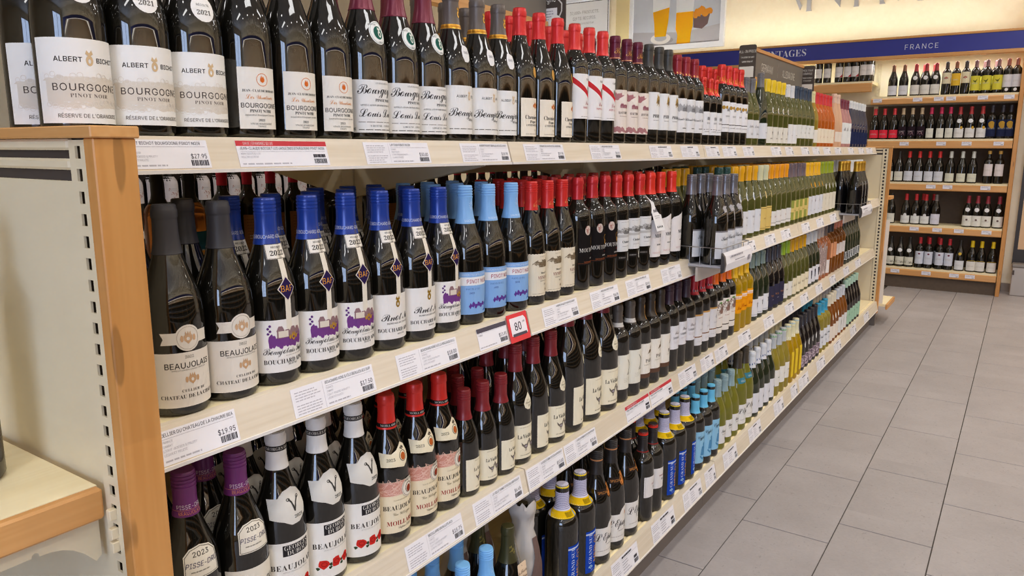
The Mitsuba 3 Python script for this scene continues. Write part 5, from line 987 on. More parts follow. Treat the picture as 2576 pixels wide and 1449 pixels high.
design('arch_white', 'claret bottle with bright red capsule and arch-topped white label', 'red', ('bord', .292, .0375), ('cork', 'dc3324', .066, .3, .15), [
    ('label', arch, 'e7e2e0', [('G', ring(.004, .130, .016, .016, .0006), 'b0a8a4'), ('T', 'CHÂTEAU', 'serif', .006, .112, .0032, '8a8482'), ('T', 'MERVIL', 'serif', .006, .094, .0105, '2f2c2c', dict(sx=.85)), ('T', '2022', 'serif', .008, .082, .003, '5a5656'), ('T', 'BORDEAUX', 'serif', .006, .070, .0042, '3a3636'), ('G', lines(.004, .048, .06, 2, .001, .003, vi), 'c29a98')])])
design('belle', 'black bottle with silver grey screw cap and pale grey script label', 'red', ('burg', .292, .0405), ('screw', '77757a', .066, .28, .5), [
    ('label', rect(.104, .020, .112, .001), 'd9dade', [('B', box(-.052, .107, .052, .112), '77757a'), ('T', 'Belleruche', 'script', .006, .080, .0115, '3a383a'), ('G', lines(.004, .066, .05, 2, .0012, .005, vi), 'a5a4a8'), ('T', 'M. C.', 'serif', .010, .044, .0045, '5a585c')]),
    ('neck_label', unary_union([Polygon([(-.020, .186), (-.010, .194), (0, .189), (.010, .196), (.020, .187), (.016, .172), (-.016, .172)]), box(-.003, .14, .003, .175)]), 'a9a6aa', [('T', 'CHAPOUTIER', 'sans', 0, .178, .0035, 'e0dee2', dict(sx=.7))])])
simple('green_cap', 'olive bottle with bottle-green screw cap and white label', 'olive', WB, ('screw', '2c4a44', .064), 'e3e3e6', .086, .02, .115, [('CHABLIS', 'serif', .08, .005, '9a9a9e')], [('seal', drop(.004, .176, .010, .018), 'e2e6e4', [])])
simple('amber_wax', 'olive bottle with amber wax capsule, white crescent seal and white label', 'olive', WB, ('wax', 'e2a414', .060), 'e0e2e8', .088, .02, .115, [('Chablis', 'script', .085, .008, '8a8c92'), ('Cuvée', 'script', .055, .006, '9a9ca2')], [('seal', drop(.004, .172, .010, .018), 'e6e8ec', [('G', ell(.006, .172, .004, .010), '5a6478')])])
simple('cream_cap', 'olive bottle with pale cream capsule and framed yellow label', 'olive', WB, ('wax', 'd0cfa8', .064), 'dfc274', .092, .018, .118, [('POUILLY', 'serif', .065, .005, '8a6f34')], [('seal', rect(.016, .155, .185, .004, .006), 'dcc890', [])], items=[('G', box(-.040, .024, .040, .112).difference(box(-.038, .026, .038, .110)), '8a6f34')])
simple('orange_wax', 'olive bottle with orange-yellow wax capsule and low white label', 'olive', WB, ('wax', 'ea9a12', .062), 'e6e4e2', .088, .022, .088, [('MÂCON', 'serif', .06, .005, '8a3a34')], items=[('B', box(-.044, .034, .044, .0365), '8a8886')])
simple('mauve_cap', 'olive bottle with mauve capsule and yellow cross-shaped label', 'olive', WB, ('screw', '6a5a60', .066), '9aa04e', .080, .022, .118, [], items=[('B', unary_union([box(-.012, .024, .014, .117), box(-.040, .060, .040, .080)]), 'dcc67c'), ('T', 'Orvieto', 'script', .002, .066, .007, '8a7434')])
simple('yellow_band', 'olive bottle with sunny yellow capsule, gold seal and white label', 'olive', WB, ('cork', 'eeb416', .070), 'dfe1e8', .088, .022, .120, [('VENETO', 'sans', .045, .004, '8a8c92')], [('seal', drop(.004, .178, .0095, .015), 'dca03a', [])], items=[('G', ell(.008, .096, .004, .008), '4a2c38')], cap_items=[('B', box(-.05, .230, .05, .236), '*c99a50')])
simple('lime_cap', 'olive bottle with lime green capsule, white drop seal and cream label', 'olive', WB, ('cork', '8c9c1a', .066), 'e4ddcc', .090, .022, .120, [('SOAVE', 'serif', .09, .005, '9a927e')], [('seal', drop(.004, .160, .012, .017), 'e3e4e0', [])], items=[('G', heron(.008, .062, .012), '8a826e')])
simple('prosecco', 'black sparkling wine bottle with gold foil neck and silver strip label', 'black', ('burg', .305, .0435), ('cork', 'c89a34', .058, .3, .7), 'c4c6cc', .022, .10, .19, [], [('label_foot', rect(.022, .055, .09), 'b9c9cc', [])], kind='sparkling')
simple('white_capsule', 'dark green bottle with long white capsule and white label', 'green', WB, ('cork', 'd9dce0', .075), 'd9dcdc', .09, .03, .11, [])

# --- third shelf
design('purple_cap', 'black bottle with purple screw cap and arched white shoulder label', 'red', ('burg', .289, .0415), ('screw', '6a2a6c', .066, .34, .1), [
    ('neck_label', unary_union([Polygon([(-.026, .136), (.028, .136), (.026, .170), (.016, .180), (.001, .184), (-.014, .180), (-.024, .170)])]), 'e4dfd2', [('G', LineString([(-.024, .138), (-.022, .169), (-.013, .178), (.001, .182), (.015, .178), (.024, .169), (.026, .138), (-.024, .138)]).buffer(.0004), '6a665e'), ('T', '2023', 'sans', .001, .1685, .0070, '3a3836'), ('T', 'PISSE-DRU', 'sans', .001, .1535, .0072, '5a5668', dict(sx=.85, skew=.2)), ('G', lines(.001, .146, .034, 1, .0016, .003, vi), '8a867e')]),
    ('label', rect(.1, .02, .11), 'e4dfd2', [('T', 'PISSE-DRU', 'sans', .0, .075, .010, '3a3836', dict(sx=.85)), ('T', 'BEAUJOLAIS', 'sans', 0, .05, .007, '6a2a6c')])],
    cap_items=[('T', 'PISSE-DRU', 'sans', .000, .2350, .0062, 'e2d4e2', dict(sx=.82)), ('T', 'BEAUJOLAIS', 'sans', .000, .2265, .0050, 'd98a6a', dict(sx=.82)), ('B', box(-.05, .233, .05, .2335), 'd98a6a')])
rs = np.random.default_rng(6)
wing = Polygon([(-.036, .160), (-.036, .190), (-.018, .190), (-.008, .200), (.006, .204), (.018, .199), (.030, .186), (.032, .170), (.026, .158), (.012, .148), (-.002, .147), (-.014, .154)])
roses = [('G', unary_union([blob(rs, -.022 + .022 * i, .040, .0095, .0085, 11, .22) for i in range(3)]), 'c2302a'), ('G2', unary_union([ring(-.022 + .022 * i, .0405, .005, .004, .0008) for i in range(3)]), '8a1c1c'), ('G', unary_union([blob(rs, -.022 + .022 * i + q * .011, .033 + .006 * (i % 2), .003, .0026, 7, .4) for i in range(3) for q in (-1, 1)]), '33402c')]
design('rose_label', 'black bottle with white capsule, white collar and red rose label', 'red', ('burg', .296, .0420), ('cork', 'e0ddd8', .062, .5, .0), [
    ('neck_label', wing.buffer(.001), 'd3d0c9', [('G', unary_union([stroke([(.006, .168), (.010, .181), (.014, .187)], .0022), stroke([(.006, .168), (.002, .182), (-.002, .187)], .0022), stroke([(.006, .168), (.004, .176)], .003), ring(-.003, .187, .003, .0024, .0009), ring(.0145, .188, .003, .0024, .0009)]), '3a3836'), ('T', '2023', 'serif', .012, .1555, .0052, '4a4846')], .0008),
    ('label', rect(.118, .014, .118, .0015), 'e6e3dd', [('B', box(-.020, .094, .030, .113), '2c2a2c'), ('T', 'GEORGES', 'serif', .005, .1045, .0075, 'dcd8d2', dict(sx=.85)), ('T', 'DUBŒUF', 'serif', .005, .0955, .0075, 'dcd8d2', dict(sx=.92)), ('T', 'BEAUJOLAIS', 'serif', .002, .070, .0092, '3a3634', dict(sx=.92, sp=.0008)), ('T', 'APPELLATION BEAUJOLAIS PROTÉGÉE', 'sans', .002, .065, .0018, '9a9690')] + roses)],
    cap_items=[('B', box(-.05, .2655, .05, .2745), '2f2c2c'), ('T', 'GEORGES DUBOEUF', 'serif', .004, .2675, .0052, 'cfcac2', dict(sx=.8)), ('T', 'DUBOEUF', 'serif', -.034, .2675, .0052, 'cfcac2', dict(sx=.8))])
wing2 = Polygon([(-.034, .157), (-.034, .182), (-.012, .178), (.000, .184), (.012, .196), (.022, .190), (.030, .176), (.026, .164), (.012, .152), (-.002, .155)])
design('moillard', 'black bottle with red capsule, cream collar and cream-pink label', 'red', ('burg', .289, .0415), ('cork', 'cf2b22', .066, .32, .1), [
    ('neck_label', wing2.buffer(.001), 'e2d8bc', [('T', '2023', 'serif', -.014, .166, .0052, '5a5446'), ('G', ring(.013, .172, .009, .010, .001), '4a4038'), ('G', ell(.013, .171, .006, .007), 'a8582c'), ('G', crest(.013, .186, .006), '4a4038')], .0008),
    ('label', rect(.114, .022, .126, .0015), 'e6d9bc', [('B', box(-.057, .098, .057, .1255), 'c98f80'), ('G', scribble(-.02, .111, .06, .024, rs, 60, .0006), 'e0b8a8'), ('G2', ell(.022, .108, .0185, .0195, 28), 'e4ddd0'), ('T', 'VIN DE BOURGOGNE', 'sans', .004, .087, .0026, 'a09478'), ('T', 'BEAUJOLAIS', 'serif', .002, .069, .0088, '3a332c', dict(sx=.9)), ('T', 'Vin Villages', 'script', .004, .0575, .006, '8a7e66'), ('T', 'MOILLARD', 'serif', .004, .0375, .0088, '8a3428', dict(sx=.9)), ('T', 'Depuis 1850', 'script', .006, .030, .0045, '6a5e4c')]),
    ('medal', ell(.022, .108, .0185, .0195, 28), 'e4ddd0', [('G', ring(.022, .108, .0170, .0180, .0006), '6a5a4a'), ('G', ring(.022, .107, .0095, .0105, .0012), '5a4438'), ('G', ell(.022, .105, .006, .007), '8a3a28'), ('T', 'MOILLARD', 'serif', .022, .1205, .0036, '6a5a4a', dict(sx=.8))], .0016)],
    cap_items=[('B', box(-.05, .2275, .05, .2345), '1f1a1a'), ('T', 'MOILLARD   MOILLARD', 'serif', .012, .229, .0042, 'd9d2ca', dict(sx=.95))])
def lvf(key, desc, h, r, w, z0, z1, k, capcol, caplen, capkind, seal, lod=1):
    its = [('G', lines(.004, z1 - .007 * k, w * .55, 1, .0012, .003, rs), 'b5ab94'), ('T', 'La Vieille Ferme', 'serif', .008, z0 + (z1 - z0) * .60, .0098 * k, '3f3a34', dict(sx=.72)), ('G', hen(-.006 * k, z0 + (z1 - z0) * .36, .021 * k, 1).union(hen(.017 * k, z0 + (z1 - z0) * .37, .027 * k, -1)), '6f675f'), ('G2', ell(.017 * k, z0 + (z1 - z0) * .375, .005 * k, .004 * k, 10).union(ell(-.006 * k, z0 + (z1 - z0) * .36, .004 * k, .003 * k, 10)), '9a9298'), ('T', 'Mis en bouteille par la famille', 'serif', .004, z0 + .007 * k, .0030 * k, '6a6252', dict(sx=.9))]
    labs = [('label', rect(w, z0, z1, .001), 'e6dec6', its)]
    if seal: labs.append(('seal', blob(np.random.default_rng(3), .004, seal, .0145 * k, .0155 * k, 10, .08).union(Polygon([(-.006 * k, seal + .010 * k), (.014 * k, seal + .010 * k), (.006 * k, seal + .024 * k)])).buffer(.001), 'e0d8c0', [('T', 'Récolte', 'script', .004, seal - .001, .0048, '8a8270'), ('T', '2023', 'script', .004, seal - .009 * k, .0048, '8a8270'), ('G', ell(.000, seal + .008, .0012, .0012, 8).union(ell(.006, seal + .008, .0012, .0012, 8)), '8a8270')]))
    design(key, desc, 'red', ('burg', h, r), (capkind, capcol, caplen, .34, .1), labs, lod=lod)
lvf('hen_half', 'half bottle with dark red screw cap and cream hens label', .237, .0330, .078, .014, .086, .78, '7f2026', .066, 'screw', 0)
lvf('hen', 'full bottle with dark red screw cap, seal and hens label', .292, .0400, .098, .016, .100, 1.0, '7a1f26', .066, 'screw', .152)
lvf('hen_magnum', 'magnum with dark red capsule, cream seal and cream hens label', .365, .0500, .110, .020, .125, 1.18, '74202a', .080, 'screw', .196)
design('fern_label', 'claret bottle with grey-brown white-ringed capsule and grey fern label', 'red', ('bord', .293, .0375), ('cork', '544c45', .068, .42, .0), [
    ('label', rect(.086, .040, .146, .001), 'e2dfd2', [('G', fern(.010, .118, .040).intersection(box(-.042, .042, .042, .145)), '77756e'), ('T', 'CABERNET', 'sans', .008, .082, .0052, '3f3c38', dict(sx=.9)), ('G', lines(.004, .072, .05, 3, .001, .005, rs), 'b9b5a8'), ('T', 'FCUI', 'serif', .018, .048, .0045, '6a665e')])],
    cap_items=[('B', box(-.05, .228, .05, .240), 'dcd8d0'), ('T', 'FCUI', 'sans', .006, .231, .0052, '6a645c')])
design('heron_label', 'claret bottle with gold-strip dark capsule and white heron label', 'red', ('bord', .292, .0375), ('cork', '2f2419', .074, .42, .0), [
    ('label', rect(.090, .036, .148, .001), 'e5e0d6', [('G', heron(.006, .122, .028), '6f5f4c'), ('T', 'PAHI', 'serif', .002, .086, .0110, '4a3d30', dict(sx=.85)), ('T', 'CABERNET SAUVIGNON', 'sans', .004, .077, .003, '9a9286'), ('B', box(-.045, .036, .045, .050), '5e463a')])],
    cap_items=[('B', unary_union([ell(.005, .262, .0055, .0065), box(.0025, .222, .0075, .262)]), '*e0a03c'), ('G', lines(.005, .264, .006, 2, .0008, .003, rs), '8a5a1c')])
design('dark_script', 'claret bottle with dark plum screw cap and white label', 'red', ('bord', .296, .0370), ('screw', '3a2530', .066, .4, .0), [
    ('label', rect(.090, .078, .160, .001), 'e0dee2', [('T', 'Fin Jour', 'script', .006, .130, .0085, '5a4a50'), ('T', 'CABERNET SAUV', 'sans', .004, .114, .0068, '35303a', dict(sx=.72)), ('G', lines(.004, .104, .05, 2, .001, .004, rs), 'b9a9ae'), ('G', ell(.006, .088, .003, .003, 8), 'a08088')])], lod=2)
design('calbo', 'claret bottle with black-ringed red capsule and brown-ruled white label', 'red', ('bord', .297, .0375), ('cork', 'b3262e', .070, .34, .1), [
    ('label', rect(.090, .042, .158, .001), 'e0dee0', [('B', box(-.045, .152, .045, .158), 'c99a5c'), ('G', crest(.010, .120, .014), 'b5b2b8'), ('T', 'CALBO', 'serif', .006, .096, .006, '9a969c'), ('B', box(-.045, .072, .045, .0755), '7a5438'), ('G', lines(.004, .056, .05, 1, .001, .004, rs), 'b5b0b0')])],
    cap_items=[('B', box(-.05, .2375, .05, .246), '201a1c'), ('T', 'CALBO  CALBO', 'sans', .004, .239, .0055, 'e0dada', dict(sx=.9))], lod=2)
design('orange_sketch', 'claret bottle with orange capsule and white label sketched in brown', 'red', ('bord', .297, .0375), ('cork', 'e86a14', .066, .36, .0), [
    ('label', rect(.092, .040, .170, .001), 'e6dfd6', [('G', ell(-.012, .160, .008, .004), '5a9a4c'), ('G', scribble(.004, .135, .070, .034, rs, 60, .0011), '7a6258'), ('G2', house(.008, .118, .046, .022, rs), '8a6a5e'), ('G', lines(.004, .100, .05, 1, .002, .004, rs), 'b08a80'), ('B', box(-.046, .062, .046, .0655), '4a423e'), ('G', ring(.008, .050, .006, .006, .0008), 'a09a92')])], lod=2)
design('yellow_wine', 'clear bottle of yellow wine with yellow capsule and orange-yellow label', 'yellow', ('bord', .290, .0385), ('cork', 'ecb91c', .066, .36, .0), [
    ('label', rect(.096, .078, .160, .001), 'eb9c1c', [('B', box(-.048, .138, .048, .152), 'eedccc'), ('G', lines(.0, .141, .08, 1, .004, .004, rs), 'd9a088'), ('T', 'Lindig', 'script', .0, .094, .011, 'a03c14'), ('G', lines(.0, .126, .06, 1, .002, .004, rs), 'd98a20')])], lod=2, kind='white')
simple('sage_cap', 'dark bottle with sage green capsule and black T on label', 'green', WB, ('cork', '7d9088', .062), 'dedee4', .090, .02, .098, [('T', 'serif', .06, .020, '2a2a2c')], items=[('B', box(-.045, .026, .045, .029), 'a5a8b4')])
simple('slate_label', 'dark bottle with slate capsule and slate label lettered in copper', 'black', WB, ('cork', '3a3840', .066), '38364a', .104, .018, .118, [('TRIVENTO', 'sans', .066, .008, 'b07a54'), ('RESERVE', 'sans', .050, .004, '9a98a8')])
simple('lime_white', 'dark olive bottle with lime green capsule and low white label', 'olive', WB, ('cork', '94b42a', .062), 'e2e0da', .082, .02, .094, [('Quinta', 'script', .06, .008, '6a665e')])
simple('gold_script', 'dark olive bottle with golden yellow capsule and cream script label', 'olive', WB, ('cork', 'dca312', .064), 'e6dcc0', .096, .014, .098, [('la Croix', 'script', .055, .014, '5a5040')])
simple('silver_black', 'dark bottle with pearl capsule and black figure on white label', 'green', WB, ('cork', 'd0d2d4', .062), 'dcdce4', .088, .018, .106, [], items=[('G', Polygon([(-.008, .09), (.014, .09), (.008, .045), (-.002, .045)]), '2e2c34')])
simple('amber_lace', 'amber rosé bottle with patterned white lace label', 'rose', ('bord', .30, .042), ('cork', 'b9aca4', .060), 'd0c0ba', .10, .03, .19, [], kind='rose', items=[('G', scribble(0, .11, .09, .14, rs, 70, .0022), 'a08c88')])
simple('amber_white', 'copper rosé bottle with tall white label', 'rose', ('bord', .30, .042), ('cork', '6a5a54', .060), 'e6dedb', .07, .02, .10, [], kind='rose')
simple('copper_tall', 'copper rosé bottle with salmon label', 'amber', ('bord', .31, .040), ('cork', '2e2c34', .060), 'dc9c74', .05, .10, .19, [], kind='rose')
simple('white_square', 'copper rosé bottle with broad white label', 'amber', ('bord', .31, .042), ('cork', 'd9876c', .05), 'e4dcd8', .12, .10, .17, [('rosé', 'script', .13, .010, '9a8a88')], kind='rose')
simple('dark_bars', 'dark green bottle with barred white label', 'green', ('burg', .31, .0405), ('cork', '22241f', .06), 'dcdee0', .086, .03, .085, [], items=[('G', unary_union([box(-.03 + .015 * i, .034, -.022 + .015 * i, .082) for i in range(5)]), '3a3c3c')])

# --- bottom shelf
simple('sky_plain', 'dark bottle with sky blue screw cap', 'red', ('burg', .282, .0400), ('screw', '78b4ea', .075, .4, .0), '86aee0', .11, .022, .11, [('PINOT NOIR', 'sans', .088, .008, '93323a')], kind='red', lod=1, cap_items=[('G', unary_union([stroke([(.0035 + .0022 * math.cos(a), .235 + .004 * math.sin(a)), (.0035 + .006 * math.cos(a), .235 + .009 * math.sin(a))], .0007) for a in np.linspace(0, 6.0, 13)]), 'b9d8f4')])
simple('olive_foil', 'bottle with dark olive foil capsule and a hanging paper tag', 'red', ('burg', .297, .0400), ('cork', '3f3d22', .085, .3, .3), 'dccfb4', .07, .02, .09, [], kind='red', lod=1, cap_items=[('G', scribble(.004, .240, .022, .018, rs, 12, .0012), '*8a8248')])
design('grand_sud', 'big black bottle with yellow-capped white-ribbed neck and vertical blue label', 'red', ('bord', .298, .0445), ('tube', 'c9c6d8', .082, .4, .0), [
    ('label', rect(.052, .020, .142, .001, .010), '2144a8', [('B', box(-.016, .131, .036, .136), 'b9c4e4'), ('T', 'GRAND SUD', 'serif', .006, .046, .0115, 'c9d4ee', dict(align='l', sx=.92, vert=True)), ('T', 'MERLOT', 'sans', .031, .044, .0165, 'e9a64c', dict(align='l', sx=.9, vert=True)), ('G', crest(.002, .036, .010), '9ac0e0'), ('T', '2023', 'sans', .010, .025, .0042, 'a9bce4')])],
    cap_items=[('B', box(-.06, .286, .06, .2975), 'e6c416'), ('B', box(-.06, .216, .06, .232), 'dcb41a'), ('G', barcode(-.012, .219, .022, .010, rs), '6a5410'), ('G', box(.014, .217, .021, .230), '7f97b4')] + [('G', box(-.06, .236 + .0048 * i, .06, .2378 + .0048 * i), '8f8cae') for i in range(10)])
design('special', 'big black bottle with copper SPECIAL collar and white script label', 'red', ('burg', .330, .0450), ('screw', '1f1b1a', .070, .4, .0), [
    ('neck_label', box(-.030, .205, .022, .222), '2b2320', [('T', 'SPECIAL', 'sans', -.008, .2095, .0066, 'c98a4c', dict(sx=.85))], .0008), ('medallion', ell(.017, .213, .012, .019), '3a2a20', [('G', scribble(.017, .213, .018, .030, rs, 26, .0014), 'c07a40'), ('G', ring(.017, .213, .0115, .018, .0008), 'c98a4c')], .0012),
    ('label', unary_union([rect(.110, .028, .112, .001), ell(.026, .108, .026, .024, 24)]).intersection(box(-.055, .02, .055, .14)), 'e2ded8', [('T', "L'Epoque", 'script', .006, .074, .0190, '3a3434', dict(sx=.85)), ('G', flame(.026, .112, .014), 'c9a088'), ('G', lines(.012, .060, .03, 1, .0014, .003, rs), '8a8480'), ('G', lines(.002, .042, .07, 1, .0018, .003, rs), 'b0aaa4')])],
    cap_items=[('B', box(-.05, .3, .05, .3045), 'b07a54')])
design('red_top', 'claret bottle with red-topped black screw cap and white label', 'red', ('bord', .290, .0370), ('screw', '221c1c', .066, .4, .0), [
    ('label', rect(.064, .082, .150, .001, -.006), 'dfdbd9', [('T', 'Moulières', 'serif', .002, .122, .0050, '9a5a5c', dict(sx=.8)), ('T', 'M', 'serif', .004, .108, .007, '3a3434'), ('G', LineString([(-.034, .086), (-.034, .146)]).buffer(.0004), 'b5a5a2')])],
    cap_items=[('B', box(-.05, .279, .05, .2895), 'dc2f22'), ('B', box(-.05, .225, .05, .228), '8a2a26')])
design('blue_figure', 'claret bottle with sky blue capsule and pale blue figure label', 'red', ('bord', .278, .0375), ('tube', '62b6dc', .064, .4, .0), [
    ('label', rect(.102, .030, .150, .001), '8fc0de', [('T', 'Cypres', 'script', -.004, .122, .0125, '3a4654'), ('G', unary_union([ell(.006, .100, .006, .007), Polygon([(-.012, .060), (-.006, .092), (.016, .094), (.022, .064), (.010, .056)]), stroke([(-.012, .055), (.0, .044), (.018, .052)], .006)]), '4f86b4')])])
design('bird_white', 'olive bottle with grey-blue screw cap and black-dotted white label', 'oliveclear', ('burg', .275, .0400), ('screw', '8ba3a8', .066, .35, .1), [
    ('label', rect(.092, .026, .098, .003), 'e0dedc', [('T', 'Bouvier', 'script', .004, .070, .0095, '4a4848'), ('T', 'SAUVIGNON', 'serif', .004, .061, .0042, '6a6866'), ('G', blob(rs, .010, .042, .006, .007, 9, .15), '3a3a3a')])], kind='white')
design('special_white', 'big olive bottle with teal SPECIAL collar and white script label', 'oliveclear', ('burg', .330, .0450), ('screw', '3a3226', .070, .4, .0), [
    ('neck_label', Polygon([(-.034, .200), (-.034, .222), (.020, .226), (.034, .235), (.030, .205)]), '3f7688', [('T', 'SPECIAL', 'sans', -.004, .2075, .0068, 'd9e4e8', dict(sx=.85))], .0008),
    ('label', rect(.104, .028, .112, .001), 'e4e2de', [('T', "L'Epoque", 'script', .004, .074, .0180, '3a3636', dict(sx=.85)), ('G', lines(.002, .045, .06, 1, .0018, .003, rs), 'b0aaa4')])], kind='white', lod=2)
simple('tricolour', 'dark bottle with white capsule crossed by blue and red stripes', 'green', ('burg', .288, .0405), ('cork', 'dadce0', .070), 'dedee4', .090, .02, .11, [], items=[('G', heron(.01, .07, .02), '3a3a40')], cap_items=[('B', Polygon([(-.05, .223), (-.05, .230), (.05, .255), (.05, .248)]), '2c4478'), ('B', Polygon([(-.01, .2225), (.05, .240), (.05, .2235), (.02, .2225)]), 'b8404a')])
simple('green_top', 'clear bottle of yellow wine with silver cap topped in green', 'straw', WB, ('screw', 'b9bdc0', .066), 'e6e4de', .090, .05, .13, [('verde', 'script', .09, .008, '5a6a54')], cap_items=[('B', box(-.05, .284, .05, .2945), '5aa848')])
simple('cream_blue_top', 'clear bottle of golden wine with cream cap topped in light blue', 'yellow', WB, ('screw', 'dcd6b0', .078), 'e9c83a', .040, .03, .16, [], cap_items=[('B', box(-.05, .283, .05, .2945), '8fb8e0'), ('B', box(-.05, .225, .05, .233), 'e9e6dc')])
simple('black_plain', 'black bottle with black cap and low patterned label', 'black', WB, ('screw', '26242a', .066), 'b9aab4', .09, .02, .085, [], kind='red', items=[('G', scribble(0, .05, .08, .05, rs, 30, .002), '5a4a58')], extra=[('seal', drop(.004, .14, .012, .018), 'dcdcdc', [])])
simple('teal_cap', 'yellow-green bottle with bright teal screw cap and white script label', 'straw', ('bord', .287, .0400), ('screw', '2f92b8', .066), 'dcdee4', .10, .03, .135, [('Anselmo', 'script', .09, .014, '5a5e68'), ('Bianco', 'script', .06, .008, '7a7e88')])
simple('cream_rose', 'orange rosé bottle with cream capsule, white drop seal and cream label', 'amber', WB, ('cork', 'd9cfb8', .066), 'e8ded2', .08, .02, .11, [], [('seal', drop(.004, .16, .012, .018), 'e4e0da', [])], kind='rose')
simple('grey_rose', 'copper rosé bottle with grey capsule and white leaf label', 'amber', WB, ('cork', 'c2c6cc', .066), 'dcdcda', .07, .02, .12, [], kind='rose', items=[('G', blob(rs, .01, .08, .012, .02), 'a09a94')])
simple('mint_label', 'black bottle with mint green cap and mint green label', 'black', ('burg', .31, .0415), ('cork', 'a9c9b4', .05), 'a4c8b0', .10, .02, .115, [('Vinho', 'script', .08, .010, '5a8a6c')], kind='red')

# --- bottles of the far wall and of the shelves behind the gondola
def far(key, desc, cap, label_col, z0, z1, w=.085, shape=WB, glass='red', collar=None, extra=(), capk='cork', caplen=.062, items=()):
    labs = [('label', rect(w, z0, z1, .002), label_col, [('G', lines(.0, (z0 + z1) / 2, w * .6, 2, .003, .008, rs), 'b9b6b4')] + list(items))]
    if collar: labs.append(('neck_label', blob(np.random.default_rng(9), 0, .165, .019, .018, 8, .12).buffer(.001), collar, []))
    design(key, desc, glass, shape, (capk, cap, caplen, .35, .15), labs + list(extra), lod=3)
far('w_gold', 'claret bottle with gold-brown capsule and white label', 'b9833a', 'e6e4e2', .05, .14, shape=WBD)
far('w_black', 'claret bottle with black capsule and white label with a red corner', '26221f', 'e4e2e2', .05, .15, shape=WBD, items=[('G2', Polygon([(.01, .052), (.04, .052), (.04, .08)]), 'a8343a')])
far('w_red', 'claret bottle with dark red capsule and broad white label', '9a2c34', 'e6e2e0', .06, .16, shape=WBD)
far('w_brown', 'wall-shelf Burgundy bottle with brown capsule and low white label', '6f4a34', 'dfe1ea', .012, .10, .10)
far('w_collar', 'Burgundy bottle with dark red capsule, white collar and white label', '8f2a30', 'e2e0da', .012, .10, .10, collar='dfe0e4', caplen=.07)
far('w_tan', 'claret bottle with black capsule and tan crested label', '2e2826', 'dfd6b8', .10, .20, .09, WBD, items=[('G2', crest(0, .15, .02), '9a4a3a')])
far('w_yellowlab', 'claret bottle with brown capsule and plain yellow label', '7a4a34', 'e0b640', .08, .19, .09, WBD)
far('w_ram', 'bottle with mottled capsule and bright yellow label with a dark animal', '7a5a5c', 'd6cc4a', .03, .16, .10, WBD, items=[('G2', hen(0, .11, .03), '5a5a2a')])
far('w_tall', 'tall claret bottle with copper capsule, grey-white label and round seal', '8a5248', 'd6d4da', .05, .16, .09, WBD, extra=[('medal', ell(0, .028, .014, .014), 'e4e2e2', [])])
far('w_redlab', 'Burgundy bottle with red capsule and bright red label', 'c8323a', 'e0384a', .012, .09, .10)
far('w_plum', 'dark bottle with tan capsule and black label of plum print', 'b9a284', '2a2028', .03, .12, .09, items=[('G2', scribble(0, .06, .04, .03, rs, 10, .002), '9a7a86')])
far('w_pink', 'Burgundy bottle with crimson capsule and square cream label', 'b82350', 'dedfd4', .012, .10, .07)
far('w_medal', 'Burgundy bottle with red capsule, white collar and round gold seal', 'a02c30', 'e2e2e2', .012, .10, .10, collar='e0e2e6', extra=[('medal', ell(.022, .103, .012, .014), 'c9a040', [], .0012)], caplen=.07)
far('w_ink', 'dark bottle with black capsule and navy label with a gold flower', '2a2836', '262c48', .02, .17, .10, WBD, items=[('G2', blob(rs, 0, .125, .026, .032, 9, .2), 'b08a3c')])
far('w_cream', 'black Burgundy bottle with black capsule and cream label', '2a2624', 'dfddd0', .012, .10, .09)
far('w_red4', 'Burgundy bottle with bright red capsule and grey-white label', 'cc2a2a', 'd6dae4', .012, .105, .10)
far('w_pale', 'Burgundy bottle with pearl capsule and cream label', 'd3d6d0', 'dcdcc9', .012, .09, .09)
far('w_goldtop', 'black bottle with small gold cap and pale pink label', 'c9a050', 'e2d8d8', .07, .18, .085, WBD, caplen=.03)
far('w_badge', 'Burgundy bottle with red capsule and white label with a shield badge', 'b8262c', 'e0e2e0', .012, .085, .10, extra=[('badge', ell(.0, .092, .014, .016), 'dcdcdc', [], .0012)])
far('w_grey', 'Burgundy bottle with grey capsule and lavender white label', '6a6462', 'd8d8e6', .012, .11, .10)
far('w_dot', 'Burgundy bottle with maroon capsule, white collar and dark-dotted label', '8a2a38', 'e4e2da', .012, .11, .11, collar='e2e0e2', items=[('G2', ell(0, .07, .009, .009, 10), '6a5a56')], caplen=.07)
far('w_scene', 'black Burgundy bottle with pale collar and white village label', '211f1e', 'dcdacb', .02, .10, .10, collar='dfe0e2', items=[('G2', scribble(0, .045, .08, .02, rs, 14, .002), '8a877c')])
far('w_bordw', 'claret bottle with red capsule and tall red-marked grey-white label', 'b32630', 'd2d6e4', .04, .165, .10, WBD, items=[('G2', ell(0, .14, .010, .008, 8), '6a3a4c')])
far('w_seal', 'black bottle with round gold neck seal and white label', '24201e', 'dcdee2', .012, .10, .095, extra=[('medal', ell(0, .165, .014, .014), 'd0ae4a', [])])
far('w_yellowcap', 'black bottle with yellow capsule and gold-edged arched white label', 'd9b81c', 'dfdcd6', .012, .10, .095, extra=[('label_edge', ell(0, .098, .045, .012).difference(ell(0, .094, .045, .012)), 'c9a84a', [])])
far('kraft', 'claret bottle with red capsule and brown kraft back label', 'c41f3c', '9a7048', .035, .165, .080, WBD, items=[('G', lines(0, .15, .06, 9, .0018, .009, rs), '7a5634')], caplen=.045)
far('amber_black', 'amber spirit bottle with black cap and teal and orange label', '17161a', '2c5a6a', .05, .15, .085, WBD, glass='amber', items=[('G2', box(-.04, .052, .04, .10), 'd9983a'), ('T', 'as', 'serif', .008, .070, .016, '2a2420')], caplen=.075)
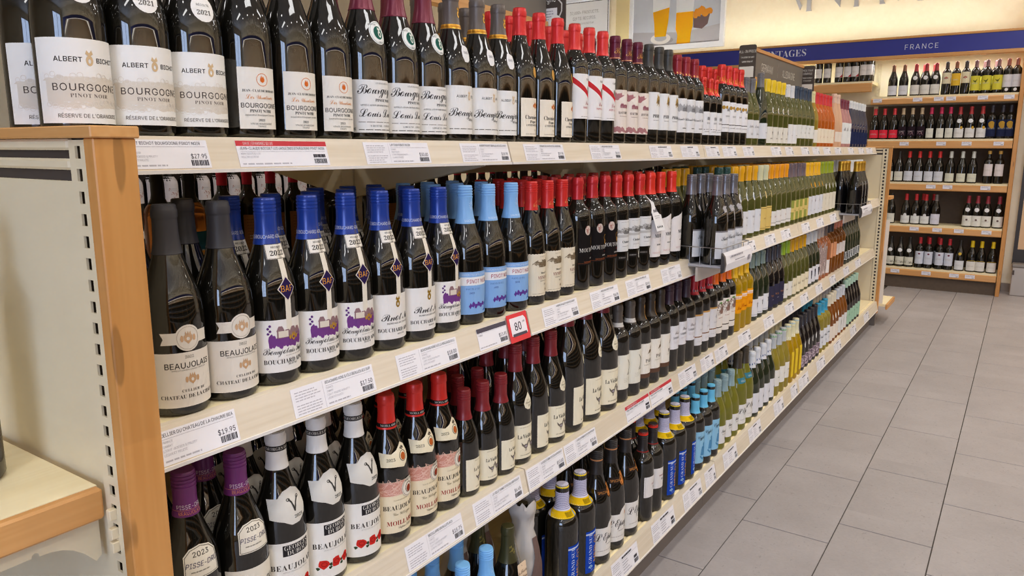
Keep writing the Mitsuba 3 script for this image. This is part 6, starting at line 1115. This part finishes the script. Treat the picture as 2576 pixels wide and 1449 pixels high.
far('far_claret', 'claret bottle with white label standing on the next gondola', '3a2628', 'd9cfcc', .12, .235, .085, ('bord', .31, .0375), items=[('G', scribble(0, .16, .05, .04, rs, 8, .002), 'b08a80')])

# ---------------------------------------------------------------- standing every bottle on its shelf
ONES = {}
NAMES = {'red': 'red_wine_bottle', 'white': 'white_wine_bottle', 'rose': 'rose_wine_bottle', 'sparkling': 'sparkling_wine_bottle'}
STAND = []
jit = random.Random(17)
def stand(d, x, y, z, turn=0.0, row='front', where=''):
    STAND.append((d, x, y, z, turn, row, where))
def shelf_y(lv, r): return LV[lv][0] + .014 + .010 + r
def facing(lv, d, xs, turns=None, back=2, dy=0.0):
    r = DES[d]['r']
    for i, x in enumerate(xs):
        t = (turns[i] if turns else jit.uniform(-11, 0))
        y0 = shelf_y(lv, r) + dy + jit.uniform(0, .004)
        stand(d, x, y0, LV[lv][2], t, 'front')
        for b in range(1, back + 1):
            near = x < (2.3, 3.0, 2.6, 2.3)[lv] and b == 1
            stand(d, x + jit.uniform(-.004, .004), y0 + b * (2 * r + .004), LV[lv][2], (jit.uniform(-8, 2) if near else jit.uniform(-30, 30)), 'behind' if near else 'rear')
def run(x0, n, p): return [x0 + i * p for i in range(n)]
# top shelf
facing(0, 'ab_bourgogne', [.500, .585, .670], [-3, -4, -4], 1)
facing(0, 'jcb_bourgogne', [.757, .841, .925], [-8, -6, -8], 1)
facing(0, 'louis_bourgogne', [1.010, 1.096, 1.182], [-2, -2, 0], 1)
facing(0, 'ab_beaujolais', [1.268, 1.354, 1.438], [0, -3, -8], 1)
facing(0, 'chemin', [1.520, 1.602, 1.690], [0, -2, 9], 1)
facing(0, 'red_sash', [1.775, 1.853, 1.930], [6, 0, -4], 1)
facing(0, 'maroon_gold', [2.008, 2.085, 2.162], None, 1)
facing(0, 'pierre', [2.242, 2.320, 2.397], None, 1)
facing(0, 'castle_grey', [2.474, 2.550, 2.626], None, 1)
facing(0, 'half_flame', [2.702, 2.770, 2.836], None, 1)
facing(0, 'flame_red', [2.912, 2.990, 3.068, 3.145], None, 1)
facing(0, 'grey_olive', [3.226, 3.306], None, 1)
facing(0, 'tall_green', [3.440], None, 0)
facing(0, 'yellow_olive', [3.530, 3.616, 3.700, 3.784], None, 1)
facing(0, 'white_cap', [3.880, 3.965], None, 1)
facing(0, 'navy_cap', [4.06, 4.145, 4.23, 4.315], None, 1)
facing(0, 'pale_pink', [4.41], None, 1)
facing(0, 'orange_rose', [4.50, 4.585, 4.67, 4.755, 4.84], None, 1)
facing(0, 'frosted', [4.95, 5.05], None, 1)
facing(0, 'white_pink', [5.16, 5.25, 5.34], None, 1)
facing(0, 'blue_glass', [5.46, 5.56, 5.66, 5.76, 5.86, 5.96], None, 1)
# second shelf
facing(1, 'chaume', [.573, .655], [-12, -8], 1)
facing(1, 'baf_beaujolais', [.739, .822, .905], [-8, -8, -12], 1)
facing(1, 'baf_pinot', [.988, 1.071], [-10, -8], 2)
facing(1, 'baf_beaujolais', [1.154], [-4], 2)
facing(1, 'blue_pinot', [1.238, 1.320, 1.404], [-12, -8, -14], 2)
facing(1, 'ventoux', [1.482, 1.554, 1.626], [0, -4, 8], 2)
facing(1, 'black_label', [1.710, 1.786, 1.862], [18, 4, 0], 2)
facing(1, 'village_grey', [1.938, 2.014, 2.090], [0, -4, -8], 2)
facing(1, 'arch_white', [2.166, 2.243, 2.330], [-4, -2, 10], 2)
for x, y, t in ((2.425, .836, 6), (2.508, .838, -4), (2.592, .838, -8), (2.425, .924, 20), (2.508, .924, 12), (2.592, .926, 8)):
    stand('belle', x, y, .975, t, 'front')
for x in (2.44, 2.52, 2.60): stand('amber_wax', x, 1.02, LV[1][2], 0, 'behind')
facing(1, 'green_cap', [2.80, 2.885], None, 2)
facing(1, 'amber_wax', [2.972, 3.058, 3.144, 3.228], None, 2)
facing(1, 'cream_cap', [3.314, 3.398], None, 2)
facing(1, 'orange_wax', [3.482, 3.566, 3.650, 3.734], None, 2)
facing(1, 'mauve_cap', [3.822, 3.906, 3.990, 4.074], None, 2)
facing(1, 'yellow_band', [4.160, 4.244, 4.328, 4.412], None, 2)
facing(1, 'lime_cap', [4.498, 4.582, 4.666, 4.750], None, 2)
for x, y in ((4.86, .836), (4.955, .836), (5.05, .838), (4.90, .930), (4.995, .930), (5.09, .930)):
    stand('prosecco', x, y, .975, 10, 'front')
facing(1, 'white_capsule', [5.24, 5.33, 5.42, 5.51, 5.60, 5.69], None, 1)
# third shelf
facing(2, 'purple_cap', [.572, .657], [-8, -2], 1)
facing(2, 'rose_label', [.736, .820, .906], [-8, -6, -4], 2)
facing(2, 'moillard', [.990, 1.073, 1.150], [-14, -12, -10], 2)
facing(2, 'hen_half', [1.222, 1.290, 1.358], [22, -6, 16], 2)
facing(2, 'hen', [1.430, 1.512, 1.595], [-6, 30, -4], 2)
facing(2, 'hen_magnum', [1.688, 1.790, 1.892], [30, 10, -6], 1)
facing(2, 'fern_label', [1.975, 2.052], [8, 0], 2)
facing(2, 'heron_label', [2.130, 2.206, 2.283], [-6, -4, 12], 2)
facing(2, 'dark_script', [2.360, 2.436, 2.512], None, 2)
facing(2, 'calbo', [2.588, 2.664, 2.740], None, 2)
facing(2, 'orange_sketch', [2.816, 2.892, 2.968], None, 2)
facing(2, 'yellow_wine', [3.046, 3.125, 3.204], None, 1)
facing(2, 'sage_cap', [3.290, 3.374, 3.458], None, 1)
facing(2, 'slate_label', [3.542, 3.626, 3.710], None, 1)
facing(2, 'lime_white', [3.794, 3.878], None, 1)
facing(2, 'gold_script', [3.962, 4.046, 4.130, 4.214], None, 1)
facing(2, 'silver_black', [4.298, 4.382, 4.466], None, 1)
facing(2, 'amber_lace', [4.556, 4.646], None, 1)
facing(2, 'amber_white', [4.736], None, 1)
facing(2, 'copper_tall', [4.826, 4.912], None, 1)
facing(2, 'white_square', [5.00, 5.09, 5.18], None, 1)
facing(2, 'dark_bars', [5.30, 5.385, 5.47, 5.555, 5.64, 5.725], None, 1)
# bottom shelf
facing(3, 'sky_plain', [.985, 1.068, 1.150, 1.232], None, 1)
facing(3, 'olive_foil', [1.318], [0], 1)
facing(3, 'grand_sud', [1.578, 1.670], [-16, -16], 1)
facing(3, 'special', [1.764, 1.858, 1.952], [-12, -22, 2], 1)
facing(3, 'red_top', [2.060, 2.138], [6, -8], 1)
facing(3, 'grand_sud', [2.240, 2.334, 2.428], [-22, -20, -2], 1)
facing(3, 'blue_figure', [2.518, 2.596, 2.674], None, 1)
facing(3, 'bird_white', [2.755, 2.838, 2.920], None, 1)
facing(3, 'special_white', [3.010, 3.104], None, 1)
facing(3, 'tricolour', [3.196, 3.280, 3.364, 3.448], None, 1)
facing(3, 'green_top', [3.532, 3.616, 3.700], None, 1)
facing(3, 'cream_blue_top', [3.784, 3.868, 3.952], None, 1)
facing(3, 'black_plain', [4.036, 4.120, 4.204, 4.288, 4.372], None, 1)
facing(3, 'teal_cap', [4.460, 4.543, 4.626], None, 1)
facing(3, 'cream_rose', [4.712, 4.796, 4.880], None, 1)
facing(3, 'grey_rose', [4.966, 5.050, 5.134], None, 1)
facing(3, 'mint_label', [5.24, 5.33, 5.42, 5.51, 5.60], None, 1)
# far side of the gondola, seen through between the two upper shelves
for x in (1.36, 1.447, 1.534, 1.622, 1.71): stand('kraft', x, 1.965, LV[1][2], 0, 'front')
for x in (1.06, 1.147): stand('amber_black', x, 1.80, LV[1][2], 8, 'front')
for x in run(1.75, 15, .085): stand('far_claret', x, 3.30, .985, 0, 'front')
for x in run(1.80, 52, .085):  # this row and the next are added to darken the gap
    stand('kraft', x, 1.965, LV[1][2], 0, 'rear')
for x in run(1.50, 28, .17):
    stand('far_claret', x, 1.66, LV[1][2], 180, 'rear')
# one tall bottle on the near end shelf
# the wall
WALL = [(1.857, [('w_gold', (1.86, 1.775)), ('w_black', (1.665, 1.585, 1.512)), ('w_red', (1.435, 1.385)), ('w_brown', (1.166, 1.072)), ('w_collar', (.973, .885, .803)), ('w_tan', (.715,)), ('w_yellowlab', (.638,)), ('w_tan', (.560,)), ('w_ram', (.482, .394, .308)), ('w_tall', (.232, .166))]),
        (1.450, [('w_redlab', (1.296, 1.212, 1.124)), ('w_plum', (1.048, .968, .888)), ('w_pink', (.808, .725, .650)), ('w_medal', (.570, .482, .392)), ('w_ink', (.316, .236, .174))]),
        (1.041, [('w_cream', (1.125, 1.043)), ('w_red4', (.957, .870, .784, .700)), ('w_pale', (.606, .512, .424)), ('w_goldtop', (.300, .215, .172)),]),
        (.631, [('w_cream', (1.078,)), ('w_badge', (.948, .862, .778)), ('w_grey', (.690,)), ('w_dot', (.424, .350, .270, .178))]),
        (.208, [('w_scene', (1.046, .962, .880)), ('w_bordw', (.790, .712, .618, .540)), ('w_seal', (.448,)), ('w_yellowcap', (.352, .276, .186))])]
for zi, (z, fs) in enumerate(WALL):
    for d, ys_ in fs:
        for i, y in enumerate(ys_):
            if d == 'w_goldtop' and i == 2: continue
            stand(d, 8.285, y, 2.011 if zi == 0 and y > 1.34 else z, -90 + jit.uniform(-4, 4), 'front')
for d, y, z in (('w_collar', .930, 1.857), ('w_collar', .845, 1.857), ('w_ram', .44, 1.857), ('w_ram', .35, 1.857), ('w_red', 1.41, 2.011), ('w_badge', .83, .631), ('w_badge', .74, .631), ('w_bordw', .75, .208), ('w_bordw', .66, .208)):
    stand(d, 8.375, y - .02, z, -90, 'behind')
tot = {}
for s in STAND:
    if s[5] == 'front': tot[s[0]] = tot.get(s[0], 0) + 1
CARD = ['no', 'one', 'two', 'three', 'four', 'five', 'six', 'seven', 'eight', 'nine', 'ten', 'eleven', 'twelve', 'thirteen', 'fourteen', 'fifteen']
seen, rear = {}, 0
def where_word(n, tot_): return (NTH + ['thirteenth', 'fourteenth', 'fifteenth'])[n]
for d, x, y, z, turn, row, _ in STAND:
    M = T().translate([x, y, z]).rotate([0, 0, 1], turn)
    inst = {'type': 'instance', 'to_world': M, 'group': {'type': 'ref', 'id': 'kind_' + d}}
    D_ = DES[d]
    if row == 'rear':
        rear += 1
        scene[f'rear_bottles__{rear:03d}'] = inst
        continue
    key = new(NAMES[D_['kind']])
    scene[key] = inst
    if row == 'front':
        i = seen[d] = seen.get(d, 0) + 1
        lab = D_['desc'] if tot[d] == 1 else f"{D_['desc']}, {where_word(i - 1, 0)} of {CARD[tot[d]]}"
        tag(key, lab, 'wine bottle', 'bottles: ' + D_['desc'])
    else:
        tag(key, f"{D_['desc']}, behind the front row", 'wine bottle', 'back row: ' + D_['desc'])
labels['rear_bottles'] = {'label': 'many wine bottles filling the back rows of the shelves', 'category': 'wine bottles', 'kind': 'stuff', 'group': 'back rows'}

# ---------------------------------------------------------------- price tags on the shelf strips
tr = np.random.default_rng(31)
def price_tag(lv, x0, x1, label, title='', rows=(), price='', red=None, two=True, fine=True, badge=None):
    ys, zb, zt = LV[lv]
    ln = strip_lean(lv)
    h = zt - zb - .009
    k = new('price_tag')
    tag(k, label, 'price tag', 'paper price tags on the shelf strips')
    fr = face_y(x0, ys + .004 * ln - .0004, zb + .004, ln)
    w = x1 - x0
    card = unary_union([box(0, 0, w, h)])
    put(k + '__card', slab(fr, card, 0, .0004), paper('e9e8ee'))
    ink, pale = [], []
    u0 = 0.0
    if two:
        u0 = w * .36
        pale += polys(lines(u0 * .5, h * .82, u0 * .8, 4, h * .034, h * .095, tr)) + polys(lines(u0 * .5, h * .36, u0 * .8, 4, h * .034, h * .095, tr)) + [box(u0 - .0004, h * .03, u0, h * .97)]
    if red:
        put(k + '__header', flat(fr, box(0, h * .80, w, h), .0006), paper('c2464c'))
        if isinstance(red, str): put(k + '__header_lettering', flat(fr, text(red, 'sans', .012, h * .845, h * .11, 'l', .8), .0009), paper('f0dcdc'))
    top = h * (.66 if red else .83)
    a, b = u0 + w * .03, w * .97
    inkm, palem = [], []
    if title and fine:
        tw = text_w(title, 'sans', h * .105)
        inkm.append(text(title, 'sans', a, top, h * .105, 'l', min(.95, (b - a) / tw)))
    else: ink += polys(lines((a + b) / 2 - (b - a) * .15, top, (b - a) * .7, 1, h * .085, .01, tr))
    pale.append(box(a, top - h * .075, b, top - h * .062))
    if fine and rows:
        for i, s in enumerate(rows):
            palem.append(text(s, 'sans', a, top - h * (.19 + .125 * i), h * .072, 'l', .9))
    else:
        pale += polys(lines(a + (b - a) * .2, top - h * .2, (b - a) * .4, 4, h * .05, h * .13, tr))
    pale += polys(lines(a + (b - a) * .30, h * .09, (b - a) * .6, 1, h * .05, .01, tr))
    bw = min(.026, (b - a) * .28)
    if price and fine: inkm.append(text(price, 'sans', b, h * .345, h * .16, 'r', .86))
    else: ink += polys(lines(b - bw / 2, h * .34, bw, 1, h * .13, .01, tr))
    ms = [flat(fr, t, .0007) for t in inkm if t] + ([flat(fr, shapely.geometry.MultiPolygon(ink), .0007)] if ink else [])
    if ms: put(k + '__lettering', cat(ms), paper('3c3a40'))
    ms = [flat(fr, t, .0007) for t in palem if t] + [flat(fr, shapely.geometry.MultiPolygon([p for p in pale if p.area > 1e-10]), .0007)]
    put(k + '__fine_print', cat(ms), paper('b0aeb6'))
    put(k + '__barcode', flat(fr, barcode(b - bw, h * .09, bw, h * .20, tr), .0007), paper('37353a'))
    return k, fr, h
LBF = ['FRANCE', 'PINOT NOIR', 'LIGHT-BODIED & FRUITY', 'LÉGER ET FRUITÉ']
LBG = ['FRANCE', 'GAMAY', 'LIGHT-BODIED & FRUITY', 'LÉGER ET FRUITÉ']
N4 = ['FRANCE', 'ROUGE', 'MEDIUM-BODIED & FRUITY', 'MI-CORSÉ ET FRUITÉ']
def t(lv, x0, x1, what, *a, **kw): return price_tag(lv, x0, x1, what, *a, **kw)
t(0, .520, .643, 'wide price tag under the three nearest top-shelf bottles', 'ALBERT BICHOT BOURGOGNE PINOT NOIR', LBF, '$27.95', two=False)
t(0, .690, .862, 'red-headed sale tag reading three dollars off on the top shelf', 'JEAN-CLAUDE BOISSET LES URSULINES BOURGOGNE PINOT NOIR', ['NOW | SOLDÉ $27.00', 'REG | PRIX $30.00'], '', red='SAVE | ÉPARGNEZ $3.00', two=False)
t(0, .947, 1.118, 'two-panel price tag under the maroon-capsule bottles', 'LATOUR PINOT NOIR', LBF, '$30.00')
t(0, 1.218, 1.388, 'two-panel price tag under the gold-banded grey capsules', 'ALBERT BICHOT BEAUJOLAIS VILLAGES', LBG, '$19.95')
t(0, 1.452, 1.630, 'two-panel price tag under the slim bottles with gold seals', 'CHEMIN DES PAPES COTES DU RHONE', N4, '$17.95')
t(0, 1.768, 1.942, 'two-panel price tag under the red-sashed labels', 'LAROSE SAINT-EMILION', N4, '$26.95')
for i, (a, b, wht) in enumerate([(2.148, 2.318, 'between the maroon and charcoal capsules'), (2.398, 2.560, 'under the grey castle labels'), (2.632, 2.770, 'under the half bottles'), (2.810, 2.970, 'under the flame-mottled capsules'), (3.056, 3.20, 'left of the grey screw caps'), (3.46, 3.62, 'under the yellow wax capsules'), (3.70, 3.84, 'right of the yellow wax capsules')]):
    t(0, a, b, f'small top-shelf price tag {wht}', fine=False)
for a, b, wht in [(4.0, 4.16, 'under the navy capsules'), (4.24, 4.4, 'left of the orange rosé'), (4.5, 4.68, 'under the orange rosé'), (4.8, 4.98, 'under the frosted rosé'), (5.2, 5.38, 'under the pink rosé'), (5.55, 5.75, 'under the blue glass bottles'), (5.85, 6.1, 'at the far end of the strip')]:
    t(0, a, b, f'distant top-shelf price tag {wht}', fine=False)
t(1, .505, .622, 'price tag beside the maple post on the second shelf', 'CELLIER DU CHATEAU DE LA CHAUME BEA', LBG, '$19.95', two=False)
t(1, .722, .898, 'two-panel price tag under the purple castle labels', 'BOUCHARD AINE & FILS BEAUJOLAIS SUP', LBG, '$17.50')
t(1, .958, 1.132, 'two-panel price tag under the gold crest labels', 'BOUCHARD AINE & FILS HERITAGE DU C', LBF, '$18.00')
k, fr, h = t(1, 1.200, 1.305, 'price tag with dark header joined to the red points tag', 'PHILIPPE DE ROTHSCHILD PINOT NOIR', ['FRANCE'], '$13.95', two=False)
put(k + '__dark_header', flat(fr, box(0, h * .80, .105, h), .001), paper('55505a'))
k = new('points_tag')
tag(k, 'red tag with the number eighty on white, at the second shelf joint', 'tag')
ln = strip_lean(1); fr = face_y(1.307, LV[1][0] - .004, LV[1][1] - .003, ln)
put(k + '__card', slab(fr, rbox(0, 0, .078, .060, .002), 0, .0012), paper('d8484a'))
put(k + '__panel', flat(fr, Polygon([(.008, .014), (.070, .014), (.070, .045), (.063, .052), (.008, .052)]), .0015), paper('ece6ec'))
put(k + '__number', cat([flat(fr, text('80', 'sans', .036, .024, .017, sx=.95), .0018), flat(fr, text('pts', 'sans', .060, .038, .0045), .0018)]), paper('2e2c30'))
put(k + '__footer', flat(fr, box(.012, .012, .066, .018), .0019), paper('55505a'))
t(1, 1.455, 1.620, 'two-panel price tag under the village-sketch labels', 'RHONE VALLEY VENTOUX APP', N4, '$15.95', fine=True)
t(1, 1.690, 1.850, 'two-panel price tag under the black labels', 'MOUTON CADET ROUGE', N4, '$16.95')
t(1, 1.90, 2.06, 'two-panel price tag under the grey village labels', 'CHATEAU PEY BORDEAUX', N4, '$15.95')
t(1, 2.150, 2.305, 'two-panel price tag under the arched white labels', 'CHATEAU MERVIL', N4, '$17.95', fine=True)
for a, b, wht in [(2.98, 3.12, 'under the amber wax capsules'), (3.26, 3.42, 'under the framed yellow labels'), (3.52, 3.68, 'under the orange wax capsules'), (3.90, 4.06, 'under the mauve capsules'), (4.22, 4.38, 'under the sunny yellow capsules'), (4.55, 4.72, 'under the lime capsules')]:
    t(1, a, b, f'distant second-shelf price tag {wht}', fine=False)
t(2, .972, 1.146, 'two-panel price tag under the cream and pink labels', 'MOILLARD BEAUJOLAIS', ['FRANCE', 'BEAUJOLAIS', 'LIGHT-BODIED & FRUITY', 'LÉGER ET FRUITÉ'], '$15.75')
t(2, 1.186, 1.370, 'two-panel price tag under the half bottles of the third shelf', 'LA VIELLE FERME COTES DU VENTOUX R', N4, '$6.45')
t(2, 1.396, 1.566, 'two-panel price tag right of the third shelf joint', 'LA VIEILLE FERME COTES DU VENTOUX R', N4, '$13.60')
t(2, 1.572, 1.742, 'two-panel price tag under the magnums', 'LA VIELLE FERME COTES DU VENTOUX', N4, '$23.45')
t(2, 1.930, 2.096, 'left red-headed sale tag on the third shelf', 'FERN LANDING CABERNET SAUVIGNON', ['NOW | SOLDÉ $12.95'], '', red='SAVE | ÉPARGNEZ $2.00', two=False)
t(2, 2.104, 2.279, 'right red-headed sale tag on the third shelf', 'PAHI CABERNET SAUVIGNON', ['NOW | SOLDÉ $12.95'], '', red='SAVE | ÉPARGNEZ $2.00', two=False)
for a, b, wht in [(2.34, 2.50, 'under the dark plum screw caps'), (2.55, 2.68, 'at the third shelf joint'), (2.70, 2.84, 'under the orange capsules'), (2.98, 3.14, 'under the yellow wine'), (3.34, 3.50, 'under the black T labels'), (3.70, 3.86, 'right of the slate labels'), (4.0, 4.16, 'under the cream script labels'), (4.34, 4.5, 'under the black figure labels'), (4.7, 4.86, 'under the copper rosé'), (5.1, 5.28, 'under the broad white rosé labels'), (5.5, 5.7, 'under the barred labels')]:
    t(2, a, b, f'third-shelf price tag {wht}', fine=False)
for a, b, wht in [(1.755, 1.925, 'under the copper collars'), (2.03, 2.208, 'under the red-topped caps'), (2.29, 2.46, 'under the vertical blue labels'), (2.50, 2.606, 'left of the bottom joint'), (2.70, 2.86, 'right of the bottom joint'), (3.02, 3.19, 'under the teal collars'), (3.40, 3.56, 'under the striped capsules'), (3.70, 3.82, 'under the green-topped caps'), (3.86, 4.06, 'at the far bottom joint'), (4.25, 4.45, 'under the black caps'), (4.7, 4.9, 'under the cream-capped rosé'), (5.2, 5.4, 'under the mint labels'), (5.7, 5.9, 'at the far end of the bottom shelf')]:
    t(3, a, b, f'bottom-shelf price tag {wht}', fine=False)
# tags on the wall shelves
WT = [(1.800, (1.279, .931, .755, .655, .403, .202)), (1.388, (1.010, .698, .491, .240)), (.984, (.746, .607, .302)), (.574, (.851, .655, .475, .253)), (.148, (.983, .710, .474, .344))]
RN = ['top', 'second', 'third', 'fourth', 'lowest']
for i, (z, ys_) in enumerate(WT):
    for j, y in enumerate(ys_):
        k = new('wall_price_tag')
        fr = face_x(FX - .002, y, z)
        put(k + '__card', slab(fr, box(-.04, 0, .04, .036), 0, .001), paper('e6e4ee'))
        put(k + '__print', flat(fr, shapely.geometry.MultiPolygon(polys(lines(0, .026, .06, 2, .003, .008, tr)) + [box(.016, .004, .034, .012)]), .0014), paper('a9a6b2'))
        tag(k, f'white price tag on the {RN[i]} wall shelf, {NTH[j]} from the left', 'price tag', 'price tags on the wall shelving')

# ---------------------------------------------------------------- wire baskets hung on the second shelf
def basket(x0, x1, label):
    k = new('wire_basket')
    tag(k, label, 'basket')
    y0, y1, z0, z1 = .792, .960, .966, 1.032
    w = []
    for z in (z1, z0):
        w += [rod((x0, y0, z), (x1, y0, z), .0017), rod((x0, y0, z), (x0, y1, z), .0017), rod((x1, y0, z), (x1, y1, z), .0017)]
    put(k + '__frame', cat(w), 'chrome', 40)
    for i in range(5):
        y = y0 + (y1 - y0) * i / 4.6
        put(k + '__wire', cat([rod((x0, y, z0), (x0, y, z1), .0012), rod((x1, y, z0), (x1, y, z1), .0012)]), 'chrome', 40)
    for i in range(1, 5):
        x = x0 + (x1 - x0) * i / 5
        put(k + '__wire', rod((x, y0, z0), (x, y0, z1), .0012), 'chrome', 40)
    put(k + '__tray', bx(x0, x1, y0 + .002, y1, z0 + .002, z0 + .008), gloss('a9aab2', .3, .5, .2))
    put(k + '__skirt', bx(x0 + .004, x1 - .004, .872, .880, .915, z0), gloss('b9b0a8', .25))
    cs = []
    pr = [(y0 - .003, z0 - .014), (y0 - .012, z0 - .010), (y0 - .016, z0 + .015), (y0 - .012, z0 + .04), (y0 - .003, z0 + .052)]
    e = trimesh.creation.extrude_polygon(Polygon(pr), x1 - x0, engine='earcut'); v = np.asarray(e.vertices)
    put(k + '__ticket_holder', trimesh.Trimesh(np.stack([x0 + v[:, 2], v[:, 0], v[:, 1]], 1), e.faces), paper('e6e4e8'))
    e = trimesh.creation.extrude_polygon(Polygon(pr).buffer(.0006), .014, engine='earcut'); v = np.asarray(e.vertices)
    put(k + '__end_cap', trimesh.Trimesh(np.stack([x0 - .012 + v[:, 2], v[:, 0], v[:, 1]], 1), e.faces), gloss('3a383a', .3))
    fr = face_y(x0 + .02, y0 - .0168, z0 + .0, 0)
    put(k + '__ticket_print', flat(fr, shapely.geometry.MultiPolygon(polys(lines(.10, .034, .15, 1, .006, .01, tr)) + polys(lines(.12, .02, .1, 1, .003, .01, tr)) + [box((x1 - x0) - .07, .006, (x1 - x0) - .045, .022)]), .0005), paper('9a98a0'))
basket(2.375, 2.655, 'wire basket with white ticket holder hooked on the second shelf')
basket(4.80, 5.15, 'distant wire basket holding the gold-necked sparkling bottles')

# folded card hung on a bottle neck
k = new('neck_tag')
tag(k, 'white folded card with a castle drawing hung from a bottle neck', 'tag')
fr = face_y(2.135, .905, 1.105, .35)
put(k + '__card', slab(fr, box(-.028, 0, .034, .085), 0, .0008), paper('e8e8ea'))
put(k + '__fold', slab(face_y(2.135, .905 + .085 * .35, 1.19, 1.4), Polygon([(-.028, 0), (.034, 0), (.018, .03), (-.010, .03)]), 0, .0008), paper('cfd0d4'))
put(k + '__print', flat(fr, unary_union([house(.003, .056, .036, .014, tr, 4), lines(.003, .044, .036, 2, .0012, .006, tr).buffer(0)]), .0012), paper('77767c'))
put(k + '__print', flat(fr, unary_union([ell(-.014 + .011 * i, .012, .003, .0034, 8) for i in range(4)]), .0012), paper('3a3a3e'))

# crumpled paper wraps round bottles on the bottom shelf
def paper_wrap(x, y, h, r, seed, label):
    k = new('wrapped_bottle')
    tag(k, label, 'wine bottle')
    g = np.random.default_rng(seed)
    pts, n = [], 36
    prof = [(.0, .001), (r * .9, .001), (r, .01), (r * 1.02, h * .3), (r, h * .5), (r * .9, h * .62), (r * .66, h * .76), (r * .62, h * .86), (r * .80, h * .94), (r * .70, h)]
    zs = np.linspace(0, 1, 26)
    V, F = [], []
    pz = [q[1] for q in prof]; pr = [q[0] for q in prof]
    for i, s in enumerate(zs):
        z = .001 + s * (h - .001)
        rr = float(np.interp(z, pz, pr))
        for j in range(n):
            a = 2 * math.pi * j / n
            f = mikit.meshkit.fbm(np.array([math.cos(a) * 2.2 + seed, math.sin(a) * 2.2, z * 34]), 3, seed) - .5
            q = rr * (1 + .42 * f)
            V.append((q * math.cos(a), q * math.sin(a), z + (.020 * (mikit.meshkit.noise(np.array([a * 3.5, seed, 1.0])) - .5) if i == len(zs) - 1 else 0)))
    for i in range(len(zs) - 1):
        for j in range(n):
            a, b = i * n + j, i * n + (j + 1) % n
            F += [(a, b, b + n), (a, b + n, a + n)]
    m = trimesh.Trimesh(np.array(V), np.array(F), process=False); m.apply_translation([x, y, LV[3][2]])
    put(k + '__wrap', m, paper('b9b4b0'), 25)
    d = lathe(bottle_profile('burg', h * .97, r * .82), 20); d.apply_translation([x, y, LV[3][2] + .002])
    put(k + '__body', d, GLASS['red'], 35)
    fr = face_y(x, y - r * 1.05, LV[3][2] + h * .2)
    pm = trimesh.Trimesh(*tri(Polygon([(-.013, 0), (.013, 0), (.016, .07), (.008, .12), (.008, .165), (-.008, .165), (-.008, .12), (-.016, .07)]), .006, .01), process=False)
    v = np.asarray(pm.vertices); a = v[:, 0] / .03
    rr = np.interp(v[:, 1] + h * .2, pz, pr) * 1.13
    put(k + '__bottle_print', trimesh.Trimesh(np.stack([x + rr * np.sin(a), y - rr * np.cos(a), LV[3][2] + h * .2 + v[:, 1]], 1), pm.faces, process=False), paper('6a5752'))
paper_wrap(1.415, .930, .315, .043, 4, 'bottle wrapped in crumpled grey-white paper beside the olive foil capsule')
paper_wrap(1.372, 1.040, .310, .043, 9, 'paper-wrapped bottle standing behind the olive foil capsule')
paper_wrap(1.275, 1.030, .270, .043, 13, 'shorter bottle in torn crumpled paper behind the sky blue caps')
k = new('hang_tag')
tag(k, 'cream paper tag hanging from the olive foil capsule', 'tag')
fr = face_y(1.325, .868, .355, .12)
put(k + '__card', slab(fr, rbox(-.017, 0, .017, .052, .003).difference(ell(0, .045, .0016, .0016, 8)), 0, .0008), paper('e0c8ac'))
put(k + '__lettering', cat([flat(fr, text('la Fiole', 'script', .0, .027, .0072), .0012), flat(fr, text('du Pape', 'script', .0, .014, .0072), .0012)]), paper('6a5040'))
put(k + '__string', rod((1.325, .8735, .400), (1.325, .895, .470), .0006, 6), paper('8a7a60'))

# loose scrap on the floor
k = put('paper_scrap', bx(1.985, 1.993, .665, .671, .0001, .0012), paper('dcd6ca'))
tag(k, 'tiny scrap of paper on the floor tile near the kick base', 'scrap')

# bottle on the near end shelf
simple('far_end', 'dark bottle with grey-white label on the near end shelf', 'red', ('bord', .330, .0400), ('cork', '3a2c28', .06), 'c9c6c4', .10, .19, .29, kind='red', lod=1)
scene[(k := new('red_wine_bottle'))] = {'type': 'instance', 'to_world': T().translate([.344, 1.062, .9375]).rotate([0, 0, 1], -40), 'group': {'type': 'ref', 'id': 'kind_far_end'}}
tag(k, DES['far_end']['desc'], 'wine bottle')

# dark bottles on the shelving across the aisle and the next gondola behind
op = []
og = random.Random(3)
lo = lathe([(0, 0), (.036, 0), (.038, .01), (.038, .19), (.016, .23), (.015, .30), (0, .30)], 10)
for z in (.2, .62, 1.03, 1.45):
    x = -3.1
    while x < 7.9:
        m = lo.copy(); m.apply_translation([x, -3.02, z + .001]); op.append(m); x += .09
scene['aisle_bottles__glass'] = ply(cat(op), GLASS['red'], 35)
scene['aisle_bottles__labels'] = ply(cat([bx(x - .02, x + .02, -2.981, -2.98, z + .03, z + .12) for z in (.2, .62, 1.03, 1.45) for x in np.arange(-3.1, 7.9, .09)]), paper('dcd4c8'))
labels['aisle_bottles'] = {'label': 'rows of wine bottles across the aisle, outside the picture', 'category': 'wine bottles', 'kind': 'stuff'}
k = new('back_gondola')
tag(k, 'next gondola seen dimly between the shelves, carrying white-labelled bottles', 'gondola')
put(k + '__shelf', cat([bx(.5, 3.4, 3.24, 3.8, z - .03, z) for z in (.98, .60, .2, 1.36)]), 'pale_x')
put(k + '__back_panel', bx(.5, 3.4, 3.8, 3.82, 0, 1.4), 'taupe')  # darker taupe stands in for the dimness behind the second shelf
